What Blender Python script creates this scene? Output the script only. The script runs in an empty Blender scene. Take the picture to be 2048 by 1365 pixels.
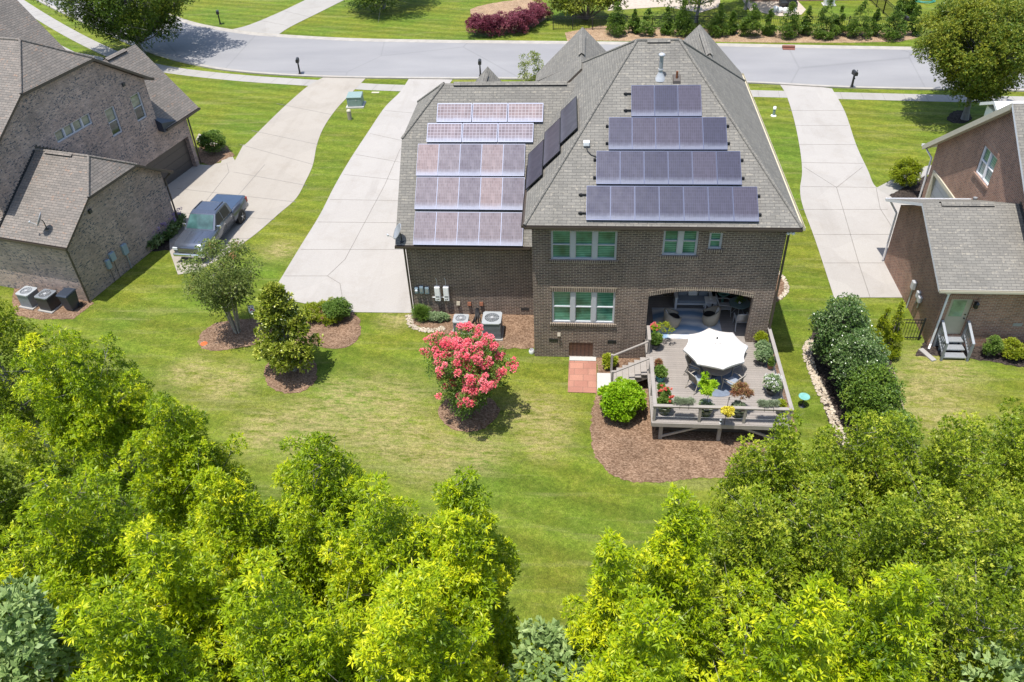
import bpy, bmesh, math, random
import numpy as np
from mathutils import Vector, Matrix

random.seed(7)
SC = bpy.context.scene
COL = SC.collection
PI = math.pi
R = math.radians

# ---------------------------------------------------------------- camera
YAW, PITCH, ROLL = R(6.1195), R(38.2383), R(2.558)
FPX = 1617.1                      # focal length in photo pixels (2048 wide)
CAM = np.array([2.085, -28.998, 23.856])
def _rot():
    cy, sy = math.cos(YAW), math.sin(YAW)
    f = np.array([-sy*math.cos(PITCH), cy*math.cos(PITCH), -math.sin(PITCH)])
    r = np.array([cy, sy, 0.0]); d = np.cross(f, r)
    r2 = math.cos(ROLL)*r + math.sin(ROLL)*d
    d2 = -math.sin(ROLL)*r + math.cos(ROLL)*d
    return np.stack([r2, d2, f])
RM = _rot()
def _ray(u, v): return RM.T @ np.array([(u-1024)/FPX, (v-682.5)/FPX, 1.0])
def gz(u, v, z=0.0):
    """point of the survey photo (u,v) on the level z"""
    d = _ray(u, v); return CAM + d*((z-CAM[2])/d[2])
def gy(u, v, y=0.0):
    d = _ray(u, v); return CAM + d*((y-CAM[1])/d[1])
def gx(u, v, x=0.0):
    d = _ray(u, v); return CAM + d*((x-CAM[0])/d[0])
def g2(u, v, z=0.0):
    q = gz(u, v, z); return (float(q[0]), float(q[1]))

cam_d = bpy.data.cameras.new('camera'); cam = bpy.data.objects.new('camera', cam_d); COL.objects.link(cam)
cam_d.sensor_width = 36; cam_d.lens = FPX/2048*36; cam_d.clip_end = 1000
m = Matrix.Identity(4)
for i in range(3):
    m[i][0] = RM[0][i]; m[i][1] = -RM[1][i]; m[i][2] = -RM[2][i]; m[i][3] = CAM[i]
cam.matrix_world = m
SC.camera = cam

# ---------------------------------------------------------------- light
SUN = Vector((0.150, 0.175, -1.0)).normalized()      # direction the light travels
w = bpy.data.worlds.new('World'); SC.world = w; w.use_nodes = True
nt = w.node_tree
sky = nt.nodes.new('ShaderNodeTexSky'); sky.sky_type = 'NISHITA'; sky.sun_disc = False
sky.sun_elevation = R(77.6); sky.sun_rotation = R(223.2); sky.altitude = 200
sky.air_density = 1.0; sky.dust_density = 1.5
bg = nt.nodes['Background']; bg.inputs['Strength'].default_value = 0.15
nt.links.new(sky.outputs[0], bg.inputs['Color'])
sl = bpy.data.lights.new('sun', 'SUN'); sl.energy = 4.0; sl.angle = R(0.53); sl.color = (1.0, 0.96, 0.9)
so = bpy.data.objects.new('sun', sl); COL.objects.link(so); so.rotation_euler = SUN.to_track_quat('-Z', 'Y').to_euler()
so.location = (-10, -10, 60)
SC.view_settings.view_transform = 'Standard'; SC.view_settings.look = 'None'
SC.view_settings.exposure = 0.72; SC.view_settings.gamma = 1.0; SC.view_settings.use_curve_mapping = False
SC.cycles.max_bounces = 8; SC.cycles.diffuse_bounces = 5; SC.cycles.transparent_max_bounces = 6
SC.cycles.use_denoising = True

# ---------------------------------------------------------------- materials
MATS = {}
def _new(name):
    mt = bpy.data.materials.new(name); mt.use_nodes = True
    t = mt.node_tree; b = t.nodes['Principled BSDF']
    MATS[name] = mt
    return mt, t, b
def nd(t, typ, **kw):
    n = t.nodes.new(typ)
    for k, v in kw.items(): setattr(n, k, v)
    return n
def lk(t, a, b): t.links.new(a, b)
def c4(c): return (c[0], c[1], c[2], 1.0)
KM = 0.75                          # surface tones are for this exposure
KEEP = {'white', 'canvas', 'trim_white', 'chrome', 'lens_clear'}
def sc(c, k): return tuple(max(0.0, min(1.0, x*k)) for x in c)
def ramp(t, fac, stops):
    r = nd(t, 'ShaderNodeValToRGB'); cr = r.color_ramp
    while len(cr.elements) < len(stops): cr.elements.new(0.5)
    for e, (p, c) in zip(cr.elements, stops): e.position = p; e.color = c4(c)
    lk(t, fac, r.inputs['Fac']); return r.outputs['Color']
def mix(t, fac, a, b, mode='MIX'):
    n = nd(t, 'ShaderNodeMixRGB', blend_type=mode)
    for s, v in ((n.inputs['Fac'], fac), (n.inputs['Color1'], a), (n.inputs['Color2'], b)):
        if isinstance(v, (int, float)): s.default_value = v
        elif isinstance(v, tuple): s.default_value = c4(v)
        else: lk(t, v, s)
    return n.outputs['Color']
def noise(t, vec, scale, detail=3.0, rough=0.55):
    n = nd(t, 'ShaderNodeTexNoise'); n.inputs['Scale'].default_value = scale
    n.inputs['Detail'].default_value = detail; n.inputs['Roughness'].default_value = rough
    if vec is not None: lk(t, vec, n.inputs['Vector'])
    return n.outputs['Fac']
def mapping(t, vec, s=(1, 1, 1), rz=0.0, loc=(0, 0, 0)):
    n = nd(t, 'ShaderNodeMapping'); n.inputs['Scale'].default_value = s
    n.inputs['Rotation'].default_value = (0, 0, rz); n.inputs['Location'].default_value = loc
    lk(t, vec, n.inputs['Vector']); return n.outputs['Vector']
def coord(t, which='Object'):
    return nd(t, 'ShaderNodeTexCoord').outputs[which]
def bump(t, b, h, strength=0.3, dist=0.02):
    n = nd(t, 'ShaderNodeBump'); n.inputs['Strength'].default_value = strength
    n.inputs['Distance'].default_value = dist; lk(t, h, n.inputs['Height']); lk(t, n.outputs[0], b.inputs['Normal'])
def plain(name, col, rough=0.7, metal=0.0, var=0.12, scale=6.0, bmp=0.0, spec=0.5):
    if name not in KEEP: col = sc(col, KM)
    mt, t, b = _new(name)
    f = noise(t, coord(t), scale, 4)
    f2 = ramp(t, f, [(0.3, sc(col, 1-var)), (0.7, sc(col, 1+var))])
    lk(t, f2, b.inputs['Base Color']); b.inputs['Roughness'].default_value = rough
    b.inputs['Metallic'].default_value = metal; b.inputs['Specular IOR Level'].default_value = spec
    if bmp: bump(t, b, noise(t, coord(t), scale*6, 3), bmp, 0.01)
    return mt
def brick(name, c1, c2, mortar, w=0.25, h=0.09, mort=0.012, offset=0.5, dark=None, dark_amt=0.0, rough=0.85, bump_s=0.4, stain=0.25, msmooth=0.2):
    c1, c2, mortar = sc(c1, KM), sc(c2, KM), sc(mortar, KM)
    if dark: dark = sc(dark, KM)
    mt, t, b = _new(name)
    uv = coord(t, 'UV')
    n = nd(t, 'ShaderNodeTexBrick', offset=offset)
    lk(t, uv, n.inputs['Vector'])
    n.inputs['Color1'].default_value = c4(c1); n.inputs['Color2'].default_value = c4(c2)
    n.inputs['Mortar'].default_value = c4(mortar)
    n.inputs['Scale'].default_value = 1.0; n.inputs['Mortar Size'].default_value = mort
    n.inputs['Mortar Smooth'].default_value = msmooth
    n.inputs['Brick Width'].default_value = w; n.inputs['Row Height'].default_value = h
    out = n.outputs['Color']
    if dark:
        nz = noise(t, mapping(t, uv, (1.7/w, 0.9/h, 1)), 1.0, 1)
        big = noise(t, mapping(t, uv, (0.5, 1.6, 1)), 1.0, 2)
        ad = nd(t, 'ShaderNodeMath', operation='MULTIPLY_ADD'); lk(t, big, ad.inputs[0]); ad.inputs[1].default_value = 0.45; lk(t, nz, ad.inputs[2])
        k = ramp(t, ad.outputs[0], [(0.93-dark_amt, (0, 0, 0)), (0.93-dark_amt+0.04, (1, 1, 1))])
        inv = nd(t, 'ShaderNodeMath', operation='SUBTRACT'); inv.inputs[0].default_value = 1.0; lk(t, n.outputs['Fac'], inv.inputs[1])
        mu = nd(t, 'ShaderNodeMath', operation='MULTIPLY'); lk(t, k, mu.inputs[0]); lk(t, inv.outputs[0], mu.inputs[1])
        out = mix(t, mu.outputs[0], out, dark)
    st = ramp(t, noise(t, uv, 0.7, 5, 0.65), [(0.3, (1-stain,)*3), (0.7, (1.0+stain*0.3,)*3)])
    run = ramp(t, noise(t, mapping(t, uv, (1.6, 0.22, 1)), 1.0, 4, 0.7), [(0.32, (1-stain*0.8,)*3), (0.55, (1, 1, 1))])
    st = mix(t, 1.0, st, run, 'MULTIPLY')
    out = mix(t, 1.0, out, st, 'MULTIPLY')
    fine = ramp(t, noise(t, uv, 30, 2), [(0.3, (0.85,)*3), (0.7, (1.12,)*3)])
    out = mix(t, 1.0, out, fine, 'MULTIPLY')
    lk(t, out, b.inputs['Base Color']); b.inputs['Roughness'].default_value = rough
    b.inputs['Specular IOR Level'].default_value = 0.25
    iv = nd(t, 'ShaderNodeMath', operation='SUBTRACT'); iv.inputs[0].default_value = 1.0; lk(t, n.outputs['Fac'], iv.inputs[1])
    hs = nd(t, 'ShaderNodeMath', operation='MULTIPLY_ADD'); lk(t, noise(t, uv, 38, 3, 0.7), hs.inputs[0]); hs.inputs[1].default_value = 0.9; lk(t, iv.outputs[0], hs.inputs[2])
    bump(t, b, hs.outputs[0], bump_s*1.6, 0.016)
    return mt
def leafmat(name, c0, c1, c2, trans=0.35, rough=0.45, spec=0.35):
    mt, t, b = _new(name)
    a = nd(t, 'ShaderNodeAttribute', attribute_name='tint')
    colr = ramp(t, a.outputs['Fac'], [(0.0, c0), (0.5, c1), (1.0, c2)])
    lk(t, colr, b.inputs['Base Color']); b.inputs['Roughness'].default_value = rough
    b.inputs['Specular IOR Level'].default_value = spec
    tr = nd(t, 'ShaderNodeBsdfTranslucent'); lk(t, colr, tr.inputs['Color'])
    mx = nd(t, 'ShaderNodeMixShader'); mx.inputs[0].default_value = trans
    out = t.nodes['Material Output']
    lk(t, b.outputs[0], mx.inputs[1]); lk(t, tr.outputs[0], mx.inputs[2]); lk(t, mx.outputs[0], out.inputs['Surface'])
    return mt

def slabs(name, col, var=0.035):
    """broom-finished concrete: tone differs from pour to pour, tyre scuffs and damp blotches"""
    col = sc(col, KM); mt, t, b = _new(name); oc = coord(t)
    v = nd(t, 'ShaderNodeTexVoronoi'); v.inputs['Scale'].default_value = 0.33; lk(t, oc, v.inputs['Vector'])
    cc = nd(t, 'ShaderNodeSeparateColor'); lk(t, v.outputs['Color'], cc.inputs[0])
    c = ramp(t, cc.outputs[0], [(0, sc(col, 1-var)), (1, sc(col, 1+var))])
    bl = ramp(t, noise(t, oc, 0.55, 6, 0.7), [(0.28, (0.91, 0.895, 0.87)), (0.5, (1, 1, 1)), (0.75, (1.03, 1.03, 1.02))])
    c = mix(t, 1.0, c, bl, 'MULTIPLY')
    tr_ = ramp(t, noise(t, mapping(t, oc, (1.1, 0.10, 1), R(8)), 1.0, 3, 0.6), [(0.30, (0.90, 0.89, 0.88)), (0.46, (1, 1, 1))])
    c = mix(t, 0.6, c, tr_, 'MULTIPLY')
    sp_ = ramp(t, noise(t, oc, 2.6, 4, 0.75), [(0.22, (0.72, 0.70, 0.66)), (0.33, (1, 1, 1))])
    c = mix(t, 0.6, c, sp_, 'MULTIPLY')
    fi = ramp(t, noise(t, oc, 24, 3), [(0.3, (0.93,)*3), (0.7, (1.06,)*3)])
    c = mix(t, 1.0, c, fi, 'MULTIPLY')
    lk(t, c, b.inputs['Base Color']); b.inputs['Roughness'].default_value = 0.9; b.inputs['Specular IOR Level'].default_value = 0.25
# ---------------------------------------------------------------- mesh builder
class MB:
    def __init__(s): s.v = []; s.f = []; s.mi = []; s.sm = []
    def face(s, pts, mi=0, smooth=False):
        n = len(s.v); s.v += [tuple(float(c) for c in p) for p in pts]; s.f.append(tuple(range(n, n+len(pts)))); s.mi.append(mi); s.sm.append(smooth); return s
    def mesh(s, vs, fs, mi=0, smooth=False):
        n = len(s.v); s.v += [tuple(float(c) for c in p) for p in vs]
        for f in fs: s.f.append(tuple(i+n for i in f)); s.mi.append(mi); s.sm.append(smooth)
        return s
    def box(s, x0, x1, y0, y1, z0, z1, mi=0, rz=0.0, c=None):
        vs = [(x, y, z) for z in (z0, z1) for (x, y) in ((x0, y0), (x1, y0), (x1, y1), (x0, y1))]
        if rz:
            cx, cy = c if c else ((x0+x1)/2, (y0+y1)/2); ca, sa = math.cos(rz), math.sin(rz)
            vs = [(cx+(x-cx)*ca-(y-cy)*sa, cy+(x-cx)*sa+(y-cy)*ca, z) for x, y, z in vs]
        return s.mesh(vs, [(3, 2, 1, 0), (4, 5, 6, 7), (0, 1, 5, 4), (1, 2, 6, 5), (2, 3, 7, 6), (3, 0, 4, 7)], mi)
    def hexa(s, a, b, mi=0):
        """two quads a (bottom, ccw from above) and b (top)"""
        return s.mesh(list(a)+list(b), [(3, 2, 1, 0), (4, 5, 6, 7), (0, 1, 5, 4), (1, 2, 6, 5), (2, 3, 7, 6), (3, 0, 4, 7)], mi)
    def bar(s, p, q, w, h, mi=0, up=(0, 0, 1)):
        p = Vector(p); q = Vector(q); d = (q-p).normalized(); u = Vector(up)
        if abs(d.dot(u)) > 0.98: u = Vector((0, 1, 0))
        sd = d.cross(u).normalized(); uu = sd.cross(d).normalized()
        o = []
        for e in (p, q):
            for a, b in ((-1, -1), (1, -1), (1, 1), (-1, 1)): o.append(e+sd*a*w/2+uu*b*h/2)
        return s.mesh(o, [(0, 1, 2, 3), (7, 6, 5, 4), (4, 5, 1, 0), (5, 6, 2, 1), (6, 7, 3, 2), (7, 4, 0, 3)], mi)
    def tube(s, pts, r, n=8, mi=0, caps=True, smooth=True):
        pts = [Vector(p) for p in pts]
        rs = r if isinstance(r, (list, tuple)) else [r]*len(pts)
        vs = []; prev = None
        for i, p in enumerate(pts):
            d = (pts[min(i+1, len(pts)-1)]-pts[max(i-1, 0)]).normalized()
            u = prev if prev is not None else (Vector((0, 0, 1)) if abs(d.z) < 0.95 else Vector((1, 0, 0)))
            a = d.cross(u).normalized(); b = a.cross(d).normalized(); prev = b
            for k in range(n):
                t = 2*PI*k/n; vs.append(p+a*math.cos(t)*rs[i]+b*math.sin(t)*rs[i])
        fs = []
        for i in range(len(pts)-1):
            for k in range(n):
                k2 = (k+1) % n; fs.append((i*n+k2, i*n+k, (i+1)*n+k, (i+1)*n+k2))
        s.mesh(vs, fs, mi, smooth)
        if caps:
            m0 = len(vs)
            s.mesh(vs[:n], [tuple(range(n))], mi); s.mesh(vs[-n:], [tuple(range(n-1, -1, -1))], mi)
        return s
    def lathe(s, prof, c=(0, 0, 0), n=16, mi=0, smooth=True, cap0=True, cap1=True):
        vs = []
        for r, z in prof:
            for k in range(n):
                t = 2*PI*k/n; vs.append((c[0]+r*math.cos(t), c[1]+r*math.sin(t), c[2]+z))
        fs = []
        for i in range(len(prof)-1):
            for k in range(n):
                k2 = (k+1) % n; fs.append((i*n+k, i*n+k2, (i+1)*n+k2, (i+1)*n+k))
        s.mesh(vs, fs, mi, smooth)
        if cap0: s.mesh(vs[:n], [tuple(range(n-1, -1, -1))], mi)
        if cap1: s.mesh(vs[-n:], [tuple(range(n))], mi)
        return s
    def blob(s, c, r, mi=0, n=10, m=6):
        vs = []; fs = []
        for i in range(m+1):
            p = PI*i/m
            for k in range(n):
                t = 2*PI*k/n; vs.append((c[0]+r[0]*math.sin(p)*math.cos(t), c[1]+r[1]*math.sin(p)*math.sin(t), c[2]+r[2]*math.cos(p)))
        for i in range(m):
            for k in range(n):
                k2 = (k+1) % n; fs.append((i*n+k, (i+1)*n+k, (i+1)*n+k2, i*n+k2))
        return s.mesh(vs, fs, mi, True)
    def prism(s, poly, d, mi=0, mi_side=None):
        """planar polygon (3d points) extruded by vector d"""
        a = [Vector(p) for p in poly]; b = [p+Vector(d) for p in a]; n = len(a)
        ms = mi if mi_side is None else mi_side
        nrm = Vector((0, 0, 0))
        for i in range(n): nrm += a[i].cross(a[(i+1) % n])
        if nrm.dot(Vector(d)) > 0: a.reverse(); b.reverse()
        s.face(a, mi); s.face(b[::-1], mi)
        for i in range(n):
            j = (i+1) % n; s.face([a[j], a[i], b[i], b[j]], ms)
        return s
    def slab(s, polys, t, mi_top=0, mi_side=1):
        """roof: top polygons, thickened downward by t; the fascia and soffit get mi_side"""
        cnt = {}; key = lambda p: tuple(round(c, 3) for c in p)
        for P in polys:
            for i in range(len(P)):
                e = tuple(sorted((key(P[i]), key(P[(i+1) % len(P)])))); cnt[e] = cnt.get(e, 0)+1
        for P in polys:
            s.face(P, mi_top)
            dn = [(p[0], p[1], p[2]-t) for p in P]; s.face(dn[::-1], mi_side)
            for i in range(len(P)):
                a, b = P[i], P[(i+1) % len(P)]
                if cnt[tuple(sorted((key(a), key(b))))] == 1:
                    s.face([b, a, (a[0], a[1], a[2]-t), (b[0], b[1], b[2]-t)], mi_side)
        return s
    def obox(s, p0, u, u0, u1, d0, d1, z0, z1, mi=0):
        """box on a wall: u runs along the wall (to the right seen from outside), d inward from its face"""
        ux, uy = u; nx, ny = -uy, ux
        P = lambda a, d, z: (p0[0]+ux*a+nx*d, p0[1]+uy*a+ny*d, z)
        return s.hexa([P(u0, d0, z0), P(u1, d0, z0), P(u1, d1, z0), P(u0, d1, z0)], [P(u0, d0, z1), P(u1, d0, z1), P(u1, d1, z1), P(u0, d1, z1)], mi)
    def wall(s, p0, u, W, z0, z1, openings=(), depth=0.12, mi=0):
        ux, uy = u; nx, ny = -uy, ux
        P = lambda a, z, d=0.0: (p0[0]+ux*a+nx*d, p0[1]+uy*a+ny*d, z)
        us = sorted({0.0, W} | {o[0] for o in openings} | {o[1] for o in openings}); us = [x for x in us if 0 <= x <= W]
        zs = sorted({z0, z1} | {o[2] for o in openings} | {o[3] for o in openings}); zs = [x for x in zs if z0 <= x <= z1]
        for a, b in zip(us, us[1:]):
            for c, d in zip(zs, zs[1:]):
                mu, mz = (a+b)/2, (c+d)/2
                if any(o[0] < mu < o[1] and o[2] < mz < o[3] for o in openings): continue
                s.face([P(a, c), P(b, c), P(b, d), P(a, d)], mi)
        for a, b, c, d in [o[:4] for o in openings]:
            s.face([P(a, c), P(a, d), P(a, d, depth), P(a, c, depth)], mi)
            s.face([P(b, d), P(b, c), P(b, c, depth), P(b, d, depth)], mi)
            s.face([P(a, d), P(b, d), P(b, d, depth), P(a, d, depth)], mi)
            s.face([P(b, c), P(a, c), P(a, c, depth), P(b, c, depth)], mi)
        return s
    def build(s, name, mats, parent=None, bevel=0.0, loc=None):
        me = bpy.data.meshes.new(name)
        me.from_pydata(s.v, [], s.f)
        if not isinstance(mats, (list, tuple)): mats = [mats]
        for x in mats: me.materials.append(MATS[x] if isinstance(x, str) else x)
        me.polygons.foreach_set('material_index', s.mi)
        me.polygons.foreach_set('use_smooth', s.sm)
        uv = me.uv_layers.new(name='UVMap')
        dat = np.zeros((len(me.loops), 2), np.float32)
        for p in me.polygons:
            n = p.normal
            if abs(n.z) > 0.999: ua = Vector((1, 0, 0)); va = Vector((0, 1, 0))
            else:
                ua = Vector((-n.y, n.x, 0)).normalized(); va = n.cross(ua)
            for li in p.loop_indices:
                co = me.vertices[me.loops[li].vertex_index].co
                dat[li] = (co.dot(ua), co.dot(va))
        uv.data.foreach_set('uv', dat.ravel())
        me.update()
        o = bpy.data.objects.new(name, me); COL.objects.link(o)
        if parent: o.parent = parent
        if loc: o.location = loc
        if bevel:
            b = o.modifiers.new('bevel', 'BEVEL'); b.width = bevel; b.segments = 2; b.limit_method = 'ANGLE'; b.angle_limit = R(40)
        return o

def tag(o, label=None, cat=None, group=None, kind=None):
    if label: o['label'] = label
    if cat: o['category'] = cat
    if group: o['group'] = group
    if kind: o['kind'] = kind
    return o
def thing(name, label, cat, loc=(0, 0, 0), rz=0.0, group=None):
    o = bpy.data.objects.new(name, None); COL.objects.link(o); o.empty_display_size = 0.2
    o.location = tuple(float(x) for x in loc); o.rotation_euler = (0, 0, rz)
    return tag(o, label, cat, group)
KIDS = {}
def dup(root, loc, rz=None, label=None, group=None):
    kids = [c for c in bpy.data.objects if c.parent == root]
    r = root.copy(); COL.objects.link(r); r.location = tuple(float(x) for x in loc)
    if rz is not None: r.rotation_euler = (0, 0, rz)
    if label: r['label'] = label
    if group: r['group'] = group
    for ch in kids:
        c = ch.copy(); COL.objects.link(c); c.parent = r
        for gch in [x for x in bpy.data.objects if x.parent == ch]:
            d = gch.copy(); COL.objects.link(d); d.parent = c
    return r

# ---------------------------------------------------------------- foliage
def leaf_object(name, mat, C, A, T, k, L, W, rng, parent=None, spread=1.0, droop=0.25, jitter=0.35):
    """k kite-shaped leaves around every sprig centre C (N,3) with axis A (N,3) and tint T (N)"""
    N = len(C)
    C = np.repeat(C, k, 0); A = np.repeat(A, k, 0); T = np.repeat(T, k)
    n = N*k
    A = A/np.maximum(np.linalg.norm(A, axis=1, keepdims=True), 1e-6)
    ref = rng.normal(size=(n, 3)); side = np.cross(A, ref); side /= np.maximum(np.linalg.norm(side, axis=1, keepdims=True), 1e-6)
    a = rng.uniform(0.15, 1.0, (n, 1))*spread
    D = A*(1-0.55*a) + side*a*1.1; D[:, 2] -= droop*a[:, 0]
    D /= np.linalg.norm(D, axis=1, keepdims=True)
    up = np.array([0, 0, 1.0])+rng.normal(size=(n, 3))*jitter
    S = np.cross(D, up); S /= np.maximum(np.linalg.norm(S, axis=1, keepdims=True), 1e-6)
    ln = L*rng.uniform(0.65, 1.25, (n, 1)); wd = W*rng.uniform(0.7, 1.25, (n, 1))
    nr = np.cross(S, D)
    base = C + D*ln*0.08
    midp = C + D*ln*0.5 + nr*ln*0.06
    V = np.stack([base, midp-S*wd*0.5, C+D*ln, midp+S*wd*0.5], 1).reshape(-1, 3).astype(np.float32)
    me = bpy.data.meshes.new(name)
    me.vertices.add(n*4); me.vertices.foreach_set('co', V.ravel())
    me.loops.add(n*4); me.loops.foreach_set('vertex_index', np.arange(n*4, dtype=np.int32))
    me.polygons.add(n); me.polygons.foreach_set('loop_start', np.arange(0, n*4, 4, dtype=np.int32))
    me.polygons.foreach_set('loop_total', np.full(n, 4, np.int32))
    at = me.attributes.new('tint', 'FLOAT', 'POINT')
    tt = np.clip(np.repeat(T + rng.normal(size=n)*0.09, 4), 0, 1).astype(np.float32)
    at.data.foreach_set('value', tt)
    me.materials.append(MATS[mat]); me.update(); me.validate()
    o = bpy.data.objects.new(name, me); COL.objects.link(o)
    if parent: o.parent = parent
    return o
def clusters_to_sprigs(cl, rad, per, rng, upbias=0.35, squash=0.75, tintbase=0.45, tipgain=0.25):
    """cl (M,3) clump centres, rad (M,) radii -> sprig centres, axes, tints"""
    M_ = len(cl)
    per = np.maximum(1, (per*(rad/rad.mean())**2).astype(int))
    idx = np.repeat(np.arange(M_), per); n = len(idx)
    d = rng.normal(size=(n, 3)); d /= np.linalg.norm(d, axis=1, keepdims=True)
    d[:, 2] = np.where(rng.random(n) < upbias, np.abs(d[:, 2]), d[:, 2])
    r = rng.uniform(0.25, 1.0, n)**0.5
    off = d*(rad[idx]*r)[:, None]; off[:, 2] *= squash
    C = cl[idx]+off
    A = d*0.7+np.array([0, 0, 0.55])+rng.normal(size=(n, 3))*0.25
    ct = rng.normal(size=M_)*0.12
    T = tintbase+ct[idx]+rng.normal(size=n)*0.12
    tip = rng.random(n) < tipgain
    T = np.where(tip, T+0.3*rng.random(n), T)
    return C, A, T
# ---------------------------------------------------------------- material list
brick('brick_dark', (0.255, 0.182, 0.146), (0.130, 0.100, 0.092), (0.60, 0.50, 0.39), 0.25, 0.086, 0.011, msmooth=0.1)
brick('brick_soldier', (0.255, 0.188, 0.142), (0.135, 0.106, 0.090), (0.64, 0.54, 0.41), 0.094, 0.26, 0.013, offset=0.0)
brick('brick_tan', (0.70, 0.51, 0.41), (0.43, 0.335, 0.285), (0.50, 0.43, 0.37), 0.27, 0.094, 0.012, dark=(0.15, 0.145, 0.16), dark_amt=0.125)
brick('brick_red', (0.54, 0.285, 0.19), (0.34, 0.185, 0.135), (0.58, 0.48, 0.39), 0.24, 0.085, 0.012)
brick('brick_red_soldier', (0.54, 0.285, 0.19), (0.34, 0.185, 0.135), (0.58, 0.48, 0.39), 0.085, 0.25, 0.012, offset=0.0)
brick('shingle', (0.292, 0.274, 0.238), (0.235, 0.222, 0.196), (0.160, 0.152, 0.138), 0.36, 0.14, 0.008, dark=(0.36, 0.33, 0.275), dark_amt=0.06, rough=0.95, bump_s=0.5, stain=0.12)
brick('shingle_brown', (0.30, 0.262, 0.228), (0.225, 0.203, 0.18), (0.15, 0.138, 0.125), 0.36, 0.14, 0.010, dark=(0.36, 0.26, 0.20), dark_amt=0.05, rough=0.95, bump_s=0.5, stain=0.12)
brick('deck_board', (0.39, 0.35, 0.315), (0.35, 0.315, 0.285), (0.19, 0.17, 0.155), 6.0, 0.145, 0.006, offset=0.37, rough=0.7, bump_s=0.3, stain=0.1)
brick('red_paver', (0.52, 0.255, 0.18), (0.43, 0.20, 0.145), (0.30, 0.17, 0.125), 0.62, 0.42, 0.012, offset=0.35, rough=0.85, bump_s=0.2, stain=0.15)
brick('block_edge', (0.42, 0.35, 0.28), (0.33, 0.27, 0.22), (0.16, 0.13, 0.1), 0.4, 0.2, 0.01, rough=0.9)
plain('trim_brown', (0.085, 0.065, 0.05), 0.5, var=0.08)
plain('fascia_brown', (0.115, 0.09, 0.07), 0.55, var=0.08)
plain('trim_white', (0.72, 0.72, 0.73), 0.5, var=0.04)
plain('frame_white', (0.60, 0.61, 0.64), 0.45, var=0.03)
plain('trim_cream', (0.62, 0.57, 0.44), 0.55, var=0.04)
plain('door_cream', (0.50, 0.47, 0.36), 0.5, var=0.04)
plain('garage_brown', (0.09, 0.075, 0.065), 0.5, var=0.06)
plain('door_brown', (0.115, 0.055, 0.032), 0.6, var=0.2, scale=14)
plain('metal_grey', (0.42, 0.44, 0.46), 0.4, 0.3, var=0.06)
plain('metal_light', (0.62, 0.63, 0.64), 0.4, 0.2, var=0.05)
plain('metal_dark', (0.055, 0.06, 0.065), 0.4, 0.3, var=0.1)
plain('black', (0.018, 0.018, 0.02), 0.45, var=0.1)
plain('dark_void', (0.012, 0.013, 0.015), 0.9, var=0.1)
plain('white', (0.80, 0.80, 0.79), 0.6, var=0.03)
plain('canvas', (0.80, 0.76, 0.72), 0.85, var=0.03)
plain('meter_blue', (0.30, 0.40, 0.47), 0.5, 0.1, var=0.08)
plain('ac_dark', (0.12, 0.135, 0.145), 0.5, 0.2, var=0.1)
plain('ac_light', (0.46, 0.48, 0.49), 0.45, 0.1, var=0.06)
plain('ac_grey', (0.25, 0.27, 0.29), 0.5, 0.2, var=0.08)
plain('copper', (0.27, 0.10, 0.05), 0.5, 0.2, var=0.2)
plain('bin_navy', (0.035, 0.045, 0.065), 0.4, var=0.1)
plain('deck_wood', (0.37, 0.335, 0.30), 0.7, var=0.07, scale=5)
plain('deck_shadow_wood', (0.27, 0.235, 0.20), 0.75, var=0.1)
slabs('concrete', (0.405, 0.385, 0.355))
slabs('concrete_bright', (0.445, 0.418, 0.385))
slabs('concrete_left', (0.42, 0.382, 0.33))
plain('joint', (0.27, 0.25, 0.225), 0.95, var=0.15, scale=3)
plain('kerb', (0.42, 0.39, 0.345), 0.9, var=0.12, scale=1.5)
plain('slab_white', (0.55, 0.535, 0.50), 0.9, var=0.04)
plain('pot_green', (0.10, 0.12, 0.06), 0.25, var=0.35, scale=9)
plain('pot_teal', (0.03, 0.27, 0.26), 0.25, var=0.15, scale=9)
plain('pot_dark', (0.06, 0.065, 0.07), 0.35, var=0.2)
plain('pot_terracotta', (0.35, 0.16, 0.09), 0.7, var=0.15)
plain('soil', (0.05, 0.035, 0.025), 0.95, var=0.3, scale=20)
plain('teal_dish', (0.22, 0.52, 0.47), 0.3, var=0.2, scale=4)
plain('brick_red_plain', (0.26, 0.10, 0.065), 0.85, var=0.15)
plain('box_green', (0.30, 0.41, 0.38), 0.4, 0.1, var=0.06)
plain('pipe_tan', (0.42, 0.37, 0.28), 0.7, var=0.08)
plain('mailbox_black', (0.03, 0.028, 0.028), 0.5, var=0.15)
plain('bark_pale', (0.34, 0.31, 0.27), 0.9, var=0.3, scale=9, bmp=0.4)
plain('bark_brown', (0.20, 0.165, 0.13), 0.9, var=0.3, scale=9, bmp=0.4)
plain('bark_grey', (0.26, 0.25, 0.23), 0.9, var=0.2, scale=9, bmp=0.3)
plain('cushion_grey', (0.30, 0.34, 0.40), 0.9, var=0.06)
plain('wicker_tan', (0.42, 0.36, 0.27), 0.85, var=0.18, scale=40)
plain('chair_metal', (0.47, 0.42, 0.35), 0.45, 0.1, var=0.06)
plain('chair_mesh', (0.30, 0.26, 0.215), 0.8, var=0.15, scale=40)
plain('rug_slate', (0.19, 0.23, 0.30), 0.95, var=0.12, scale=6)
plain('glass_table', (0.20, 0.28, 0.28), 0.15, var=0.1)
plain('wood_weathered', (0.30, 0.24, 0.17), 0.9, var=0.2, scale=10)
plain('orange_paint', (0.75, 0.14, 0.03), 0.8, var=0.1)
plain('petal_pink', (0.75, 0.07, 0.22), 0.6, var=0.1)
plain('petal_white', (0.78, 0.76, 0.72), 0.6, var=0.05)
plain('patio_stone', (0.52, 0.44, 0.36), 0.9, var=0.15, scale=3)
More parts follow.
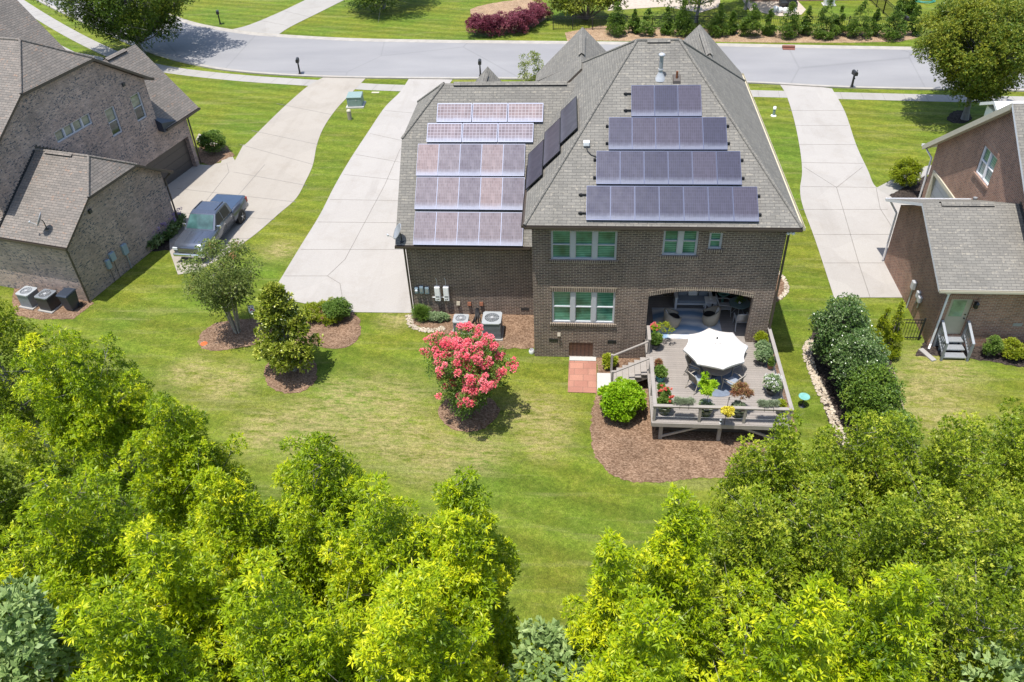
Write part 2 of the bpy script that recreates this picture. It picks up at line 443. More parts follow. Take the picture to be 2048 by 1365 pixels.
plain('hose_green', (0.05, 0.30, 0.20), 0.5, var=0.1)
plain('paint_truck', (0.20, 0.228, 0.285), 0.2, 0.7, var=0.03)
plain('bed_cover', (0.055, 0.085, 0.145), 0.28, var=0.1)
plain('tyre', (0.02, 0.02, 0.02), 0.85, var=0.2)
plain('chrome', (0.65, 0.66, 0.68), 0.15, 0.9, var=0.03)
plain('red_lens', (0.55, 0.05, 0.02), 0.25, var=0.05)
plain('lens_clear', (0.60, 0.62, 0.64), 0.1, var=0.05)
for nm, c0, c1, c2 in (('blade', (0.05, 0.10, 0.02), (0.09, 0.14, 0.03), (0.13, 0.18, 0.05)),):
    leafmat(nm, c0, c1, c2)
def glass(name, col, line, rough=0.08, freq=16):
    mt, t, b = _new(name)
    uv = coord(t, 'UV')
    wv = nd(t, 'ShaderNodeTexWave', wave_type='BANDS', bands_direction='Y'); wv.inputs['Scale'].default_value = freq/6.28*2
    lk(t, uv, wv.inputs['Vector'])
    f = ramp(t, wv.outputs['Fac'], [(0.15, col), (0.7, line)])
    big = ramp(t, noise(t, uv, 1.3, 4), [(0.32, (0.45,)*3), (0.68, (1.35,)*3)])  # uneven reflections painted into the pane colour as soft blotches
    f = mix(t, 1.0, f, big, 'MULTIPLY'); f = mix(t, 1.0, f, (KM,)*3, 'MULTIPLY')
    lk(t, f, b.inputs['Base Color']); b.inputs['Roughness'].default_value = rough
    b.inputs['Coat Weight'].default_value = 0.5; b.inputs['Coat Roughness'].default_value = 0.03
    return mt
glass('pane_green', (0.045, 0.20, 0.13), (0.17, 0.41, 0.30), freq=11)
glass('pane_left', (0.20, 0.24, 0.15), (0.26, 0.30, 0.20), freq=3)
glass('pane_dark', (0.025, 0.045, 0.04), (0.04, 0.07, 0.06), freq=3)
glass('pane_right', (0.12, 0.25, 0.22), (0.22, 0.38, 0.34), freq=9)
glass('pane_door', (0.28, 0.42, 0.27), (0.35, 0.50, 0.33), freq=9)
glass('windscreen', (0.055, 0.125, 0.12), (0.075, 0.155, 0.15), freq=1.0)

def lawn_mat():
    mt, t, b = _new('lawn')
    oc = coord(t)
    n1 = noise(t, oc, 0.16, 4, 0.6); n2 = noise(t, oc, 2.2, 9, 0.78); n3 = noise(t, oc, 6.5, 6, 0.8)
    base = ramp(t, n2, [(0.28, (0.062, 0.094, 0.010)), (0.5, (0.114, 0.148, 0.015)), (0.74, (0.188, 0.202, 0.036))])
    warm = ramp(t, n1, [(0.35, (0.80, 0.98, 0.9)), (0.62, (1.18, 1.05, 1.0))])
    base = mix(t, 1.0, base, warm, 'MULTIPLY')
    # mowing stripes, slightly skewed to the house
    for rz, sc_, amt in ((R(-73), 0.25, 0.10), (R(-73), 0.085, 0.06)):
        wv = nd(t, 'ShaderNodeTexWave', wave_type='BANDS', bands_direction='X'); wv.inputs['Scale'].default_value = sc_
        wv.inputs['Distortion'].default_value = 2.2; wv.inputs['Detail'].default_value = 2; wv.inputs['Detail Scale'].default_value = 0.8
        lk(t, mapping(t, oc, (1, 1, 1), rz), wv.inputs['Vector'])
        st = ramp(t, wv.outputs['Fac'], [(0.25, (1-amt,)*3), (0.75, (1+amt,)*3)])
        base = mix(t, 1.0, base, st, 'MULTIPLY')
    # dry, worn patches
    acc = None
    for (u, v, r) in ((750, 830, 2.2), (690, 800, 1.3), (1070, 830, 1.3), (1085, 880, 1.0), (380, 745, 1.0), (455, 765, 1.2), (610, 850, 1.6), (560, 500, 0.9), (800, 870, 1.5), (1110, 850, 0.7),
                      (1850, 800, 1.8), (1790, 770, 1.2), (1880, 740, 1.4), (870, 905, 1.4), (960, 900, 1.0), (790, 640, .7), (530, 860, 1.2)):
        p = g2(u, v)
        ds = nd(t, 'ShaderNodeVectorMath', operation='DISTANCE'); lk(t, oc, ds.inputs[0]); ds.inputs[1].default_value = (p[0], p[1], 0)
        mr = nd(t, 'ShaderNodeMapRange'); lk(t, ds.outputs['Value'], mr.inputs['Value'])
        mr.inputs['From Min'].default_value = 0; mr.inputs['From Max'].default_value = r*1.9; mr.inputs['To Min'].default_value = 1; mr.inputs['To Max'].default_value = 0
        if acc is None: acc = mr.outputs[0]
        else:
            mx = nd(t, 'ShaderNodeMath', operation='MAXIMUM'); lk(t, acc, mx.inputs[0]); lk(t, mr.outputs[0], mx.inputs[1]); acc = mx.outputs[0]
    nz = noise(t, mapping(t, oc, (1.3, 4.2, 1), R(17)), 1.0, 10, 0.82)
    nb = ramp(t, nz, [(0.41, (0, 0, 0)), (0.57, (1, 1, 1))])
    sq = ramp(t, acc, [(0.0, (0, 0, 0)), (0.30, (0.24,)*3), (0.7, (0.85,)*3)])
    mu = nd(t, 'ShaderNodeMath', operation='MULTIPLY'); lk(t, sq, mu.inputs[0]); lk(t, nb, mu.inputs[1])
    base = mix(t, mu.outputs[0], base, (0.31, 0.255, 0.11))
    pale = ramp(t, noise(t, mapping(t, oc, (0.16, 1.5, 1), R(17)), 1.0, 6, 0.7), [(0.52, (0, 0, 0)), (0.66, (0.42,)*3)])
    base = mix(t, pale, base, (0.235, 0.225, 0.085))
    sp = ramp(t, n3, [(0.3, (0.60,)*3), (0.7, (1.38,)*3)])
    base = mix(t, 1.0, base, sp, 'MULTIPLY')
    tuft = ramp(t, noise(t, mapping(t, oc, (1, 0.55, 1), R(30)), 26, 2, 0.8), [(0.25, (0.52,)*3), (0.75, (1.46,)*3)])
    base = mix(t, 1.0, base, tuft, 'MULTIPLY')
    lk(t, base, b.inputs['Base Color']); b.inputs['Roughness'].default_value = 0.9; b.inputs['Specular IOR Level'].default_value = 0.15
    bump(t, b, noise(t, oc, 16, 4, 0.8), 0.8, 0.05)
lawn_mat()
def mulch_mat(name, c1, c2, c3):
    c1, c2, c3 = sc(c1, KM), sc(c2, KM), sc(c3, KM)
    mt, t, b = _new(name)
    oc = coord(t)
    v = nd(t, 'ShaderNodeTexVoronoi'); v.inputs['Scale'].default_value = 16; lk(t, mapping(t, oc, (1, 1.6, 1), R(33)), v.inputs['Vector'])
    cc = nd(t, 'ShaderNodeSeparateColor'); lk(t, v.outputs['Color'], cc.inputs[0])
    col = ramp(t, cc.outputs[0], [(0.1, c1), (0.55, c2), (0.95, c3)])
    big = ramp(t, noise(t, oc, 1.1, 4), [(0.3, (0.75,)*3), (0.7, (1.15,)*3)])
    col = mix(t, 1.0, col, big, 'MULTIPLY')
    lk(t, col, b.inputs['Base Color']); b.inputs['Roughness'].default_value = 0.95; b.inputs['Specular IOR Level'].default_value = 0.1
    bump(t, b, v.outputs['Distance'], 0.8, 0.03)
mulch_mat('mulch', (0.165, 0.100, 0.062), (0.265, 0.168, 0.108), (0.385, 0.26, 0.175))
mulch_mat('mulch_dark', (0.025, 0.020, 0.018), (0.06, 0.048, 0.042), (0.11, 0.085, 0.07))
mulch_mat('mulch_tan', (0.30, 0.19, 0.11), (0.42, 0.29, 0.18), (0.54, 0.40, 0.27))
mulch_mat('pale_stone', (0.45, 0.36, 0.26), (0.62, 0.52, 0.40), (0.75, 0.68, 0.56))
def street_mat():
    mt, t, b = _new('street')
    oc = coord(t)
    col = ramp(t, noise(t, mapping(t, oc, (0.35, 1.0, 1)), 0.35, 4), [(0.3, (0.205, 0.202, 0.206)), (0.7, (0.252, 0.247, 0.246))])
    f = ramp(t, noise(t, oc, 22, 3), [(0.3, (0.92,)*3), (0.7, (1.06,)*3)])
    col = mix(t, 1.0, col, f, 'MULTIPLY')
    vz = nd(t, 'ShaderNodeTexVoronoi', feature='DISTANCE_TO_EDGE'); vz.inputs['Scale'].default_value = 0.085
    lk(t, mapping(t, oc, (1, 0.6, 1), R(20)), vz.inputs['Vector'])
    cr = ramp(t, vz.outputs['Distance'], [(0.0, (0.84,)*3), (0.006, (1, 1, 1))])
    col = mix(t, 1.0, col, cr, 'MULTIPLY')
    lk(t, col, b.inputs['Base Color']); b.inputs['Roughness'].default_value = 0.85
street_mat()

# ---------------------------------------------------------------- setting
def smooth(pts, n=8, closed=False):
    P = [np.array(p, float) for p in pts]; out = []
    N = len(P)
    rng_ = range(N) if closed else range(N-1)
    for i in rng_:
        p0 = P[(i-1) % N] if closed or i > 0 else P[i]; p1 = P[i]; p2 = P[(i+1) % N]
        p3 = P[(i+2) % N] if closed or i+2 < N else P[(i+1) % N]
        for k in range(n):
            t = k/n
            out.append(0.5*((2*p1)+(-p0+p2)*t+(2*p0-5*p1+4*p2-p3)*t*t+(-p0+3*p1-3*p2+p3)*t**3))
    if not closed: out.append(P[-1])
    return out
def offset(pts, d):
    P = [np.array(p[:2], float) for p in pts]; o = []
    for i in range(len(P)):
        t = P[min(i+1, len(P)-1)]-P[max(i-1, 0)]; t /= np.linalg.norm(t)
        o.append(P[i]+np.array([-t[1], t[0]])*d)
    return o
def ribbon(mb, A, B, z, mi=0):
    n = min(len(A), len(B))
    for i in range(n-1): mb.face([(*A[i][:2], z), (*A[i+1][:2], z), (*B[i+1][:2], z), (*B[i][:2], z)], mi)
def flat(name, pts, z, mat, kind='structure', sm=0, label=None, ragged=0.0):
    P = smooth(pts, sm, True) if sm else pts
    if ragged:
        rg = random.Random(int(abs(pts[0][0]*97+pts[0][1]*31))); Q = []
        for a, b in zip(P, list(P[1:])+[P[0]]):
            n = max(1, int(math.hypot(b[0]-a[0], b[1]-a[1])/0.12))
            for k in range(n): f = k/n; Q.append((a[0]*(1-f)+b[0]*f+rg.gauss(0, ragged), a[1]*(1-f)+b[1]*f+rg.gauss(0, ragged)))
        P = Q
    bm = bmesh.new(); vs = [bm.verts.new((p[0], p[1], z)) for p in P]; f = bm.faces.new(vs)
    if f.normal.z < 0 or f.calc_area() and f.normal.z < 0: f.normal_flip()
    bm.normal_update()
    if f.normal.z < 0: f.normal_flip()
    ul = bm.loops.layers.uv.new('UVMap')
    for l in f.loops: l[ul].uv = l.vert.co.xy
    bmesh.ops.triangulate(bm, faces=[f])
    me = bpy.data.meshes.new(name); bm.to_mesh(me); bm.free()
    me.materials.append(MATS[mat]); o = bpy.data.objects.new(name, me); COL.objects.link(o)
    return tag(o, kind=kind)

gm = MB(); gm.face([(-200, -90, 0), (200, -90, 0), (200, 220, 0), (-200, 220, 0)])
tag(gm.build('ground', 'lawn'), kind='structure')

near = smooth([(-78, 78), (-58, 59.5), (-46, 49.3), (-37.4, 42.3), (-31.3, 38.7), (-26.3, 37), (-19.5, 35.9), (-10.6, 35.4), (-4.8, 35.25), (5, 34.9), (14.9, 34.1), (22.1, 33.0), (34.5, 32.2), (60, 30.5), (110, 27.5)], 6)
far = smooth([(-72, 84), (-52.5, 65.7), (-44, 57), (-37.5, 51.2), (-31, 47.9), (-26.7, 46.7), (-19.7, 45.4), (-12, 44.7), (-5.6, 44.3), (7.6, 43.5), (19.3, 42.5), (30.3, 41.6), (37.7, 41.2), (60, 40), (110, 37)], 6)
sm_ = MB(); ribbon(sm_, near, far, 0.006)
for side, s_ in ((near, 1), (far, -1)):
    pass
tag(sm_.build('street', 'street'), kind='structure')
for e, s_ in ((near, 1), (far, -1)):
    k = MB()
    a = e; b_ = offset(e, 0.38*s_); c_ = offset(e, -0.16*s_)
    n = len(a)
    for i in range(n-1):
        q = lambda P, j, z: (P[j][0], P[j][1], z)
        F = [[q(b_, i, .010), q(b_, i+1, .010), q(a, i+1, .022), q(a, i, .022)], [q(a, i, .022), q(a, i+1, .022), q(c_, i+1, .10), q(c_, i, .10)], [q(c_, i, .10), q(c_, i+1, .10), q(c_, i+1, 0), q(c_, i, 0)]]
        for f in F: k.face(f if s_ < 0 else f[::-1])
    tag(k.build('kerb', 'kerb'), kind='structure')
def strip(pts, w_, z, mat, name, joint=1.5):
    P = smooth(pts, 8); A = offset(P, w_/2); B = offset(P, -w_/2)
    mb = MB(); ribbon(mb, B, A, z)
    # joints
    L_ = 0; nxt = joint
    for i in range(len(P)-1):
        d = np.linalg.norm(np.array(P[i+1])-np.array(P[i]))
        while L_+d > nxt:
            t = (nxt-L_)/d; a = A[i]*(1-t)+A[i+1]*t; b = B[i]*(1-t)+B[i+1]*t
            mb.bar((*a, z+.001), (*b, z+.001), 0.025, 0.006, 1); nxt += joint
        L_ += d
    return tag(mb.build(name, [mat, 'joint']), kind='structure')
strip([(-70, 69), (-60, 59), (-51, 50.5), (-44, 44.4), (-39, 40.6), (-34, 37.9), (-27, 35.85), (-20, 34.55), (-14, 33.5), (-5, 32.9), (8, 32.4), (21.5, 31.4), (32, 30.6), (60, 28.8), (110, 25.5)], 1.35, 0.012, 'concrete', 'sidewalk')

def driveway(name, pts, joints, mat, z=0.020, sm=0):
    o = flat(name, pts, z, mat)
    jm = MB()
    for j in joints:
        for a, b in zip(j, j[1:]): jm.bar((a[0], a[1], z+.002), (b[0], b[1], z+.002), 0.035, 0.008)
    if joints:
        jo = jm.build('joint_line', 'joint', o)
    return o
px = lambda *P: [g2(*p) for p in P]
NL = lambda a, b: (-23.57+a*math.cos(R(12.99))+b*math.sin(R(12.99)), 3.63-a*math.sin(R(12.99))+b*math.cos(R(12.99)))
# left neighbour's drive (one concrete sheet from the street to the garage court)
L_left = smooth(px((655, 152), (632, 163), (607, 180), (560, 222), (497, 284), (487, 290)), 5)
L_right = smooth(px((392, 545), (450, 512), (510, 470), (556, 430), (592, 398), (612, 362), (626, 330), (634, 290), (648, 255), (672, 220), (700, 190), (732, 157)), 6)
driveway('driveway', L_left+px((470, 322), (420, 330))+[NL(-3.0, 15.6), NL(-4.3, 15.5), NL(-4.3, 7.9), NL(.03, 7.9)]+px((338, 470), (340, 505), (356, 550))+L_right, [px((553, 208), (662, 230)), px((503, 262), (636, 290)), px((480, 290), (626, 330)), px((467, 345), (613, 372)), px((445, 262+30), (458, 345)), px((458, 345), (395, 425), (360, 470)), px((355, 378), (592, 405)), px((530, 330), (430, 445)), px((340, 425), (550, 440)), px((345, 480), (500, 478))], 'concrete_left')
# main house drive
M_left = smooth(px((818, 158), (800, 185), (770, 215), (738, 262), (700, 320), (668, 375), (640, 430), (600, 495), (556, 568)), 5)
driveway('driveway', M_left+px((572, 600), (690, 625), (838, 627), (840, 500), (838, 260), (905, 160)), [px((770, 222), (880, 232)), px((740, 268), (840, 290)), px((712, 310), (838, 332)), px((688, 350), (835, 365)), px((660, 400), (835, 403)), px((636, 445), (835, 447)), px((602, 500), (835, 500)), px((568, 553), (655, 553), (690, 520), (770, 370), (800, 300), (838, 262)), px((655, 553), (680, 568), (690, 625))], 'concrete_bright', 0.021)
arc = [(g2(768, 640)[0]+5.0*math.cos(a), g2(768, 640)[1]+2.2*math.sin(a)) for a in np.linspace(0.1, PI-0.1, 24)]
# right neighbour's drive
driveway('driveway', smooth(px((1556, 165), (1572, 190), (1588, 240), (1600, 300), (1604, 345), (1600, 380), (1606, 415), (1630, 480), (1668, 596)), 5)+px((1806, 596), (1772, 520), (1800, 425), (1850, 408))+smooth(px((1790, 388), (1752, 375), (1735, 340), (1712, 290), (1690, 225), (1664, 178)), 5),
    [px((1577, 222), (1688, 222)), px((1588, 252), (1697, 252)), px((1598, 290), (1715, 290)), px((1603, 326), (1727, 328)), px((1603, 374), (1752, 376)), px((1602, 420), (1775, 420)), px((1628, 470), (1800, 470)), px((1648, 527), (1778, 527)), px((1673, 376), (1695, 450), (1718, 530), (1740, 596)), px((1608, 335), (1673, 376), (1725, 335)), px((1752, 376), (1760, 418), (1790, 465))], 'concrete_bright', 0.022)
# drive across the street and the one at the far left
driveway('driveway', smooth(px((462, 60), (500, 50), (560, 25), (612, 0)), 4)+px((660, -25), (745, -30))+smooth(px((700, -5), (640, 25), (580, 55), (552, 74)), 4), [px((565, 22), (620, 35)), px((520, 42), (575, 52))], 'concrete', 0.023)
driveway('driveway', px((60, 60), (110, 108), (150, 150), (230, 140), (205, 115), (150, 105)), [], 'concrete', 0.018)
# right neighbour's short walk
driveway('path', smooth(px((1752, 377), (1790, 358), (1835, 338), (1870, 330)), 4)+px((1880, 345), (1850, 352), (1830, 378), (1790, 400)), [], 'concrete', 0.0275)
driveway('path', smooth(px((470, 322), (455, 300), (430, 285), (398, 268)), 4)+px((392, 280), (420, 300), (445, 318), (440, 332)), [], 'concrete_left', 0.0275)

# planting beds
def bed(pts, mat='mulch', z=0.012, sm=5): return flat('mulch_bed', pts, z, mat, sm=sm, ragged=0.03)
bed(px((396, 680), (404, 697), (430, 703), (470, 697), (515, 690), (540, 680), (545, 640), (500, 638), (440, 645), (410, 660)), z=0.012)
bed(px((590, 640), (585, 690), (625, 690), (665, 698), (705, 690), (722, 665), (719, 640), (700, 624), (640, 610)), z=0.014)
bed(px((529, 748), (535, 770), (557, 784), (585, 787), (615, 778), (635, 755), (630, 725), (605, 710), (560, 712), (535, 730)), z=0.016)
bed(px((877, 825), (888, 848), (915, 862), (945, 864), (980, 850), (998, 825), (985, 800), (950, 786), (910, 790), (885, 805)), z=0.012)
bed(px((818, 628), (824, 650), (868, 662), (905, 690), (960, 700), (1068, 697))+[(0.0, 3.25), (-6.2, 3.25)], z=0.012, sm=0)
bed(px((1190, 700), (1197, 770), (1184, 820), (1181, 870), (1190, 915), (1218, 948), (1262, 965), (1320, 966), (1380, 958), (1450, 957), (1520, 945), (1570, 905), (1594, 860), (1577, 790), (1548, 690), (1535, 640), (1500, 640)), z=0.012, sm=0)
bed([g2(1610, 700), g2(1622, 740), g2(1660, 850), g2(1690, 900), g2(1790, 880), g2(1785, 800), g2(1775, 700), g2(1700, 640), g2(1640, 650)], 'mulch_dark', 0.012)
bed(px((1830, 713), (1862, 712), (1925, 715), (2048, 735), (2120, 735), (2120, 690), (1850, 680)), 'mulch_dark', 0.012, sm=0)
bed(px((1545, 610), (1565, 598), (1572, 575), (1562, 550), (1540, 540)), z=0.012, sm=0)
bed(px((1778, 392), (1790, 402), (1820, 408), (1862, 408), (1870, 360), (1850, 352), (1815, 372)), 'mulch_dark', 0.03, sm=0)
bed(px((1893, 236), (1905, 246), (1927, 247), (1943, 238), (1935, 224), (1910, 222)), 'mulch_dark', 0.012)
bed(px((1135, 85), (1200, 82), (1400, 84), (1560, 86), (1700, 86), (1800, 84), (1836, 76), (1830, 62), (1700, 62), (1400, 58), (1200, 52), (1130, 66)), 'mulch_tan', 0.012, sm=0)
bed(px((940, 20), (1010, 60), (1090, 40), (1060, 0)), 'mulch_tan', 0.013)
bed(px((395, 322), (420, 332), (470, 312), (450, 290), (400, 290)), 'mulch', 0.03, sm=0)
bed(px((290, 505), (345, 500), (362, 440), (340, 425), (300, 470)), 'mulch_dark', 0.0125, sm=0)
bed(px((25, 600), (30, 632), (80, 640), (148, 638), (188, 607), (150, 580), (30, 560)), 'mulch', 0.0125, sm=0)
# paver path to the crawl-space door and the stair landing
flat('path', [(1.6, -2.46), (2.86, -2.46), (2.86, -0.30), (1.6, -0.30)], 0.03, 'red_paver')
flat('path', [(1.62, -0.29), (2.84, -0.29), (2.84, 0.0), (1.62, 0.0)], 0.045, 'slab_white')
lm = MB(); lm.box(2.88, 3.49, -2.40, -1.15, 0, 0.07); tag(lm.build('landing', 'slab_white', bevel=0.01), kind='structure')
# ---------------------------------------------------------------- windows and doors for walls
def window(parent, p0, u, u0, u1, z0, z1, cols=1, pane='pane_green', frame='frame_white', depth=0.10, name='window', rows=2, mull=0.10, sill=None, head=None, fr=0.055):
    """sash window set in a wall opening: frame, its pane and brick sill and head"""
    f = MB(); fd0, fd1 = depth-0.05, depth+0.04
    f.obox(p0, u, u0, u0+fr, fd0, fd1, z0, z1); f.obox(p0, u, u1-fr, u1, fd0, fd1, z0, z1)
    f.obox(p0, u, u0+fr, u1-fr, fd0, fd1, z1-fr, z1); f.obox(p0, u, u0+fr, u1-fr, fd0, fd1, z0, z0+fr*1.3)
    wcol = (u1-u0)/cols
    for c in range(1, cols): f.obox(p0, u, u0+wcol*c-mull/2, u0+wcol*c+mull/2, fd0-0.01, fd1, z0+fr*1.3, z1-fr)
    for c in range(cols):
        a = u0+wcol*c+(fr if c == 0 else mull/2); b = u0+wcol*(c+1)-(fr if c == cols-1 else mull/2)
        for r in range(1, rows):
            zz = z0+(z1-z0)*r/rows; f.obox(p0, u, a, b, fd0+0.012, fd1, zz-0.022, zz+0.022)
        # thin sash stiles
        f.obox(p0, u, a, a+0.03, fd0+0.02, fd1, z0+fr*1.3, z1-fr); f.obox(p0, u, b-0.03, b, fd0+0.02, fd1, z0+fr*1.3, z1-fr)
    wn = f.build(name, frame, parent)
    g = MB(); g.wall(p0, u, 0, 0, 0)
    ux, uy = u; nx, ny = -uy, ux; d = depth+0.025
    P = lambda a, z: (p0[0]+ux*a+nx*d, p0[1]+uy*a+ny*d, z)
    g.face([P(u0, z0), P(u1, z0), P(u1, z1), P(u0, z1)])
    g.build('pane', pane, wn)
    if sill:
        s = MB(); s.obox(p0, u, u0-0.10, u1+0.10, -0.06, depth, z0-0.13, z0-0.001); s.build('sill', sill, wn)
    if head:
        s = MB(); s.obox(p0, u, u0-0.06, u1+0.06, -0.012, 0.03, z1+0.001, z1+0.24); s.build('lintel', head, wn)
    return wn
def gutter(parent, a, b, z, mat='trim_brown', w=0.13, name='gutter'):
    """open gutter from a to b (xy) hanging under the roof edge"""
    mb = MB(); a = Vector((*a, z)); b = Vector((*b, z)); d = (b-a).normalized(); n = Vector((d.y, -d.x, 0))
    h = 0.12; t = 0.012
    q = lambda p, o, dz: p+n*o+Vector((0, 0, dz))
    for (o0, z0, o1, z1) in ((0, 0, t, -h), (0, -h, w, -h+t), (w-t, -h, w, 0)):
        mb.hexa([q(a, o0, min(z0, z1)), q(b, o0, min(z0, z1)), q(b, o1, min(z0, z1)), q(a, o1, min(z0, z1))], [q(a, o0, max(z0, z1)), q(b, o0, max(z0, z1)), q(b, o1, max(z0, z1)), q(a, o1, max(z0, z1))])
    for e in (a, b): mb.bar(q(e, 0, -h/2), q(e, w, -h/2), 0.012, h)
    return mb.build(name, mat, parent)
def downspout(parent, pts, mat='trim_brown', w=0.085):
    mb = MB()
    for p, q in zip(pts, pts[1:]): mb.bar(p, q, w, w*0.75)
    return mb.build('downspout', mat, parent, bevel=0.01)

# ---------------------------------------------------------------- the main house
H = thing('brick_house', 'dark brown brick two-storey house with solar panels on its grey hip roof', 'house')
W_ = 10.3
up_w = (0.79, 3.53, 5.31, 6.73); lo_w = (0.82, 3.58, 1.97, 3.68)
a_, b_ = gy(1329, 452.5), gy(1393, 511.5); w3 = (float(a_[0]), float(gy(1400, 453)[0]), float(b_[2])-0.02, 6.93)
a_, b_ = gy(1420, 466), gy(1444, 498); w4 = (float(a_[0]), float(gy(1447, 466)[0]), float(gy(1420, 499)[2]), float(a_[2]))
cd = (float(gy(1138, 690)[0]), float(gy(1186, 690)[0]), 0.06, 0.86)
AX0, AX1, AZS, AZC, DZ = 5.0, 9.45, 3.50, 3.84, 1.10
mb = MB()
# the back wall left of the porch arch, over it, and right of it
mb.wall((0, 0), (1, 0), AX0, -0.1, 7.1, [up_w, lo_w, cd], 0.12)
mb.wall((AX0, 0), (1, 0), AX1-AX0, 4.4, 7.1, [(w3[0]-AX0, w3[1]-AX0, w3[2], w3[3]), (w4[0]-AX0, w4[1]-AX0, w4[2], w4[3])], 0.12)
mb.wall((AX1, 0), (1, 0), W_-AX1, -0.1, 7.1)
mb.wall((AX0, 0), (1, 0), AX1-AX0, -0.1, DZ)
N = 24; xs = np.linspace(AX0, AX1, N+1); az = lambda x: AZS+(AZC-AZS)*(1-((x-(AX0+AX1)/2)/((AX1-AX0)/2))**2)
for i in range(N):
    x0, x1 = xs[i], xs[i+1]
    mb.face([(x0, 0, az(x0)), (x1, 0, az(x1)), (x1, 0, 4.4), (x0, 0, 4.4)])
    mb.face([(x0, 0.34, az(x0)), (x1, 0.34, az(x1)), (x1, 0, az(x1)), (x0, 0, az(x0))])
    mb.face([(x1, 0.34, az(x1)), (x0, 0.34, az(x0)), (x0, 0.34, 4.4), (x1, 0.34, 4.4)])
mb.face([(AX0, 0, DZ), (AX0, 0.34, DZ), (AX0, 0.34, AZS), (AX0, 0, AZS)][::-1])
mb.face([(AX1, 0, DZ), (AX1, 0.34, DZ), (AX1, 0.34, AZS), (AX1, 0, AZS)])
mb.face([(AX0, 0.34, DZ), (4.9, 0.34, DZ), (4.9, 0.34, 4.4), (AX0, 0.34, 4.4)]); mb.face([(AX1, 0.34, DZ), (AX1, 0.34, 4.4), (10.05, 0.34, 4.4), (10.05, 0.34, DZ)])
mb.wall((W_, 0), (0, 1), 16, -0.1, 7.1); mb.wall((0, 16), (0, -1), 16, -0.1, 7.1); mb.wall((W_, 16), (-1, 0), W_, -0.1, 7.1)
mb.build('wall', 'brick_dark', H)
# garage wing walls
mb = MB(); GY = 3.2
mb.wall((-6.22, GY), (1, 0), 6.22, -0.7, 4.25); mb.wall((-6.22, 15.4), (0, -1), 15.4-GY, -0.7, 4.2)
mb.face([(-6.22, 15.4, 4.2), (-6.22, 3.2, 4.2), (-6.22, 7.2, 7.5), (-6.22, 11.4, 7.5)])
mb.wall((0, 15.4), (-1, 0), 6.22, -0.1, 4.3)
mb.build('wall', 'brick_dark', H)
# arch of upright bricks over the porch
mb = MB(); az2 = lambda x, k: (x, -0.014, az(x)+k)
for i in range(N):
    x0, x1 = xs[i], xs[i+1]
    mb.face([az2(x0, 0.0), az2(x1, 0.0), az2(x1, 0.22), az2(x0, 0.22)])
    mb.face([az2(x1, 0.0), az2(x0, 0.0), (x0, 0.05, az(x0)-0.003), (x1, 0.05, az(x1)-0.003)])
    mb.face([az2(x0, 0.22), az2(x1, 0.22), (x1, 0.01, az(x1)+0.22), (x0, 0.01, az(x0)+0.22)])
mb.build('arch', 'brick_soldier', H)
# porch room behind the arch
mb = MB(); mb.box(4.91, 10.04, 0.0, 3.5, DZ-.09, DZ); mb.build('porch_floor', 'deck_board', H)
mb = MB()
mb.face([(4.9, 3.45, DZ), (10.05, 3.45, DZ), (10.05, 3.45, 4.3), (4.9, 3.45, 4.3)])
mb.face([(4.9, 0.34, DZ), (4.9, 3.45, DZ), (4.9, 3.45, 4.3), (4.9, 0.34, 4.3)])
mb.face([(10.05, 3.45, DZ), (10.05, 0.34, DZ), (10.05, 0.34, 4.3), (10.05, 3.45, 4.3)])
mb.build('porch_wall', 'brick_dark', H)
mb = MB(); mb.face([(4.9, 0.34, 4.28), (4.9, 3.45, 4.28), (10.05, 3.45, 4.28), (10.05, 0.34, 4.28)]); mb.build('porch_ceiling', 'white', H)
window(H, (4.9, 3.45), (1, 0), 3.2, 4.9, 1.12, 3.1, 2, 'pane_dark', 'trim_brown', depth=-0.03, name='porch_door', rows=1)
# windows
for wv, c in ((up_w, 3), (lo_w, 3), (w3, 2), (w4, 1)):
    window(H, (0, 0), (1, 0), *wv, cols=c, mull=0.20, sill='brick_soldier', head=None if wv is w3 else 'brick_soldier', rows=2)
mb = MB(); mb.obox((0, 0), (1, 0), cd[0], cd[1], 0.03, 0.07, cd[2], cd[3])
for i in range(1, 6):
    x = cd[0]+(cd[1]-cd[0])*i/6; mb.obox((0, 0), (1, 0), x-0.008, x+0.008, 0.024, 0.029, cd[2], cd[3], 1)
mb.build('crawl_space_door', ['door_brown', 'dark_void'], H)
for px_, py_ in ((1107, 681), (1224, 684)):
    q = gy(px_, py_); mb = MB()
    mb.obox((0, 0), (1, 0), q[0]-0.2, q[0]+0.2, -0.01, 0.02, q[2]-0.09, q[2]+0.09)
    for k in range(5): mb.obox((0, 0), (1, 0), q[0]-0.18+0.08*k, q[0]-0.14+0.08*k, -0.02, -0.011, q[2]-0.07, q[2]+0.07, 1)
    mb.build('foundation_vent', ['metal_dark', 'black'], H)
q = gy(1050, 619, GY); mb = MB(); mb.obox((0, GY), (1, 0), q[0]-0.2, q[0]+0.2, -0.01, 0.02, q[2]-0.08, q[2]+0.08); mb.build('foundation_vent', 'metal_dark', H)
# the moulded brick ledge low on the garage wall
mb = MB(); mb.obox((-6.22, GY), (1, 0), 2.2, 6.22, -0.05, 0.01, -0.46, -0.36); mb.build('ledge', 'brick_soldier', H)
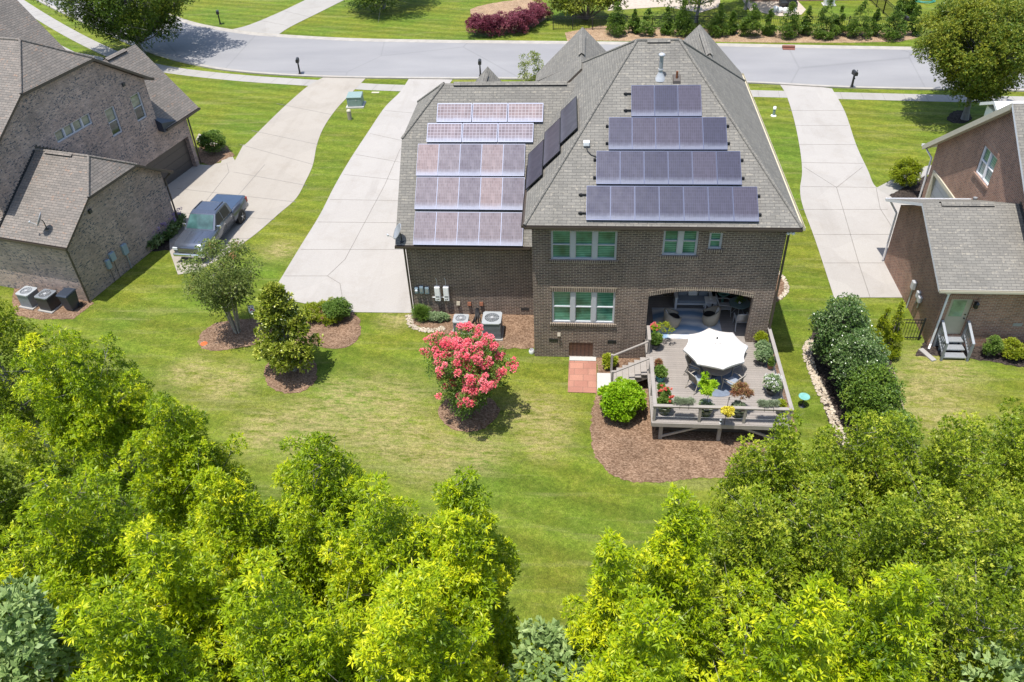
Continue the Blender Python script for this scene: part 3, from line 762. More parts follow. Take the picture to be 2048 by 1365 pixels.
# vent hoods on the garage wall and by the crawl-space door
for px_, py_, mt in ((939, 607, 'copper'), (963, 607, 'copper'), (917, 606, 'pipe_tan')):
    q = gy(px_, py_, GY); mb = MB(); mb.hexa([(q[0]-.09, GY-.14, q[2]-.07), (q[0]+.09, GY-.14, q[2]-.07), (q[0]+.09, GY, q[2]-.07), (q[0]-.09, GY, q[2]-.07)], [(q[0]-.09, GY-.05, q[2]+.09), (q[0]+.09, GY-.05, q[2]+.09), (q[0]+.09, GY, q[2]+.09), (q[0]-.09, GY, q[2]+.09)])
    mb.build('vent_hood', mt, H, bevel=0.01)
q = gy(1118, 668); mb = MB(); mb.hexa([(q[0]-.07, -.12, q[2]-.06), (q[0]+.07, -.12, q[2]-.06), (q[0]+.07, 0, q[2]-.06), (q[0]-.07, 0, q[2]-.06)], [(q[0]-.07, -.04, q[2]+.07), (q[0]+.07, -.04, q[2]+.07), (q[0]+.07, 0, q[2]+.07), (q[0]-.07, 0, q[2]+.07)]); mb.build('vent_hood', 'pipe_tan', H)
# roofs
ZE = 7.22; PB = 0.61; RZ = 12.02; RY = 7.44; YF = RY*2+0.42
BL, BR, FL, FR = (-.27, -.42, ZE), (10.73, -.42, ZE), (-.70, YF, ZE), (10.73, YF, ZE)
RL, RR = (4.3, RY, RZ), (6.15, RY, RZ)
mb = MB(); mb.slab([[BL, BR, RR, RL], [BR, FR, RR], [FR, FL, RL, RR], [FL, BL, RL]], 0.16)
mb.build('roof', ['shingle', 'fascia_brown'], H)
def gable_y(mb, xc, hw, ze, zp, y0, y1, t=0.15):
    """gable with its ridge along y from y0 (back, buried in the roof) to y1 (street)"""
    A, B = (xc-hw, y0, ze), (xc-hw, y1, ze); C, D = (xc, y0, zp), (xc, y1, zp); E, F = (xc+hw, y0, ze), (xc+hw, y1, ze)
    mb.slab([[A, C, D, B], [C, E, F, D]], t)
mb = MB(); gable_y(mb, 8.18, 2.55, ZE, 9.87, 10.6, 16.6); gable_y(mb, 1.86, 2.57, ZE, 9.80, 10.2, 16.6)
mb.build('gable_roof', ['shingle', 'fascia_brown'], H)
mb = MB()
for xc in (8.1, 1.86): mb.face([(xc+2.1, 16.3, 6.9), (xc-2.1, 16.3, 6.9), (xc-2.1, 16.3, 7.2), (xc, 16.3, 9.6), (xc+2.1, 16.3, 7.2)])
mb.box(-0.2, 3.9, 15.9, 16.29, 0, 6.99); mb.box(6.2, 10.25, 15.9, 16.29, 0, 6.99)
mb.build('wall', 'brick_dark', H)
# garage roof with clipped left gable
GE, GP = 4.22, 0.806
gzz = lambda y: GE+(y-2.8)*GP
A = (-4.8, 9.28, gzz(9.28)); Cc = (-6.66, 7.0, gzz(7.0)); Bc = (-6.66, 11.56, gzz(7.0)); RG = (2.6, 9.28, gzz(9.28))
mb = MB()
mb.slab([[(-6.6, 2.8, GE), (-0.0, 2.8, GE), (-0.0, 2.8+.0001, GE), (2.6, 9.28, gzz(9.28)), A, Cc], [Cc, A, Bc], [A, RG, (-0.0, 15.76, GE), (-6.6, 15.76, GE), Bc]], 0.15)
mb.build('garage_roof', ['shingle', 'fascia_brown'], H)
mb = MB(); gable_y(mb, -3.5, 3.0, GE, 7.66, 11.0, 16.6); mb.build('gable_roof', ['shingle', 'fascia_brown'], H)
# ridge caps with vent slots
def ridge_vent(p, q, mat='shingle'):
    mb = MB(); p = Vector(p); q = Vector(q); d = (q-p).normalized(); n = Vector((-d.y, d.x, 0))
    for s_ in (-1, 1):
        a = [p+Vector((0, 0, .075)), q+Vector((0, 0, .075)), q+n*s_*.17+Vector((0, 0, -.035)), p+n*s_*.17+Vector((0, 0, -.035))]
        mb.face(a if s_ < 0 else a[::-1])
        b = [a[3], a[2], a[2]-Vector((0, 0, .06)), a[3]-Vector((0, 0, .06))]; mb.face(b if s_ < 0 else b[::-1], 1)
    return mb.build('ridge_vent', [mat, 'dark_void'], H)
ridge_vent((4.75, RY, RZ), (5.75, RY, RZ)); ridge_vent((-4.3, 9.28, gzz(9.28)), (1.2, 9.28, gzz(9.28)))
ridge_vent((8.18, 11.8, 9.87), (8.18, 15.3, 9.87)); ridge_vent((1.86, 12.2, 9.80), (1.86, 15.3, 9.80)); ridge_vent((-3.5, 12.6, 7.66), (-3.5, 15.5, 7.66))
# hip caps
for p, q in ((BL, RL), (BR, RR), (FR, RR), (FL, RL), (Cc, A), (Bc, A), (RL, RR)):
    mb = MB(); mb.tube([p, q], 0.07, 6, caps=False); mb.build('hip_cap', 'shingle', H)
gutter(H, (-.27, -.42), (10.73, -.42), ZE-0.01); gutter(H, (10.73, -.42), (10.73, 16.5), ZE-0.01, mat='trim_cream'); gutter(H, (-6.6, 2.8), (-0.3, 2.8), GE-0.01)
gutter(H, (-.40, 5.0), (-.27, -.42), ZE-0.01)
downspout(H, [(-6.15, 2.72, 4.08), (-6.28, 3.12, 3.85), (-6.28, 3.12, 0.1), (-6.28, 2.9, 0.02)])
downspout(H, [(10.25, -0.5, 7.1), (10.36, -0.07, 6.8), (10.36, -0.07, 0.1)])
downspout(H, [(-0.1, 2.7, 4.08), (-0.08, 3.1, 3.9), (-0.08, 3.1, -0.3)])
mb = MB(); q = gy(1581, 459, -0.05); mb.box(q[0]-.05, q[0]+.05, -.2, 0.02, q[2]-.12, q[2]+.0); mb.blob((q[0]-.1, -.2, q[2]-.1), (.07, .07, .07)); mb.blob((q[0]+.1, -.2, q[2]-.1), (.07, .07, .07)); mb.build('flood_light', 'white', H)
# things on the roof
bz = lambda y: ZE+(y+.42)*PB
q = [5.28, 5.73, bz(5.73)]
flue = thing('flue_pipe', 'tall galvanised flue pipe near the ridge of the main roof', 'flue pipe', q)
mb = MB(); mb.lathe([(.24, -.1), (.2, .03), (.085, .26), (.085, .30)], n=18); mb.build('flashing', 'metal_light', flue)
mb = MB(); mb.lathe([(.085, .2), (.085, .95)], n=16); mb.build('pipe', 'metal_grey', flue)
mb = MB(); mb.lathe([(.11, .34), (.11, .40)], n=16); mb.build('collar', 'metal_light', flue)
mb = MB(); mb.lathe([(.10, .93), (.14, .95), (.14, 1.02), (.06, 1.06)], n=16); mb.build('cap', 'metal_light', flue)
y = 5.65; vb = thing('vent_pipe', 'short copper-coloured vent pipe on a square flashing beside the flue', 'vent pipe', (5.98, y, bz(y)))
mb = MB(); mb.hexa([(-.17, -.2, -.2*PB+.004), (.17, -.2, -.2*PB+.004), (.17, .2, .2*PB+.004), (-.17, .2, .2*PB+.004)], [(-.14, -.17, .0), (.14, -.17, .0), (.14, .17, .16), (-.14, .17, .16)]); mb.build('flashing', 'garage_brown', vb)
mb = MB(); mb.lathe([(.05, 0), (.05, .36)], n=12); mb.build('pipe', 'copper', vb)
y = 2.79; jb = thing('junction_box', 'small white junction box on the roof left of the upright panel rows', 'junction box', (2.18, y, bz(y)))
mb = MB(); mb.box(-.13, .13, -.12, .12, .03, .22); mb.build('box', 'white', jb, bevel=0.03)
mb = MB(); mb.tube([(0, -.1, .06), (.05, -.25, -.1), (.2, -.4, -.2), (.42, -.48, -.25)], .025, 6); mb.build('conduit', 'black', jb)

# ---------------------------------------------------------------- solar panels
def cells(name, col, line, nu, nv, W, L, rough, spec=0.5, lw=0.05, alt=None, glare=0.45):
    mt, t, b = _new(name)
    oc = coord(t)
    n = nd(t, 'ShaderNodeTexBrick', offset=0.0); lk(t, oc, n.inputs['Vector'])
    n.inputs['Color1'].default_value = c4(col); n.inputs['Color2'].default_value = c4(alt or sc(col, 1.35)); n.inputs['Mortar'].default_value = c4(line)
    n.inputs['Scale'].default_value = 1.0; n.inputs['Brick Width'].default_value = W/nu; n.inputs['Row Height'].default_value = L/nv
    n.inputs['Mortar Size'].default_value = W/nu*lw; n.inputs['Mortar Smooth'].default_value = 0.3
    oi = nd(t, 'ShaderNodeObjectInfo')
    v = ramp(t, oi.outputs['Random'], [(0, (0.70, 0.72, 0.80)), (0.5, (1.0, 0.98, 0.98)), (1, (1.36, 1.18, 1.05))])
    col_ = mix(t, 1.0, n.outputs['Color'], v, 'MULTIPLY')
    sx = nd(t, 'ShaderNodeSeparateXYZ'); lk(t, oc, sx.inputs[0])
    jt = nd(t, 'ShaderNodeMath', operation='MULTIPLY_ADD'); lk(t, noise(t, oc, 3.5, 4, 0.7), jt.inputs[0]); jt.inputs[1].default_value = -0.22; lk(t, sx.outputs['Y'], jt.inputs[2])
    du = ramp(t, jt.outputs[0], [(0.0, (glare,)*3), (0.09, (glare*.45,)*3), (0.24, (0, 0, 0))])     # bluish sky reflection painted into the colour along the lower edge
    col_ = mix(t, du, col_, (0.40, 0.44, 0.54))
    lk(t, col_, b.inputs['Base Color']); b.inputs['Roughness'].default_value = rough; b.inputs['Specular IOR Level'].default_value = spec; b.inputs['Specular Tint'].default_value = (0.84, 0.86, 1.0, 1)
    rr = ramp(t, noise(t, oc, 2.2, 3), [(0.3, (rough*0.9,)*3), (0.7, (rough*1.15,)*3)]); lk(t, rr, b.inputs['Roughness'])
cells('cells_dark', (0.024, 0.024, 0.042), (0.062, 0.064, 0.105), 12, 10, 1.0, 1.6, 0.44, spec=0.27, glare=0.25)
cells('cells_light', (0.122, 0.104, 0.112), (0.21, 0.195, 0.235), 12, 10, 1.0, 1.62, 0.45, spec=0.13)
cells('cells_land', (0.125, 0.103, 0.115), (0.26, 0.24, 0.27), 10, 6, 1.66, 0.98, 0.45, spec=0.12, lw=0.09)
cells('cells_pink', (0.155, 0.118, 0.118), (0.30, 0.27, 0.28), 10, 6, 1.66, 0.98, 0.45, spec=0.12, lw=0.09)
cells('cells_black', (0.040, 0.035, 0.042), (0.05, 0.044, 0.053), 6, 10, 1.0, 3.5, 0.45, lw=0.02, glare=0.05)
plain('frame_blue', (0.075, 0.095, 0.18), 0.4, 0.3, var=0.05)
plain('frame_silver', (0.22, 0.245, 0.35), 0.5, 0.2, var=0.05)
def solar(c, eu, ev, W, L, cmat, fmat, label, group, lift=0.12, fw=0.015):
    """c: lower left corner on the roof; eu along the eave, ev up the slope (unit vectors)"""
    eu = Vector(eu).normalized(); ev = Vector(ev).normalized(); en = eu.cross(ev)
    r = thing('solar_panel', label, 'solar panel', c, 0, group)
    mw = Matrix.Identity(4)
    for i in range(3): mw[i][0] = eu[i]; mw[i][1] = ev[i]; mw[i][2] = en[i]; mw[i][3] = c[i]
    r.matrix_world = mw
    key = (round(W, 3), round(L, 3), cmat, fmat)
    if key in KIDS:
        for k in KIDS[key]:
            d = k.copy(); COL.objects.link(d); d.parent = r
        return r
    mb = MB(); z0, z1 = lift-.035, lift+.006
    mb.box(0, W, 0, fw*1.5, z0, z1); mb.box(0, W, L-fw*1.5, L, z0, z1); mb.box(0, fw, fw*1.5, L-fw*1.5, z0, z1); mb.box(W-fw, W, fw*1.5, L-fw*1.5, z0, z1)
    a = mb.build('frame', fmat, r)
    mb = MB(); mb.face([(fw, fw, lift), (W-fw, fw, lift), (W-fw, L-fw, lift), (fw, L-fw, lift)]); mb.face([(0, 0, z0), (0, L, z0), (W, L, z0), (W, 0, z0)])
    b = mb.build('cells', cmat, r)
    ks = []
    for yy in (L*.22, L*.78):
        mb = MB(); mb.box(0.02, W-.02, yy-.02, yy+.02, 0.0, z0-.002); ks.append(mb.build('rail', 'black', r))
    KIDS[key] = (a, b, *ks)
    return r
ORD = ['first', 'second', 'third', 'fourth', 'fifth', 'sixth', 'seventh']
sl_b = Vector((0, 1, PB)).normalized()
P_B = lambda u, v: (lambda d: Vector(CAM+d*(np.dot(np.array([0, -.42, ZE+.12])-CAM, [0, -PB, 1])/np.dot(d, [0, -PB, 1]))))(_ray(u, v))
rows = [((1172, 438), (1518, 440), (1172, 369), 7, 'bottom row of seven'), ((1192, 366), (1484, 367), (1192, 300), 6, 'row of six'), ((1217, 297), (1455, 298), (1217, 234), 5, 'row of five on the main roof'), ((1262.5, 231), (1404, 232), (1263, 169), 3, 'row of three below the flue')]
for a, b, c, n, nm in rows:
    A0, B0, C0 = P_B(*a), P_B(*b), P_B(*c)
    pitch_ = (B0.x-A0.x)/n; L = (C0-A0).length-0.02; yb = A0.y; base = Vector((A0.x, yb, ZE+(yb+.42)*PB))
    for i in range(n):
        c0 = base+Vector((pitch_*i+.006, 0, 0))
        end = ', last' if i == n-1 else ''
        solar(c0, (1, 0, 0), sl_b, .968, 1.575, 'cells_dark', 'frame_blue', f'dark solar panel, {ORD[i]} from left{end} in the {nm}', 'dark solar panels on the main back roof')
    # rail ends poking out at both sides
    for yy in (.35, 1.2):
        for xx, s_ in ((A0.x, -1), (B0.x, 1)):
            if s_ > 0 and n == 3: continue
            p = base+sl_b*yy+Vector((xx-A0.x, 0, 0))+Vector((0, -PB, 1)).normalized()*.06
            k = MB(); ln = .32 if (s_ < 0 and n in (3, 7)) else .10
            k.bar(p, p+Vector((s_*ln, 0, 0)), .05, .05); k.bar(p+Vector((s_*ln*.7, 0, -.06)), p+Vector((s_*ln*.7, 0, .03)), .1, .1)
            k.build('rail_end', 'black', H)
sl_g = Vector((0, 1, GP)).normalized()
P_G = lambda u, v: (lambda d: Vector(CAM+d*(np.dot(np.array([0, 2.8, GE+.12])-CAM, [0, -GP, 1])/np.dot(d, [0, -GP, 1]))))(_ray(u, v))
rowsg = [((826, 487), (1045, 487), (829, 419), 5, 'garage eave row of five', 1), ((829, 416), (1047, 416), (832, 351), 5, 'middle garage row of five', 1), ((832, 349), (1048.5, 349), (836, 284), 5, 'upper garage row of five', 1),
         ((853, 282), (1067, 282), (854, 244), 3, 'lower row of three', 0), ((873, 242), (1087, 242), (874, 204), 3, 'topmost row of three', 0)]
for a, b, c, n, nm, up in rowsg:
    A0, B0, C0 = P_G(*a), P_G(*b), P_G(*c)
    pitch_ = (B0.x-A0.x)/n; base = Vector((A0.x, A0.y, GE+(A0.y-2.8)*GP))
    for i in range(n):
        c0 = base+Vector((pitch_*i+.006, 0, 0)); end = ', last' if i == n-1 else ''
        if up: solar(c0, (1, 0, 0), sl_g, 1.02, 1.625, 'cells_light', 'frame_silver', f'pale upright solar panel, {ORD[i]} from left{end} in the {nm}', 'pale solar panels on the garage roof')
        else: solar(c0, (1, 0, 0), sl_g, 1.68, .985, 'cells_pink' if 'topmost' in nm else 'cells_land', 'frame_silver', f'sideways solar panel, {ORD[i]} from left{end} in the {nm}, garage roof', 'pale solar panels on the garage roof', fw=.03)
# three long black panels stepping up the left slope of the main roof
LA, LB = 1.003, 0.02744            # slope of the left face along x and y
sl_w = Vector((LA, LB, LA*LA+LB*LB)).normalized(); wz = lambda x, y: ZE+LA*(x+.27)+LB*(y+.42)
for (x0, y0), nm in (((-.40, 2.35), 'lowest'), ((.33, 3.05), 'middle'), ((1.05, 3.74), 'topmost')):
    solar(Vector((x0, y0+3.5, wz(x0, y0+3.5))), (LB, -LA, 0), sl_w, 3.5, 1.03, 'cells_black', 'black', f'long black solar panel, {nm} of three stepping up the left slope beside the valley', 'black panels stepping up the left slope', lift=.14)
# satellite dish over the garage eave
def dish(loc, rz, label, lift=0.0):
    r = thing('satellite_dish', label, 'satellite dish', loc, rz)
    mb = MB(); mb.box(-.09, .09, -.09, .09, lift-.02, lift+.02); mb.tube([(0, 0, lift), (0, 0, lift+.38), (.0, -.06, lift+.52)], .025, 8); mb.build('mast', 'metal_dark', r)
    ax = Vector((0, -.86, .5)).normalized(); a = ax.cross(Vector((0, 0, 1))).normalized(); b = a.cross(ax); c = Vector((0, -.1, lift+.56))
    vs = []; fs = []; n = 24; m = 6
    for i in range(m+1):
        for k in range(n):
            t = 2*PI*k/n; rr = i/m; vs.append(c+a*math.cos(t)*rr*.27+b*math.sin(t)*rr*.40+ax*(rr*rr*.07))
    for i in range(m):
        for k in range(n): fs.append((i*n+k, i*n+(k+1) % n, (i+1)*n+(k+1) % n, (i+1)*n+k))
    mb = MB(); mb.mesh(vs, fs, 0, True); d_ = mb.build('reflector', 'metal_grey', r); s_ = d_.modifiers.new('t', 'SOLIDIFY'); s_.thickness = .02
    mb = MB(); e = c+ax*.42-b*.30; mb.tube([c-b*.36, e], .015, 6); mb.bar(e-a*.07, e+a*.07, .06, .07); mb.build('feed_arm', 'metal_light', r)
    return r
dish((-6.3, 2.95, 4.32), R(-62), 'satellite dish on the eave corner of the garage roof beside the solar panels')

# ---------------------------------------------------------------- boxes on the garage wall, air conditioners
def wallbox(name, px_, py0, px1, py1, y, label, cat, mat, dep=.16, door=None, group=None):
    a = gy(px_, py0, y-dep); b = gy(px1, py1, y-dep)
    r = thing(name, label, cat, (a[0], y, b[2]), 0, group); w_ = b[0]-a[0]; h_ = a[2]-b[2]
    mb = MB(); mb.box(0, w_, -dep, -.002, 0, h_); mb.build('case', mat, r, bevel=.02)
    return r, w_, h_, dep
for px_, lb in ((868, 'left'), (885.5, 'right')):
    r, w_, h_, dp = wallbox('inverter', px_, 576, px_+13.5, 603, GY, f'white solar inverter, the {lb} one of two on the garage wall', 'inverter', 'white', .2, group='inverters on the garage wall')
    mb = MB(); mb.box(.04, w_-.04, -dp-.006, -dp-.001, h_*.30, h_*.36); mb.box(.06, .12, -dp-.006, -dp-.001, h_*.08, h_*.14); mb.box(.14, .2, -dp-.006, -dp-.001, h_*.12, h_*.18); mb.build('display', 'metal_dark', r)
    mb = MB(); mb.tube([(w_/2, -.08, h_), (w_/2, -.05, h_+.35), (w_/2-.05, -.03, h_+.45)], .018, 6); mb.tube([(.02, -.05, .12), (-.16, -.04, .12)], .03, 6); mb.build('conduit', 'metal_light', r)
for px_, py0, px1, py1, lb in ((828.5, 577, 837, 588, 'grey meter box with a glass dial, nearest the garage corner'), (838, 574.5, 847.5, 588, 'grey-blue breaker box, tallest of the three at the garage corner'), (849, 576.5, 858.5, 589, 'grey-blue disconnect box nearest the white inverters')):
    r, w_, h_, dp = wallbox('meter_box', px_, py0, px1, py1, GY, lb, 'meter box', 'meter_blue', .14, group='utility boxes on the garage wall')
    mb = MB()
    if 'dial' in lb: mb.lathe([(.07, 0), (.07, .03), (.05, .05)], (0, 0, 0), 14); o = mb.build('dial', 'lens_clear', r); o.rotation_euler = (PI/2, 0, 0); o.location = (w_/2, -dp, h_*.55)
    else: mb.box(w_*.2, w_*.8, -dp-.012, -dp-.001, h_*.25, h_*.75); mb.build('hatch', 'metal_grey', r)
def ac_unit(x0, x1, y0, y1, h, label, body='ac_dark', top='ac_light', z=0.0, rz=0.0, group=None, slats=True):
    cx, cy = (x0+x1)/2, (y0+y1)/2; r = thing('air_conditioner', label, 'air conditioner', (cx, cy, z), rz, group); a, b = (x1-x0)/2, (y1-y0)/2
    mb = MB(); mb.box(-a-.08, a+.08, -b-.08, b+.08, 0, .07); mb.build('base_slab', 'concrete', r)
    mb = MB(); mb.box(-a+.02, a-.02, -b+.02, b-.02, .07, h-.05)
    if slats:
        k = 0
        while .14+k*.075 < h-.1:
            zz = .14+k*.075; k += 1
            mb.box(-a, a, -b, -b+.018, zz, zz+.03, 1); mb.box(a-.018, a, -b+.018, b, zz, zz+.03, 1); mb.box(-a, -a+.018, -b+.018, b, zz, zz+.03, 1)
    mb.build('body', [body, 'ac_grey'], r)
    # top ring with a round opening
    mb = MB(); n = 32; ri = min(a, b)*.80; o_ = []; i_ = []
    for k in range(n):
        t = 2*PI*(k+.5)/n; cx_, sy_ = math.cos(t), math.sin(t); mx_ = max(abs(cx_), abs(sy_)); o_.append((cx_/mx_*(a+.02), sy_/mx_*(b+.02))); i_.append((cx_*ri, sy_*ri))
    for k in range(n):
        j = (k+1) % n
        mb.face([(*o_[k], h), (*o_[j], h), (*i_[j], h+.01), (*i_[k], h+.01)]); mb.face([(*i_[k], h+.01), (*i_[j], h+.01), (*i_[j], h-.10), (*i_[k], h-.10)]); mb.face([(*o_[j], h), (*o_[k], h), (*o_[k], h-.06), (*o_[j], h-.06)])
    mb.build('top_cover', top, r)
    mb = MB()
    for k in range(3):
        t = 2*PI*k/3; p = [(.06, -.05), (ri*.9, -.16), (ri*.95, .12), (.06, .06)]
        mb.face([(x*math.cos(t)-y*math.sin(t), x*math.sin(t)+y*math.cos(t), h-.09+.04*(y > 0)) for x, y in p])
    mb.lathe([(.08, h-.1), (.08, h-.05)], n=12); mb.face([(i_[k][0], i_[k][1], h-.12) for k in range(n)], 1)
    mb.build('fan', ['ac_light', 'metal_dark'], r)
    mb = MB()
    for rr in (.3, .55, .8):
        mb.tube([(math.cos(t)*ri*rr, math.sin(t)*ri*rr, h+.005) for t in np.linspace(0, 2*PI, 25)], .006, 4, caps=False)
    for k in range(8):
        t = PI*k/8; mb.tube([(math.cos(t)*ri, math.sin(t)*ri, h+.012), (-math.cos(t)*ri, -math.sin(t)*ri, h+.012)], .006, 4)
    mb.lathe([(.07, h), (.07, h+.03)], n=10)
    mb.build('grille', 'metal_light', r)
    return r
ac1 = ac_unit(-4.00, -3.30, 1.55, 2.2, .72, 'small grey air conditioner behind the pink crape myrtle, left of the pair', body='ac_grey', group='air conditioners behind the main house')
ac2 = ac_unit(-2.54, -1.67, 1.15, 2.1, .98, 'large dark ribbed air conditioner behind the pink crape myrtle, right of the pair', group='air conditioners behind the main house')
mb = MB()
for dx in (-.05, 0, .05): mb.tube([(-3.0+dx, 3.12, .45), (-3.0+dx, 3.0, .2), (-2.9+dx*3, 2.4, .12), (-2.62, 1.9, .25+dx)], .028, 6)
for dx in (-.03, .03): mb.tube([(-3.05+dx, 3.12, .42), (-3.08+dx, 2.9, .1), (-3.2, 2.3, .1), (-3.3, 1.9, .2+dx)], .025, 6)
tag(mb.build('refrigerant_line', 'black'), 'black insulated pipes from the garage wall to the two air conditioners', 'pipe')
mb = MB(); mb.lathe([(.12, 0), (.14, .1), (.11, .2)], (0, 0, 0), 14, cap1=False); mb.lathe([(.09, .04), (.09, .05)], (0, 0, 0), 14)
tag(mb.build('drain_pot', 'white', loc=(-.15, .25, 0)), 'small white drain bucket at the brick corner beside the lawn', 'bucket')
# ---------------------------------------------------------------- left neighbour (local x right of its side wall, local y from back to street)
TH = R(12.99)
LH = thing('brick_house', 'tan and grey brick house with clipped gables left of the driveway', 'house', (-23.57, 3.63, 0), -TH)
LO = np.array([-23.57, 3.63, 0.0]); ca_, sa_ = math.cos(TH), math.sin(TH)
def lw(a, b, z=0.0): return (LO[0]+a*ca_+b*sa_, LO[1]-a*sa_+b*ca_, z)
def ll(q): d = np.array(q)-LO; return (float(d[0]*ca_-d[1]*sa_), float(d[0]*sa_+d[1]*ca_), float(q[2]))
WD = 7.76; PW_ = 0.66; ZW = 3.61
wzf = lambda b: ZW+PW_*(b+.35)
mb = MB()
mb.wall((-9.5, 0), (1, 0), 9.5, -0.6, 3.75)
mb.wall((0, 0), (0, 1), WD, -0.6, 3.7)
mb.face([(0, 0, 3.7), (0, WD, 3.7), (0, WD-2.0, wzf(2.0)-.1), (0, 2.0, wzf(2.0)-.1)])
mb.wall((0, WD), (-1, 0), 3.91, -0.2, 3.7)
mb.build('wall', 'brick_tan', LH)
M0 = -3.91; EV = 6.77
mz = lambda b: EV+.65*(b-.2)
wn1 = (9.17, 10.0, 4.76, 6.38); wn2 = (11.4, 12.27, 4.76, 6.33); tr = (5.35, 8.1, 6.08, 6.70); gd = (10.86, 15.2, 0.02, 2.2)
mb = MB()
o = lambda W: (W[0]-.55, W[1]-.55, W[2], W[3])
mb.wall((M0, .55), (0, 1), 12.4, 3.55, 6.85, [o(wn1), o(wn2), o(tr)], .12)
mb.wall((M0, .55), (0, 1), 14.98, -0.2, 3.55, [(gd[0]-.55, gd[1]-.55, 0, 2.2)], .35)
mb.face([(M0, .55, 6.85), (M0, 12.95, 6.85), (M0, 9.46, 9.15), (M0, 4.12, 9.15)])
mb.wall((-17, .55), (1, 0), 13.09, -0.2, 6.9)
mb.wall((M0, 12.95), (-1, 0), 13.0, 3.0, 6.9)
mb.wall((M0, 15.53), (-1, 0), 6.2, -0.2, 3.7)
mb.face([(-3.95, 15.53, 3.7), (-10.0, 15.53, 3.7), (-6.95, 15.53, 7.2)])
mb.wall((-12.9, 18.0), (-1, 0), 11.0, -0.2, 4.2); mb.wall((-12.9, 8), (0, 1), 10.0, -0.2, 4.2)
mb.build('wall', 'brick_tan', LH)
# roofs
oe = .49
mb = MB()
C1 = (oe, 1.99, wzf(1.99)); B1 = (oe, WD-1.99, wzf(1.99)); A1 = (-.54, WD/2, wzf(WD/2)); R1 = (-3.95, WD/2, wzf(WD/2))
mb.slab([[(-9.5, -.35, ZW), (oe, -.35, ZW), C1, A1, R1, (-3.95, .7, wzf(.7)), (-9.5, .7, wzf(.7))], [C1, B1, A1], [B1, (oe, WD+.35, ZW), (-3.95, WD+.35, ZW), R1, A1]], .14)
mb.build('roof', ['shingle_brown', 'trim_brown'], LH)
mb = MB()
C2 = (M0+.3, 4.12, mz(4.12)); B2 = (M0+.3, 9.46, mz(4.12)); A2 = (-5.3, 6.79, mz(6.79)); R2 = (-17.5, 6.79, mz(6.79))
mb.slab([[(-17.5, .2, EV), (M0+.3, .2, EV), C2, A2, R2], [C2, B2, A2], [B2, (M0+.3, 13.38, EV), (-17.5, 13.38, EV), R2, A2]], .15)
mb.build('roof', ['shingle_brown', 'trim_brown'], LH)
mb = MB(); zr, pr = 7.6, 1.11
mb.slab([[(-3.45, 12.97, 3.72), (-3.45, 16.45, 3.72), (-6.95, 16.45, zr), (-6.95, 12.97, zr)], [(-6.95, 12.97, zr), (-6.95, 16.45, zr), (-10.45, 16.45, 3.72), (-10.45, 12.97, 3.72)]], .14)
mb.build('garage_roof', ['shingle_brown', 'trim_brown'], LH)
mb = MB(); fz = lambda a: 6.48+1.23*(-14.9-a)
mb.slab([[(-12.8, 7.5, fz(-12.8)), (-12.8, 18.2, fz(-12.8)), (-19, 18.2, fz(-19)), (-19, 7.5, fz(-19))], [(-19, 7.5, fz(-19)), (-19, 18.2, fz(-19)), (-25.2, 18.2, fz(-12.8)), (-25.2, 7.5, fz(-12.8))]], .14)
mb.build('gable_roof', ['shingle_brown', 'trim_brown'], LH)
for p, q in ((C1, A1), (B1, A1), (A1, R1), (C2, A2), (B2, A2), (A2, R2)):
    mb = MB(); mb.tube([p, q], .07, 6, caps=False); mb.build('hip_cap', 'shingle_brown', LH)
def vent_l(p, q):
    mb = MB(); p = Vector(p); q = Vector(q); d = (q-p).normalized(); n = Vector((-d.y, d.x, 0))
    for s_ in (-1, 1):
        a = [p+Vector((0, 0, .085)), q+Vector((0, 0, .085)), q+n*s_*.19+Vector((0, 0, -.03)), p+n*s_*.19+Vector((0, 0, -.03))]
        mb.face(a if s_ < 0 else a[::-1]); b = [a[3], a[2], a[2]-Vector((0, 0, .06)), a[3]-Vector((0, 0, .06))]; mb.face(b if s_ < 0 else b[::-1], 1)
    return mb.build('ridge_vent', ['shingle_brown', 'dark_void'], LH)
vent_l((-3.2, WD/2, R1[2]), (-1.5, WD/2, R1[2])); vent_l((-6.95, 13.6, zr), (-6.95, 15.4, zr)); vent_l((-16, 6.79, R2[2]), (-7.6, 6.79, R2[2]))
# step flashing where the low roof meets the tall wall
mb = MB()
for k in range(26):
    b = -.1+k*(WD/2)/26; mb.obox((M0, 0), (0, 1), b, b+.16, -.012, .02, wzf(b)-.05, wzf(b)+.20)
for k in range(22):
    b = WD/2+k*(WD/2+.3)/22; z = wzf(WD-b); mb.obox((M0, 0), (0, 1), b, b+.17, -.012, .02, z-.05, z+.20)
tag(mb.build('step_flashing', 'metal_dark', LH), kind='stuff')
# dark metal saddle where the lower garage roof starts
mb = MB(); mb.hexa([(M0-.05, 12.78, 3.62), (M0+.46, 12.78, 3.55), (M0+.46, 14.1, 3.66), (M0-.4, 14.1, 4.15)], [(M0-.05, 12.78, 4.4), (M0+.42, 12.78, 4.15), (M0+.42, 14.1, 3.78), (M0-.4, 14.1, 4.26)])
mb.build('metal_saddle', 'bin_navy', LH)
for wv, pn in ((wn1, 'pane_left'), (wn2, 'pane_left')):
    wd = window(LH, (M0, 0), (0, 1), *wv, cols=1, pane='pane_left', depth=.10, rows=2)
    g = MB(); g.obox((M0, 0), (0, 1), wv[0]+.09, wv[1]-.09, .108, .118, wv[2]+.1, (wv[2]+wv[3])/2-.03); g.build('pane', 'pane_dark', wd)
window(LH, (M0, 0), (0, 1), *tr, cols=4, pane='pane_left', depth=.10, rows=1, mull=.09)
mb = MB(); mb.obox((M0, 0), (0, 1), gd[0], gd[1], .30, .36, 0, 2.2)
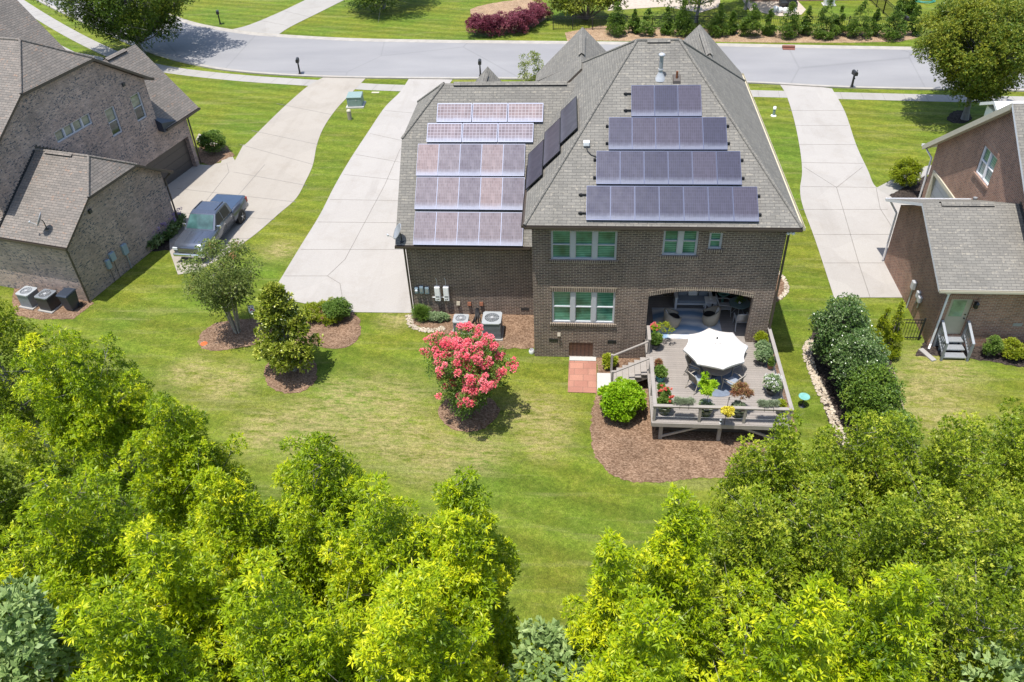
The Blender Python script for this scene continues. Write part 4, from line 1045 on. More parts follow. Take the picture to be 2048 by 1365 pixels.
for k in range(1, 4): mb.obox((M0, 0), (0, 1), gd[0], gd[1], .292, .299, 2.2*k/4-.008, 2.2*k/4+.008, 1)
mb.build('garage_door', ['garage_brown', 'black'], LH)
gutter(LH, (-9.5, -.35), (oe, -.35), ZW-.01, w=.12); gutter(LH, (oe, WD+.35), (-3.9, WD+.35), ZW-.01, w=.12); gutter(LH, (M0+.3, 13.38), (-9, 13.38), EV-.01, w=.12); gutter(LH, (-3.45, 12.97), (-3.45, 16.45), 3.71, w=.12)
downspout(LH, [(.35, -.38, 3.5), (.06, -.06, 3.2), (.06, -.06, 0.05)]); downspout(LH, [(.3, WD+.4, 3.5), (.07, WD+.06, 3.2), (.07, WD+.06, 0.05)]); downspout(LH, [(M0+.5, 15.7, 3.6), (M0+.07, 15.6, 3.3), (M0+.07, 15.6, .05)])
window(LH, (-9.5, 0), (1, 0), 1.4, 3.0, 1.0, 2.6, cols=2, pane='pane_dark', depth=.02, rows=2, mull=.1, sill='slab_white')
for (b, z) in ((2.17, 4.2), (11.2, 7.15)):
    wl = M0 if b > 5 else 0; mb = MB(); mb.obox((wl, 0), (0, 1), b-.1, b+.1, -.10, .0, z-.1, z+.12); mb.build('wall_vent', 'metal_dark', LH, bevel=.02)
# utility boxes on its shaded wall
for b0, b1, z0, z1, lb in ((3.15, 3.5, .95, 1.55, 'large blue-grey electric meter on the shaded wall by the hostas'), (2.2, 2.55, 1.12, 1.6, 'middle blue-grey utility box on the shaded neighbour wall'), (1.82, 2.08, .88, 1.4, 'small blue-grey utility box nearest the dark corner downspout')):
    p = lw(0, b0); r = thing('meter_box', lb, 'meter box', (p[0], p[1], z0), PI/2-TH, 'utility boxes on the left house')
    mb = MB(); mb.box(0, b1-b0, -.16, -.002, 0, z1-z0); mb.build('case', 'meter_blue', r, bevel=.02)
    mb = MB(); x_ = (b1-b0)/2; mb.tube([(x_, -.06, 0), (x_, -.06, -z0+.02)], .035 if b0 > 3 else .012, 8); mb.build('conduit', 'metal_grey' if b0 > 3 else 'black', r)
dish((*lw(-.95, .2)[:2], 4.15), R(-70), 'satellite dish on the low brown roof of the left house')
# its air conditioners and wheeled bin
p = lw(-2.85, -.95); ac_unit(p[0]-.38, p[0]+.38, p[1]-.38, p[1]+.38, .85, 'grey air conditioner with a pale top, farthest from the bin', body='ac_grey', rz=-TH, slats=False, group='air conditioners behind the left house')
p = lw(-1.62, -.95); ac_unit(p[0]-.38, p[0]+.38, p[1]-.38, p[1]+.38, .88, 'dark green-black air conditioner beside the wheeled bin', body='metal_dark', top='ac_grey', rz=-TH, slats=False, group='air conditioners behind the left house')
p = lw(-.42, -.72); bn = thing('wheeled_bin', 'dark navy wheeled rubbish bin at the corner of the left house', 'bin', p, -TH)
mb = MB(); mb.hexa([(-.24, -.26, .06), (.24, -.26, .06), (.24, .26, .06), (-.24, .26, .06)], [(-.32, -.36, .98), (.32, -.36, .98), (.32, .34, .98), (-.32, .34, .98)]); mb.build('body', 'bin_navy', bn, bevel=.03)
mb = MB(); mb.hexa([(-.34, -.42, .985), (.34, -.42, .985), (.34, .36, .985), (-.34, .36, .985)], [(-.31, -.36, 1.06), (.31, -.36, 1.06), (.31, .30, 1.10), (-.31, .30, 1.10)]); mb.build('lid', 'bin_navy', bn, bevel=.03)
mb = MB(); mb.tube([(-.28, .40, 1.0), (.28, .40, 1.0)], .02, 8); mb.build('handle', 'bin_navy', bn)
for s_ in (-1, 1):
    mb = MB(); mb.tube([(s_*.27, .27, .13), (s_*.33, .27, .13)], .13, 14); mb.build('wheel', 'tyre', bn)

# ---------------------------------------------------------------- right neighbour
RH = thing('brick_house', 'red-brown brick house with white trim right of the long driveway', 'house')
RP = 0.485; re_, rb_ = 3.36, 1.1
rz_ = lambda y: re_+RP*(y-rb_)
rry = 5.15
mb = MB()
dr = (18.35, 19.30, .62, 2.62)
mb.wall((18, 1.45), (1, 0), 7, -0.3, 3.4, [(dr[0]-18, dr[1]-18, dr[2], dr[3])], .14)
mb.wall((18, 8.5), (0, -1), 7.05, -0.3, 3.35)
mb.face([(18, 8.5, 3.35), (18, 1.45, 3.35), (18, rry, rz_(rry)-.1)])
mb.wall((21.7, 8.5), (-1, 0), 3.7, -0.2, 3.4)
gdr = (10.3, 14.05, 0.0, 2.32)
mb.wall((21.7, 14.8), (0, -1), 13.3, -0.2, 3.6, [(14.8-gdr[1], 14.8-gdr[0], 0, 2.32)], .25)
win = (14.8-9.85, 14.8-8.25)
HR = 8.0; hz = lambda y: 3.32+.715*(15.76-y)
# upper gable with its window hole
mb.wall((21.7, 14.8), (0, -1), 0.0001, 0, .0001)
z1, z2 = 4.55, 6.02
P = lambda y, z: (21.7, y, z)
mb.face([P(14.8, 3.6), P(9.85, 3.6), P(9.85, hz(9.85)-.12), P(14.8, hz(14.8)-.12)])
mb.face([P(9.85, 3.6), P(8.25, 3.6), P(8.25, z1), P(9.85, z1)])
mb.face([P(9.85, z2), P(8.25, z2), P(8.25, hz(8.25)-.12), P(9.85, hz(9.85)-.12)])
mb.face([P(8.25, 3.6), P(1.5, 3.6), P(1.5, hz(14.5)-.12), P(HR, hz(HR)-.12), P(8.25, hz(8.25)-.12)])
mb.wall((21.7, 14.8), (0, -1), 13.3, 3.6, 3.6001)
mb.face([(30, 14.8, 0), (21.7, 14.8, 0), (21.7, 14.8, 3.8), (30, 14.8, 3.8)])
mb.build('wall', 'brick_red', RH)
mb = MB()
mb.slab([[(17.5, rb_, re_), (26, rb_, re_), (26, rry, rz_(rry)), (17.5, rry, rz_(rry))], [(17.5, rry, rz_(rry)), (26, rry, rz_(rry)), (26, 9.2, re_), (17.5, 9.2, re_)]], .15)
mb.build('garage_roof', ['shingle', 'trim_white'], RH)
mb = MB()
mb.slab([[(21.35, .24, 3.32), (34, .24, 3.32), (34, HR, hz(HR)), (21.35, HR, hz(HR))], [(21.35, HR, hz(HR)), (34, HR, hz(HR)), (34, 15.76, 3.32), (21.35, 15.76, 3.32)]], .16)
mb.build('roof', ['shingle', 'trim_white'], RH)
mb = MB()
for (ya, yb) in ((15.7, HR),):
    mb.hexa([(21.38, ya, 3.10), (21.69, ya, 3.10), (21.69, yb, hz(yb)-.26), (21.38, yb, hz(yb)-.26)], [(21.38, ya, 3.155), (21.69, ya, 3.155), (21.69, yb, hz(yb)-.165), (21.38, yb, hz(yb)-.165)])
    mb.hexa([(21.30, ya, 3.02), (21.345, ya, 3.02), (21.345, yb, hz(yb)-.32), (21.30, yb, hz(yb)-.32)], [(21.30, ya, 3.33), (21.345, ya, 3.33), (21.345, yb, hz(yb)+.01), (21.30, yb, hz(yb)+.01)])
mb.build('rake_board', 'trim_cream', RH)
mb = MB(); vy = rry; p = Vector((18.3, vy, rz_(vy)))
for s_ in (-1, 1):
    a = [(18.3, vy, p.z+.08), (20.6, vy, p.z+.08), (20.6, vy+s_*.18, p.z-.02), (18.3, vy+s_*.18, p.z-.02)]; mb.face(a if s_ < 0 else a[::-1])
    b = [a[3], a[2], (a[2][0], a[2][1], a[2][2]-.06), (a[3][0], a[3][1], a[3][2]-.06)]; mb.face(b if s_ < 0 else b[::-1], 1)
mb.build('ridge_vent', ['shingle', 'dark_void'], RH)
mb = MB()
for k in range(26):
    y = rry-.05-k*.16; mb.box(21.68, 21.715, y-.15, y, rz_(y)-.02, rz_(y)+.18)
tag(mb.build('step_flashing', 'metal_dark', RH), kind='stuff')
gutter(RH, (17.5, rb_), (26, rb_), re_-.01, 'trim_cream'); gutter(RH, (26, 9.2), (17.5, 9.2), re_-.01, 'trim_white'); gutter(RH, (34, 15.76), (21.3, 15.76), 3.31, 'trim_white')
downspout(RH, [(17.95, 1.05, 3.25), (18.1, 1.38, 3.0), (18.1, 1.38, .12), (17.95, 1.1, .06)], 'trim_white'); downspout(RH, [(17.75, 9.25, 3.2), (17.93, 8.56, 2.9), (17.93, 8.56, .08)], 'trim_white'); downspout(RH, [(21.45, 15.7, 3.2), (21.62, 14.88, 2.9), (21.62, 14.88, .08)], 'trim_white')
mb = MB(); mb.box(21.83, 21.9, gdr[0], gdr[1], 0, 2.32)
for k in range(1, 4): mb.box(21.822, 21.829, gdr[0], gdr[1], 2.32*k/4-.01, 2.32*k/4+.01, 1)
mb.build('garage_door', ['frame_white', 'metal_grey'], RH)
mb = MB(); mb.box(21.62, 21.82, gdr[1]-.02, gdr[1]+.16, 0, 2.5); mb.box(21.62, 21.82, gdr[0]-.16, gdr[0]+.02, 0, 2.5); mb.box(21.62, 21.82, gdr[0]+.02, gdr[1]-.02, 2.3, 2.5); mb.build('door_surround', 'trim_cream', RH)
window(RH, (21.7, 14.8), (0, -1), *win, z1, z2, cols=2, pane='pane_right', depth=.08, rows=2, mull=.1, sill='brick_red_soldier', head='brick_red_soldier', frame='trim_white')
# back door with its little stair
dv = MB(); dv.obox((18, 1.45), (1, 0), dr[0]-18, dr[1]-18, .08, .13, dr[2], dr[3]); d_ = dv.build('door', 'door_cream', RH)
gl = MB(); gl.obox((18, 1.45), (1, 0), dr[0]-18+.14, dr[1]-18-.24, .072, .079, 1.62, 2.5); gl.build('pane', 'pane_door', d_)
kn = MB(); kn.blob((dr[1]-.12, 1.47, 1.55), (.035, .05, .035)); kn.blob((dr[1]-.12, 1.49, 1.75), (.03, .03, .03)); kn.build('handle', 'black', d_)
hd = MB(); hd.obox((18, 1.45), (1, 0), dr[0]-18-.15, dr[1]-18+.15, -.012, .03, dr[3]+.001, dr[3]+.22); hd.build('lintel', 'brick_red_soldier', d_)
lp = MB(); q = gy(1950, 613, 1.4); lp.box(q[0]-.06, q[0]+.06, 1.25, 1.45, q[2]-.05, q[2]+.2); lp.hexa([(q[0]-.09, 1.2, q[2]+.2), (q[0]+.09, 1.2, q[2]+.2), (q[0]+.09, 1.42, q[2]+.2), (q[0]-.09, 1.42, q[2]+.2)], [(q[0]-.02, 1.28, q[2]+.3), (q[0]+.02, 1.28, q[2]+.3), (q[0]+.02, 1.34, q[2]+.3), (q[0]-.02, 1.34, q[2]+.3)]); lp.build('wall_lamp', 'black', RH)
vt = MB(); q = gy(2035, 650, 1.45); vt.obox((0, 1.45), (1, 0), q[0]-.2, q[0]+.2, -.012, .01, q[2]-.08, q[2]+.08); vt.build('foundation_vent', 'metal_grey', RH)
fl = MB(); q = gy(1897, 578, 1.2); fl.blob((q[0], 1.2, 3.12), (.08, .08, .08)); fl.blob((q[0]+.12, 1.2, 3.1), (.06, .06, .06)); fl.build('flood_light', 'white', RH)
ch = MB(); q = gx(1952, 399, 21.6); ch.lathe([(.05, -.9), (.05, -.05), (.1, -.04), (.1, .1)], (21.55, q[1], q[2]), 10); ch.build('vent_pipe', 'metal_grey', RH)
# its white front porch gable
mb = MB(); mb.box(27.6, 30.5, 20.2, 22.9, 0, 2.7); mb.build('porch', 'trim_white', RH)
mb = MB(); mb.slab([[(27.3, 19.8, 2.75), (31, 19.8, 2.75), (31, 21.6, 3.5), (27.3, 21.6, 3.5)], [(27.3, 21.6, 3.5), (31, 21.6, 3.5), (31, 23.3, 2.75), (27.3, 23.3, 2.75)]], .2); mb.build('porch_roof', ['trim_white', 'trim_white'], RH)
mb = MB(); mb.wall((24, 14.8), (1, 0), 0, 0, 0)
st = thing('steps', 'grey wooden back-door steps with lattice railings on the right house', 'steps', (18.32, 1.45, 0))
for k in range(3):
    mb = MB(); y1 = -.02-.34*k; mb.box(0, 1.0, y1-.36, y1, .55-.19*k-.05, .55-.19*k); mb.box(.03, .97, y1-.02, y1, .0, .55-.19*k-.051); mb.build('tread', 'metal_grey', st)
for xx in (-.06, 1.06):
    mb = MB(); mb.bar((xx, -.05, 1.48), (xx, -1.1, .98), .11, .05); mb.build('handrail', 'metal_grey', st)
    mb = MB(); mb.bar((xx, -1.08, 0), (xx, -1.08, .98), .09, .09); mb.bar((xx, -.07, 0), (xx, -.07, 1.45), .09, .09)
    mb.bar((xx, -.1, .75), (xx, -1.05, .3), .05, .06)
    for k in range(7):
        y = -.16-.135*k; mb.bar((xx, y, .72-.063*k), (xx, y, 1.42-.063*k), .03, .03)
    mb.build('railing', 'ac_grey', st)
sp = MB(); sp.box(-.12, .12, -.45, .45, 0, .06); tag(sp.build('splash_block', 'concrete', loc=(17.78, .72, 0)), 'pale concrete splash block under the white downspout near the back steps', 'splash block').rotation_euler = (0, 0, R(22))
# meters on its side wall
for y, z, wd_, hg, lb in ((4.36, 1.15, .28, .42, 'pale grey electric meter with a thick riser on the sunlit side wall'), (3.62, 1.18, .2, .32, 'pale grey utility box, upper of the small pair on the side wall'), (3.34, 1.1, .22, .3, 'pale grey utility box, lower of the small pair on the side wall')):
    r = thing('meter_box', lb, 'meter box', (18, y, z), -PI/2, 'utility boxes on the right house')
    mb = MB(); mb.box(-wd_/2, wd_/2, -.17, -.002, 0, hg); mb.build('case', 'metal_light', r, bevel=.02)
    mb = MB(); mb.tube([(0, -.07, 0), (0, -.07, -z+.02 if wd_ > .25 else -.35)], .035 if wd_ > .25 else .03, 8); mb.build('conduit', 'metal_light', r)

# black metal garden fence panels
def fence(name, pts, h, label, sp=.12, mat='black', post_every=1.9, rails=(.12, .82, .96)):
    r = thing(name, label, 'fence', (pts[0][0], pts[0][1], 0))
    o0 = Vector((pts[0][0], pts[0][1], 0)); pk = MB()
    def post(p):
        m2 = MB(); m2.box(p.x-.035, p.x+.035, p.y-.035, p.y+.035, 0, h+.06); m2.build('post', mat, r)
    for a, b in zip(pts, pts[1:]):
        A_, B_ = Vector((*a, 0))-o0, Vector((*b, 0))-o0; L = (B_-A_).length; n = max(1, round(L/post_every))
        for i in range(n+1): post(A_+(B_-A_)*i/n)
        for rr in rails: pk.bar(A_+Vector((0, 0, h*rr)), B_+Vector((0, 0, h*rr)), .03, .035)
        k = int(L/sp)
        for i in range(1, k):
            q = A_+(B_-A_)*i/k; pk.bar(q+Vector((0, 0, .06)), q+Vector((0, 0, h)), .018, .018)
    tag(pk.build('pickets', mat, r), kind='stuff')
    return r
fence('fence', [(16.55, 1.83), (17.72, 1.83)], 1.2, 'short black metal fence between the arborvitae and the right house')
fence('fence', [(-1.0, 47.6), (8, 47.3), (14, 47.0), (22.8, 46.45), (29.7, 46.2)], 1.25, 'long black metal fence behind the row of conical evergreens', sp=.16, post_every=2.0)
fence('fence', [(29.75, 46.5), (29.5, 51.3), (29.3, 57.5)], 1.3, 'black metal fence running away from the street at far right', sp=.16, post_every=2.3)
w_f = thing('lattice_fence', 'weathered wooden lattice fence behind the dark holly hedge', 'fence', (15.42, -1.6, 0), R(-97))
mb = MB()
for k in range(14):
    x = k*.2; mb.bar((x, 0, .05), (x+.9, 0, .95), .03, .03); mb.bar((x+.9, .02, .05), (x, .02, .95), .03, .03)
tag(mb.build('slats', 'wood_weathered', w_f), kind='stuff')
mb = MB()
for z in (.04, .97): mb.bar((0, .01, z), (3.6, .01, z), .05, .06)
mb.build('frame', 'wood_weathered', w_f)
# ---------------------------------------------------------------- the deck
D = thing('deck', 'grey composite deck with railings and stairs behind the brick porch arch', 'deck', (5.05, -5.30, 0))
def dl(x, y, z=0.0): return (x-5.05, y+5.30, z)
mb = MB(); mb.box(0, 5.37, 0, 5.295, 1.05, 1.10); mb.build('floor', 'deck_board', D)
mb = MB(); mb.box(-.03, 5.40, -.045, -.002, .885, 1.085); mb.box(-.045, -.002, 0, 5.28, .885, 1.085); mb.box(5.372, 5.41, 0, 5.28, .885, 1.085); mb.build('fascia', 'deck_wood', D)
for y in (.5, 1.6, 2.7, 3.8): 
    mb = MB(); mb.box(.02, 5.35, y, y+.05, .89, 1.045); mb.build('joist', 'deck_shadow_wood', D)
RT = 1.93
posts = [(5.10, -5.20), (6.88, -5.20), (8.62, -5.20), (10.36, -5.20), (10.36, -3.5), (10.36, -1.8), (10.36, -.10), (5.10, -3.7), (5.10, -2.28), (5.10, -.95), (5.10, -.08)]
for x, y in posts:
    p = dl(x, y); mb = MB(); mb.box(p[0]-.05, p[0]+.05, p[1]-.05, p[1]+.05, 1.101, RT-.045); mb.build('post', 'deck_wood', D, bevel=.006)
def cap(a, b):
    mb = MB(); mb.bar(dl(*a, RT-.02), dl(*b, RT-.02), .15, .045); mb.build('handrail', 'deck_wood', D, bevel=.006)
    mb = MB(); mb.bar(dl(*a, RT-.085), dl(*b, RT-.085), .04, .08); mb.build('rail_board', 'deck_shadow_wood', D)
cap((5.02, -5.20), (10.44, -5.20)); cap((10.36, -5.12), (10.36, .0)); cap((5.10, -5.12), (5.10, -2.22)); cap((5.10, -1.02), (5.10, 0))
for z in (1.32, 1.52, 1.72):
    for a, b in (((5.10, -5.20), (10.36, -5.20)), ((10.36, -5.20), (10.36, 0)), ((5.10, -5.20), (5.10, -2.28)), ((5.10, -.95), (5.10, 0))):
        mb = MB(); mb.tube([dl(*a, z), dl(*b, z)], .006, 4); mb.build('cable', 'metal_grey', D)
for x in (5.44, 7.77, 10.1):
    p = dl(x, -5.08); mb = MB(); mb.box(p[0]-.07, p[0]+.07, p[1]-.07, p[1]+.07, 0, 1.04); mb.build('support_post', 'deck_wood', D)
for x in (5.3, 7.77, 10.1):
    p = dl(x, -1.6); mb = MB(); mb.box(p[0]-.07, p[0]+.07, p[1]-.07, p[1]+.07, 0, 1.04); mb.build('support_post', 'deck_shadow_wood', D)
mb = MB(); mb.bar(dl(5.44, -5.14, .16), dl(7.3, -5.14, .88), .05, .10); mb.build('brace', 'deck_wood', D)
mb = MB(); mb.bar(dl(8.4, -5.14, .86), dl(10.1, -5.14, .16), .05, .10); mb.build('brace', 'deck_wood', D)
# boards closing the space under the deck
for k in range(4):
    mb = MB(); mb.box(.25, 5.2, .62, .65, .06+.22*k, .24+.22*k); mb.build('skirt_board', 'garage_brown', D)
# stairs on its left side
SX = 5.02; SY0, SY1 = -2.22, -1.04
for k in range(6):
    z = 1.10-.158*(k+1); x1 = SX-.252*k; x0 = x1-.267
    mb = MB(); mb.box(*sorted((dl(x0, 0)[0], dl(x1, 0)[0])), dl(0, SY0)[1], dl(0, SY1)[1], z-.04, z); mb.build('tread', 'deck_wood', D)
    mb = MB(); mb.box(dl(x1-.02, 0)[0], dl(x1-.002, 0)[0], dl(0, SY0)[1]+.02, dl(0, SY1)[1]-.02, z, z+.117); mb.build('riser', 'deck_wood', D)
for y in (SY0+.03, SY1-.07):
    poly = [dl(SX, y, 1.05), dl(SX, y, .68), dl(3.64, y, 0.0), dl(3.50, y, 0.0), dl(3.50, y, .10)]
    for k in range(5, -1, -1):
        z = 1.10-.158*(k+1)-.041; poly += [dl(SX-.252*(k+1)+.01, y, z)] if k == 5 else []
        poly += [dl(SX-.252*k-.022, y, z)]
        if k: poly += [dl(SX-.252*k-.022, y, z+.158)]
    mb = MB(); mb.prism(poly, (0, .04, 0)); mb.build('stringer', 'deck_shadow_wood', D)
for y in (SY0+.02, SY1-.02):
    p = dl(3.52, y); mb = MB(); mb.box(p[0]-.05, p[0]+.05, p[1]-.05, p[1]+.05, 0, 1.08); mb.build('post', 'deck_wood', D, bevel=.006)
    mb = MB(); mb.bar(dl(3.54, y, 1.0), dl(5.06, y, 1.86), .09, .05); mb.build('handrail', 'deck_wood', D, bevel=.006)

# ---------------------------------------------------------------- dining set under the parasol
DZ_ = 1.101
mb = MB(); mb.lathe([(1.02, 0), (1.02, .012)], n=48)
tag(mb.build('round_rug', 'rug_slate', loc=(7.83, -2.52, DZ_)), 'round slate blue rug under the deck dining table', 'rug')
U = thing('parasol', 'large white scalloped parasol shading the deck dining table', 'parasol', (7.72, -2.24, DZ_))
mb = MB(); mb.lathe([(.26, .013), (.26, .06), (.06, .1), (.05, .12)], n=20); mb.build('base', 'metal_dark', U)
mb = MB(); mb.lathe([(.024, .1), (.024, 1.86)], n=10); mb.build('pole', 'metal_dark', U)
RU = 1.33; ZT, ZR = 1.86, 1.45; nseg = 8; ph = PI/2+R(6)
mb = MB(); m_, q_ = 7, 8
def up(i, f, rr):
    t0 = ph+2*PI*i/nseg; t1 = ph+2*PI*(i+1)/nseg; a = np.array([math.cos(t0), math.sin(t0)]); b = np.array([math.cos(t1), math.sin(t1)])
    d = a*(1-f)+b*f; sag = 4*f*(1-f); d = d*(1-.06*sag*rr)
    z = ZT-(ZT-ZR)*rr**1.12-.055*sag*math.sin(PI*min(rr, 1)*.9)+.0*sag
    return (d[0]*RU*rr, d[1]*RU*rr, z)
for i in range(nseg):
    vs = [up(i, f, rr) for rr in np.linspace(.10, 1, m_) for f in np.linspace(0, 1, q_)]
    fs = [(r_*q_+c, r_*q_+c+1, (r_+1)*q_+c+1, (r_+1)*q_+c) for r_ in range(m_-1) for c in range(q_-1)]
    mb.mesh(vs, [f[::-1] for f in fs], 0, True)
    e = [up(i, f, 1.0) for f in np.linspace(0, 1, q_)]
    vs = e+[(x*1.012, y*1.012, z-.12-.05*math.sin(PI*k/(q_-1))) for k, (x, y, z) in enumerate(e)]
    mb.mesh(vs, [(c, c+1, q_+c+1, q_+c) for c in range(q_-1)], 0, True)
cn = mb.build('canopy', 'canvas', U); s_ = cn.modifiers.new('t', 'SOLIDIFY'); s_.thickness = .006
mb = MB()
for i in range(nseg):
    t0 = ph+2*PI*i/nseg; t1 = ph+2*PI*(i+1)/nseg
    c0, s0, c1, s1 = math.cos(t0), math.sin(t0), math.cos(t1), math.sin(t1)
    mb.face([(c0*.05, s0*.05, ZT+.05), (c0*.24, s0*.24, ZT-.035), (c1*.24, s1*.24, ZT-.035), (c1*.05, s1*.05, ZT+.05)])
v_ = mb.build('vent', 'canvas', U)
mb = MB(); mb.lathe([(.02, 1.84), (.045, 1.92), (.04, 1.97), (.01, 2.0)], n=10); mb.build('finial', 'metal_dark', U)
for i in range(nseg):
    t0 = ph+2*PI*i/nseg; mb = MB(); mb.tube([(0, 0, ZT-.06), (math.cos(t0)*RU*.98, math.sin(t0)*RU*.98, ZR-.025)], .010, 5); mb.build('rib', 'metal_light', U)
T_ = thing('dining_table', 'round glass-topped deck table with four chairs under the white parasol', 'table', (7.80, -2.42, DZ_+.012))
mb = MB(); mb.lathe([(.62, .70), (.63, .715), (.62, .73)], n=40); mb.build('tabletop', 'chair_mesh', T_)
for k in range(4):
    t = PI/4+PI/2*k; mb = MB(); mb.tube([(math.cos(t)*.45, math.sin(t)*.45, .70), (math.cos(t)*.30, math.sin(t)*.30, .35), (math.cos(t)*.42, math.sin(t)*.42, 0)], .022, 8); mb.build('leg', 'chair_metal', T_)
def patio_chair(loc, rz, label, group, frame='chair_metal', mesh='chair_mesh', cushion=None):
    c = thing('patio_chair', label, 'chair', loc, rz, group)
    # faces +y
    mb = MB(); mb.face([(-.24, -.22, .42), (.24, -.22, .42), (.26, .27, .44), (-.26, .27, .44)]); o = mb.build('seat', mesh, c); s_ = o.modifiers.new('t', 'SOLIDIFY'); s_.thickness = .03
    mb = MB(); vs = []
    for k in range(5):
        f = k/4; vs += [(-.24, -.24-.13*f*f-.03*f, .46+.5*f), (.24, -.24-.13*f*f-.03*f, .46+.5*f)]
    mb.mesh(vs, [(2*k, 2*k+1, 2*k+3, 2*k+2) for k in range(4)], 0, True); o = mb.build('backrest', mesh, c); s_ = o.modifiers.new('t', 'SOLIDIFY'); s_.thickness = .014
    mb = MB(); mb.tube([(-.25, -.22, .43), (-.25, -.30, .72), (-.24, -.41, .97), (-.12, -.43, 1.0), (.12, -.43, 1.0), (.24, -.41, .97), (.25, -.30, .72), (.25, -.22, .43)], .02, 8); mb.build('back_frame', frame, c)
    for s_ in (-1, 1):
        mb = MB(); mb.tube([(s_*.26, .27, .44), (s_*.27, .30, .22), (s_*.27, .31, 0)], .02, 8); mb.build('leg', frame, c)
        mb = MB(); mb.tube([(s_*.25, -.22, .44), (s_*.26, -.30, .20), (s_*.26, -.40, 0)], .02, 8); mb.build('leg', frame, c)
        mb = MB(); mb.tube([(s_*.25, -.29, .66), (s_*.30, -.05, .67), (s_*.31, .18, .65), (s_*.29, .27, .60), (s_*.27, .28, .45)], .022, 8); mb.build('armrest', frame, c)
        mb = MB(); mb.tube([(s_*.25, -.22, .42), (s_*.26, .27, .43)], .018, 6); mb.build('seat_rail', frame, c)
    if cushion:
        mb = MB(); mb.box(-.23, .23, -.2, .25, .445, .50); mb.build('cushion', cushion, c, bevel=.03)
    return c
dg = 'dining chairs under the parasol'
def facing(cx, cy, x, y): return math.atan2(cy-y, cx-x)-PI/2
tc = (7.80, -2.42)
pc0 = patio_chair((6.98, -3.02, DZ_), facing(*tc, 6.98, -3.02), 'tan mesh dining chair at the front left of the deck table', dg, cushion='cushion_grey')
for x, y, lb in ((8.42, -3.08, 'tan mesh dining chair at the front right of the deck table'), (6.98, -2.10, 'tan mesh dining chair half hidden under the left parasol edge'), (8.62, -1.85, 'tan mesh dining chair mostly hidden under the right of the parasol')):
    dup(pc0, (x, y, DZ_), facing(*tc, x, y), lb)

# ---------------------------------------------------------------- porch furniture in the shade of the arch
def rug_mat():
    mt, t, b = _new('rug_wave')
    oc = coord(t)
    dn = nd(t, 'ShaderNodeVectorMath', operation='DISTANCE')
    lk(t, mapping(t, oc, (1, 1.25, 1)), dn.inputs[0]); dn.inputs[1].default_value = (1.45, .0, 0)
    ad = nd(t, 'ShaderNodeMath', operation='MULTIPLY_ADD'); lk(t, noise(t, oc, 1.3, 2), ad.inputs[0]); ad.inputs[1].default_value = .35; lk(t, dn.outputs['Value'], ad.inputs[2])
    wr = nd(t, 'ShaderNodeMath', operation='FRACT'); m2 = nd(t, 'ShaderNodeMath', operation='MULTIPLY'); lk(t, ad.outputs[0], m2.inputs[0]); m2.inputs[1].default_value = .72; lk(t, m2.outputs[0], wr.inputs[0])
    c = ramp(t, wr.outputs[0], [(0.0, (.17, .27, .40)), (.22, (.62, .62, .60)), (.42, (.38, .42, .48)), (.6, (.66, .64, .60)), (.8, (.20, .31, .45)), (1, (.15, .24, .36))])
    lk(t, c, b.inputs['Base Color']); b.inputs['Roughness'].default_value = .95
rug_mat()
mb = MB(); mb.box(0, 3.05, 0, 2.35, 0, .012); tag(mb.build('area_rug', 'rug_wave', loc=(5.45, .30, DZ_)), 'blue and grey rug with curved bands on the porch floor', 'rug')
B_ = thing('sofa', 'white-framed porch sofa with blue-grey cushions against the back wall', 'sofa', (7.35, 2.95, DZ_))
for s_ in (-1, 1):
    mb = MB(); mb.box(s_*.80-.05, s_*.80+.05, -.38, .36, .0, .62); mb.box(s_*.80-.07, s_*.80+.07, -.40, .36, .60, .65); mb.build('armrest', 'trim_white', B_)
mb = MB(); mb.box(-.745, .745, -.38, .36, .26, .34); mb.build('seat_frame', 'trim_white', B_)
mb = MB(); mb.box(-.745, .745, .26, .36, .345, .95); mb.build('backrest', 'trim_white', B_)
mb = MB(); mb.box(-.73, .73, -.39, .25, .345, .50); mb.build('seat_cushion', 'cushion_grey', B_, bevel=.04)
for k, mt in enumerate(('cushion_grey', 'white', 'cushion_grey')):
    mb = MB(); x = -.48+.48*k; mb.hexa([(x-.22, .02, .505), (x+.22, .02, .505), (x+.22, .16, .505), (x-.22, .16, .505)], [(x-.21, .13, .93), (x+.21, .13, .93), (x+.21, .25, .93), (x-.21, .25, .93)]); mb.build('pillow', mt, B_, bevel=.04)
def tub_chair(loc, rz, label, pillow):
    c = thing('tub_chair', label, 'chair', loc, rz, 'tub chairs on the porch')
    mb = MB(); n = 24; vs = []; fs = []
    for i in range(n+1):
        t = R(-150)+R(300)*i/n; bk = (1+math.cos(t))/2; h = .52+.36*bk**1.5
        for rr, z in ((.34, .06), (.40, .30), (.42, h), (.35, h), (.33, .38)): vs.append((-math.cos(t)*rr, math.sin(t)*rr, z))
    for i in range(n):
        for k in range(4): fs.append((i*5+k, i*5+k+1, (i+1)*5+k+1, (i+1)*5+k))
    mb.mesh(vs, fs, 0, True); mb.build('shell', 'wicker_tan', c)
    mb = MB(); mb.lathe([(.30, .0), (.33, .05), (.34, .37)], n=24); mb.build('base', 'wicker_tan', c)
    mb = MB(); mb.lathe([(.30, .37), (.32, .42), (.28, .48)], (.03, 0, 0), 24); mb.build('cushion', 'black', c)
    mb = MB(); mb.hexa([(-.30, -.2, .46), (-.18, -.2, .46), (-.18, .2, .46), (-.30, .2, .46)], [(-.36, -.19, .82), (-.27, -.19, .82), (-.27, .19, .82), (-.36, .19, .82)]); mb.build('pillow', pillow, c, bevel=.04)
    return c
tub_chair((6.28, 1.30, DZ_+.012), R(15), 'tan wicker tub chair at the left of the porch rug', 'white')
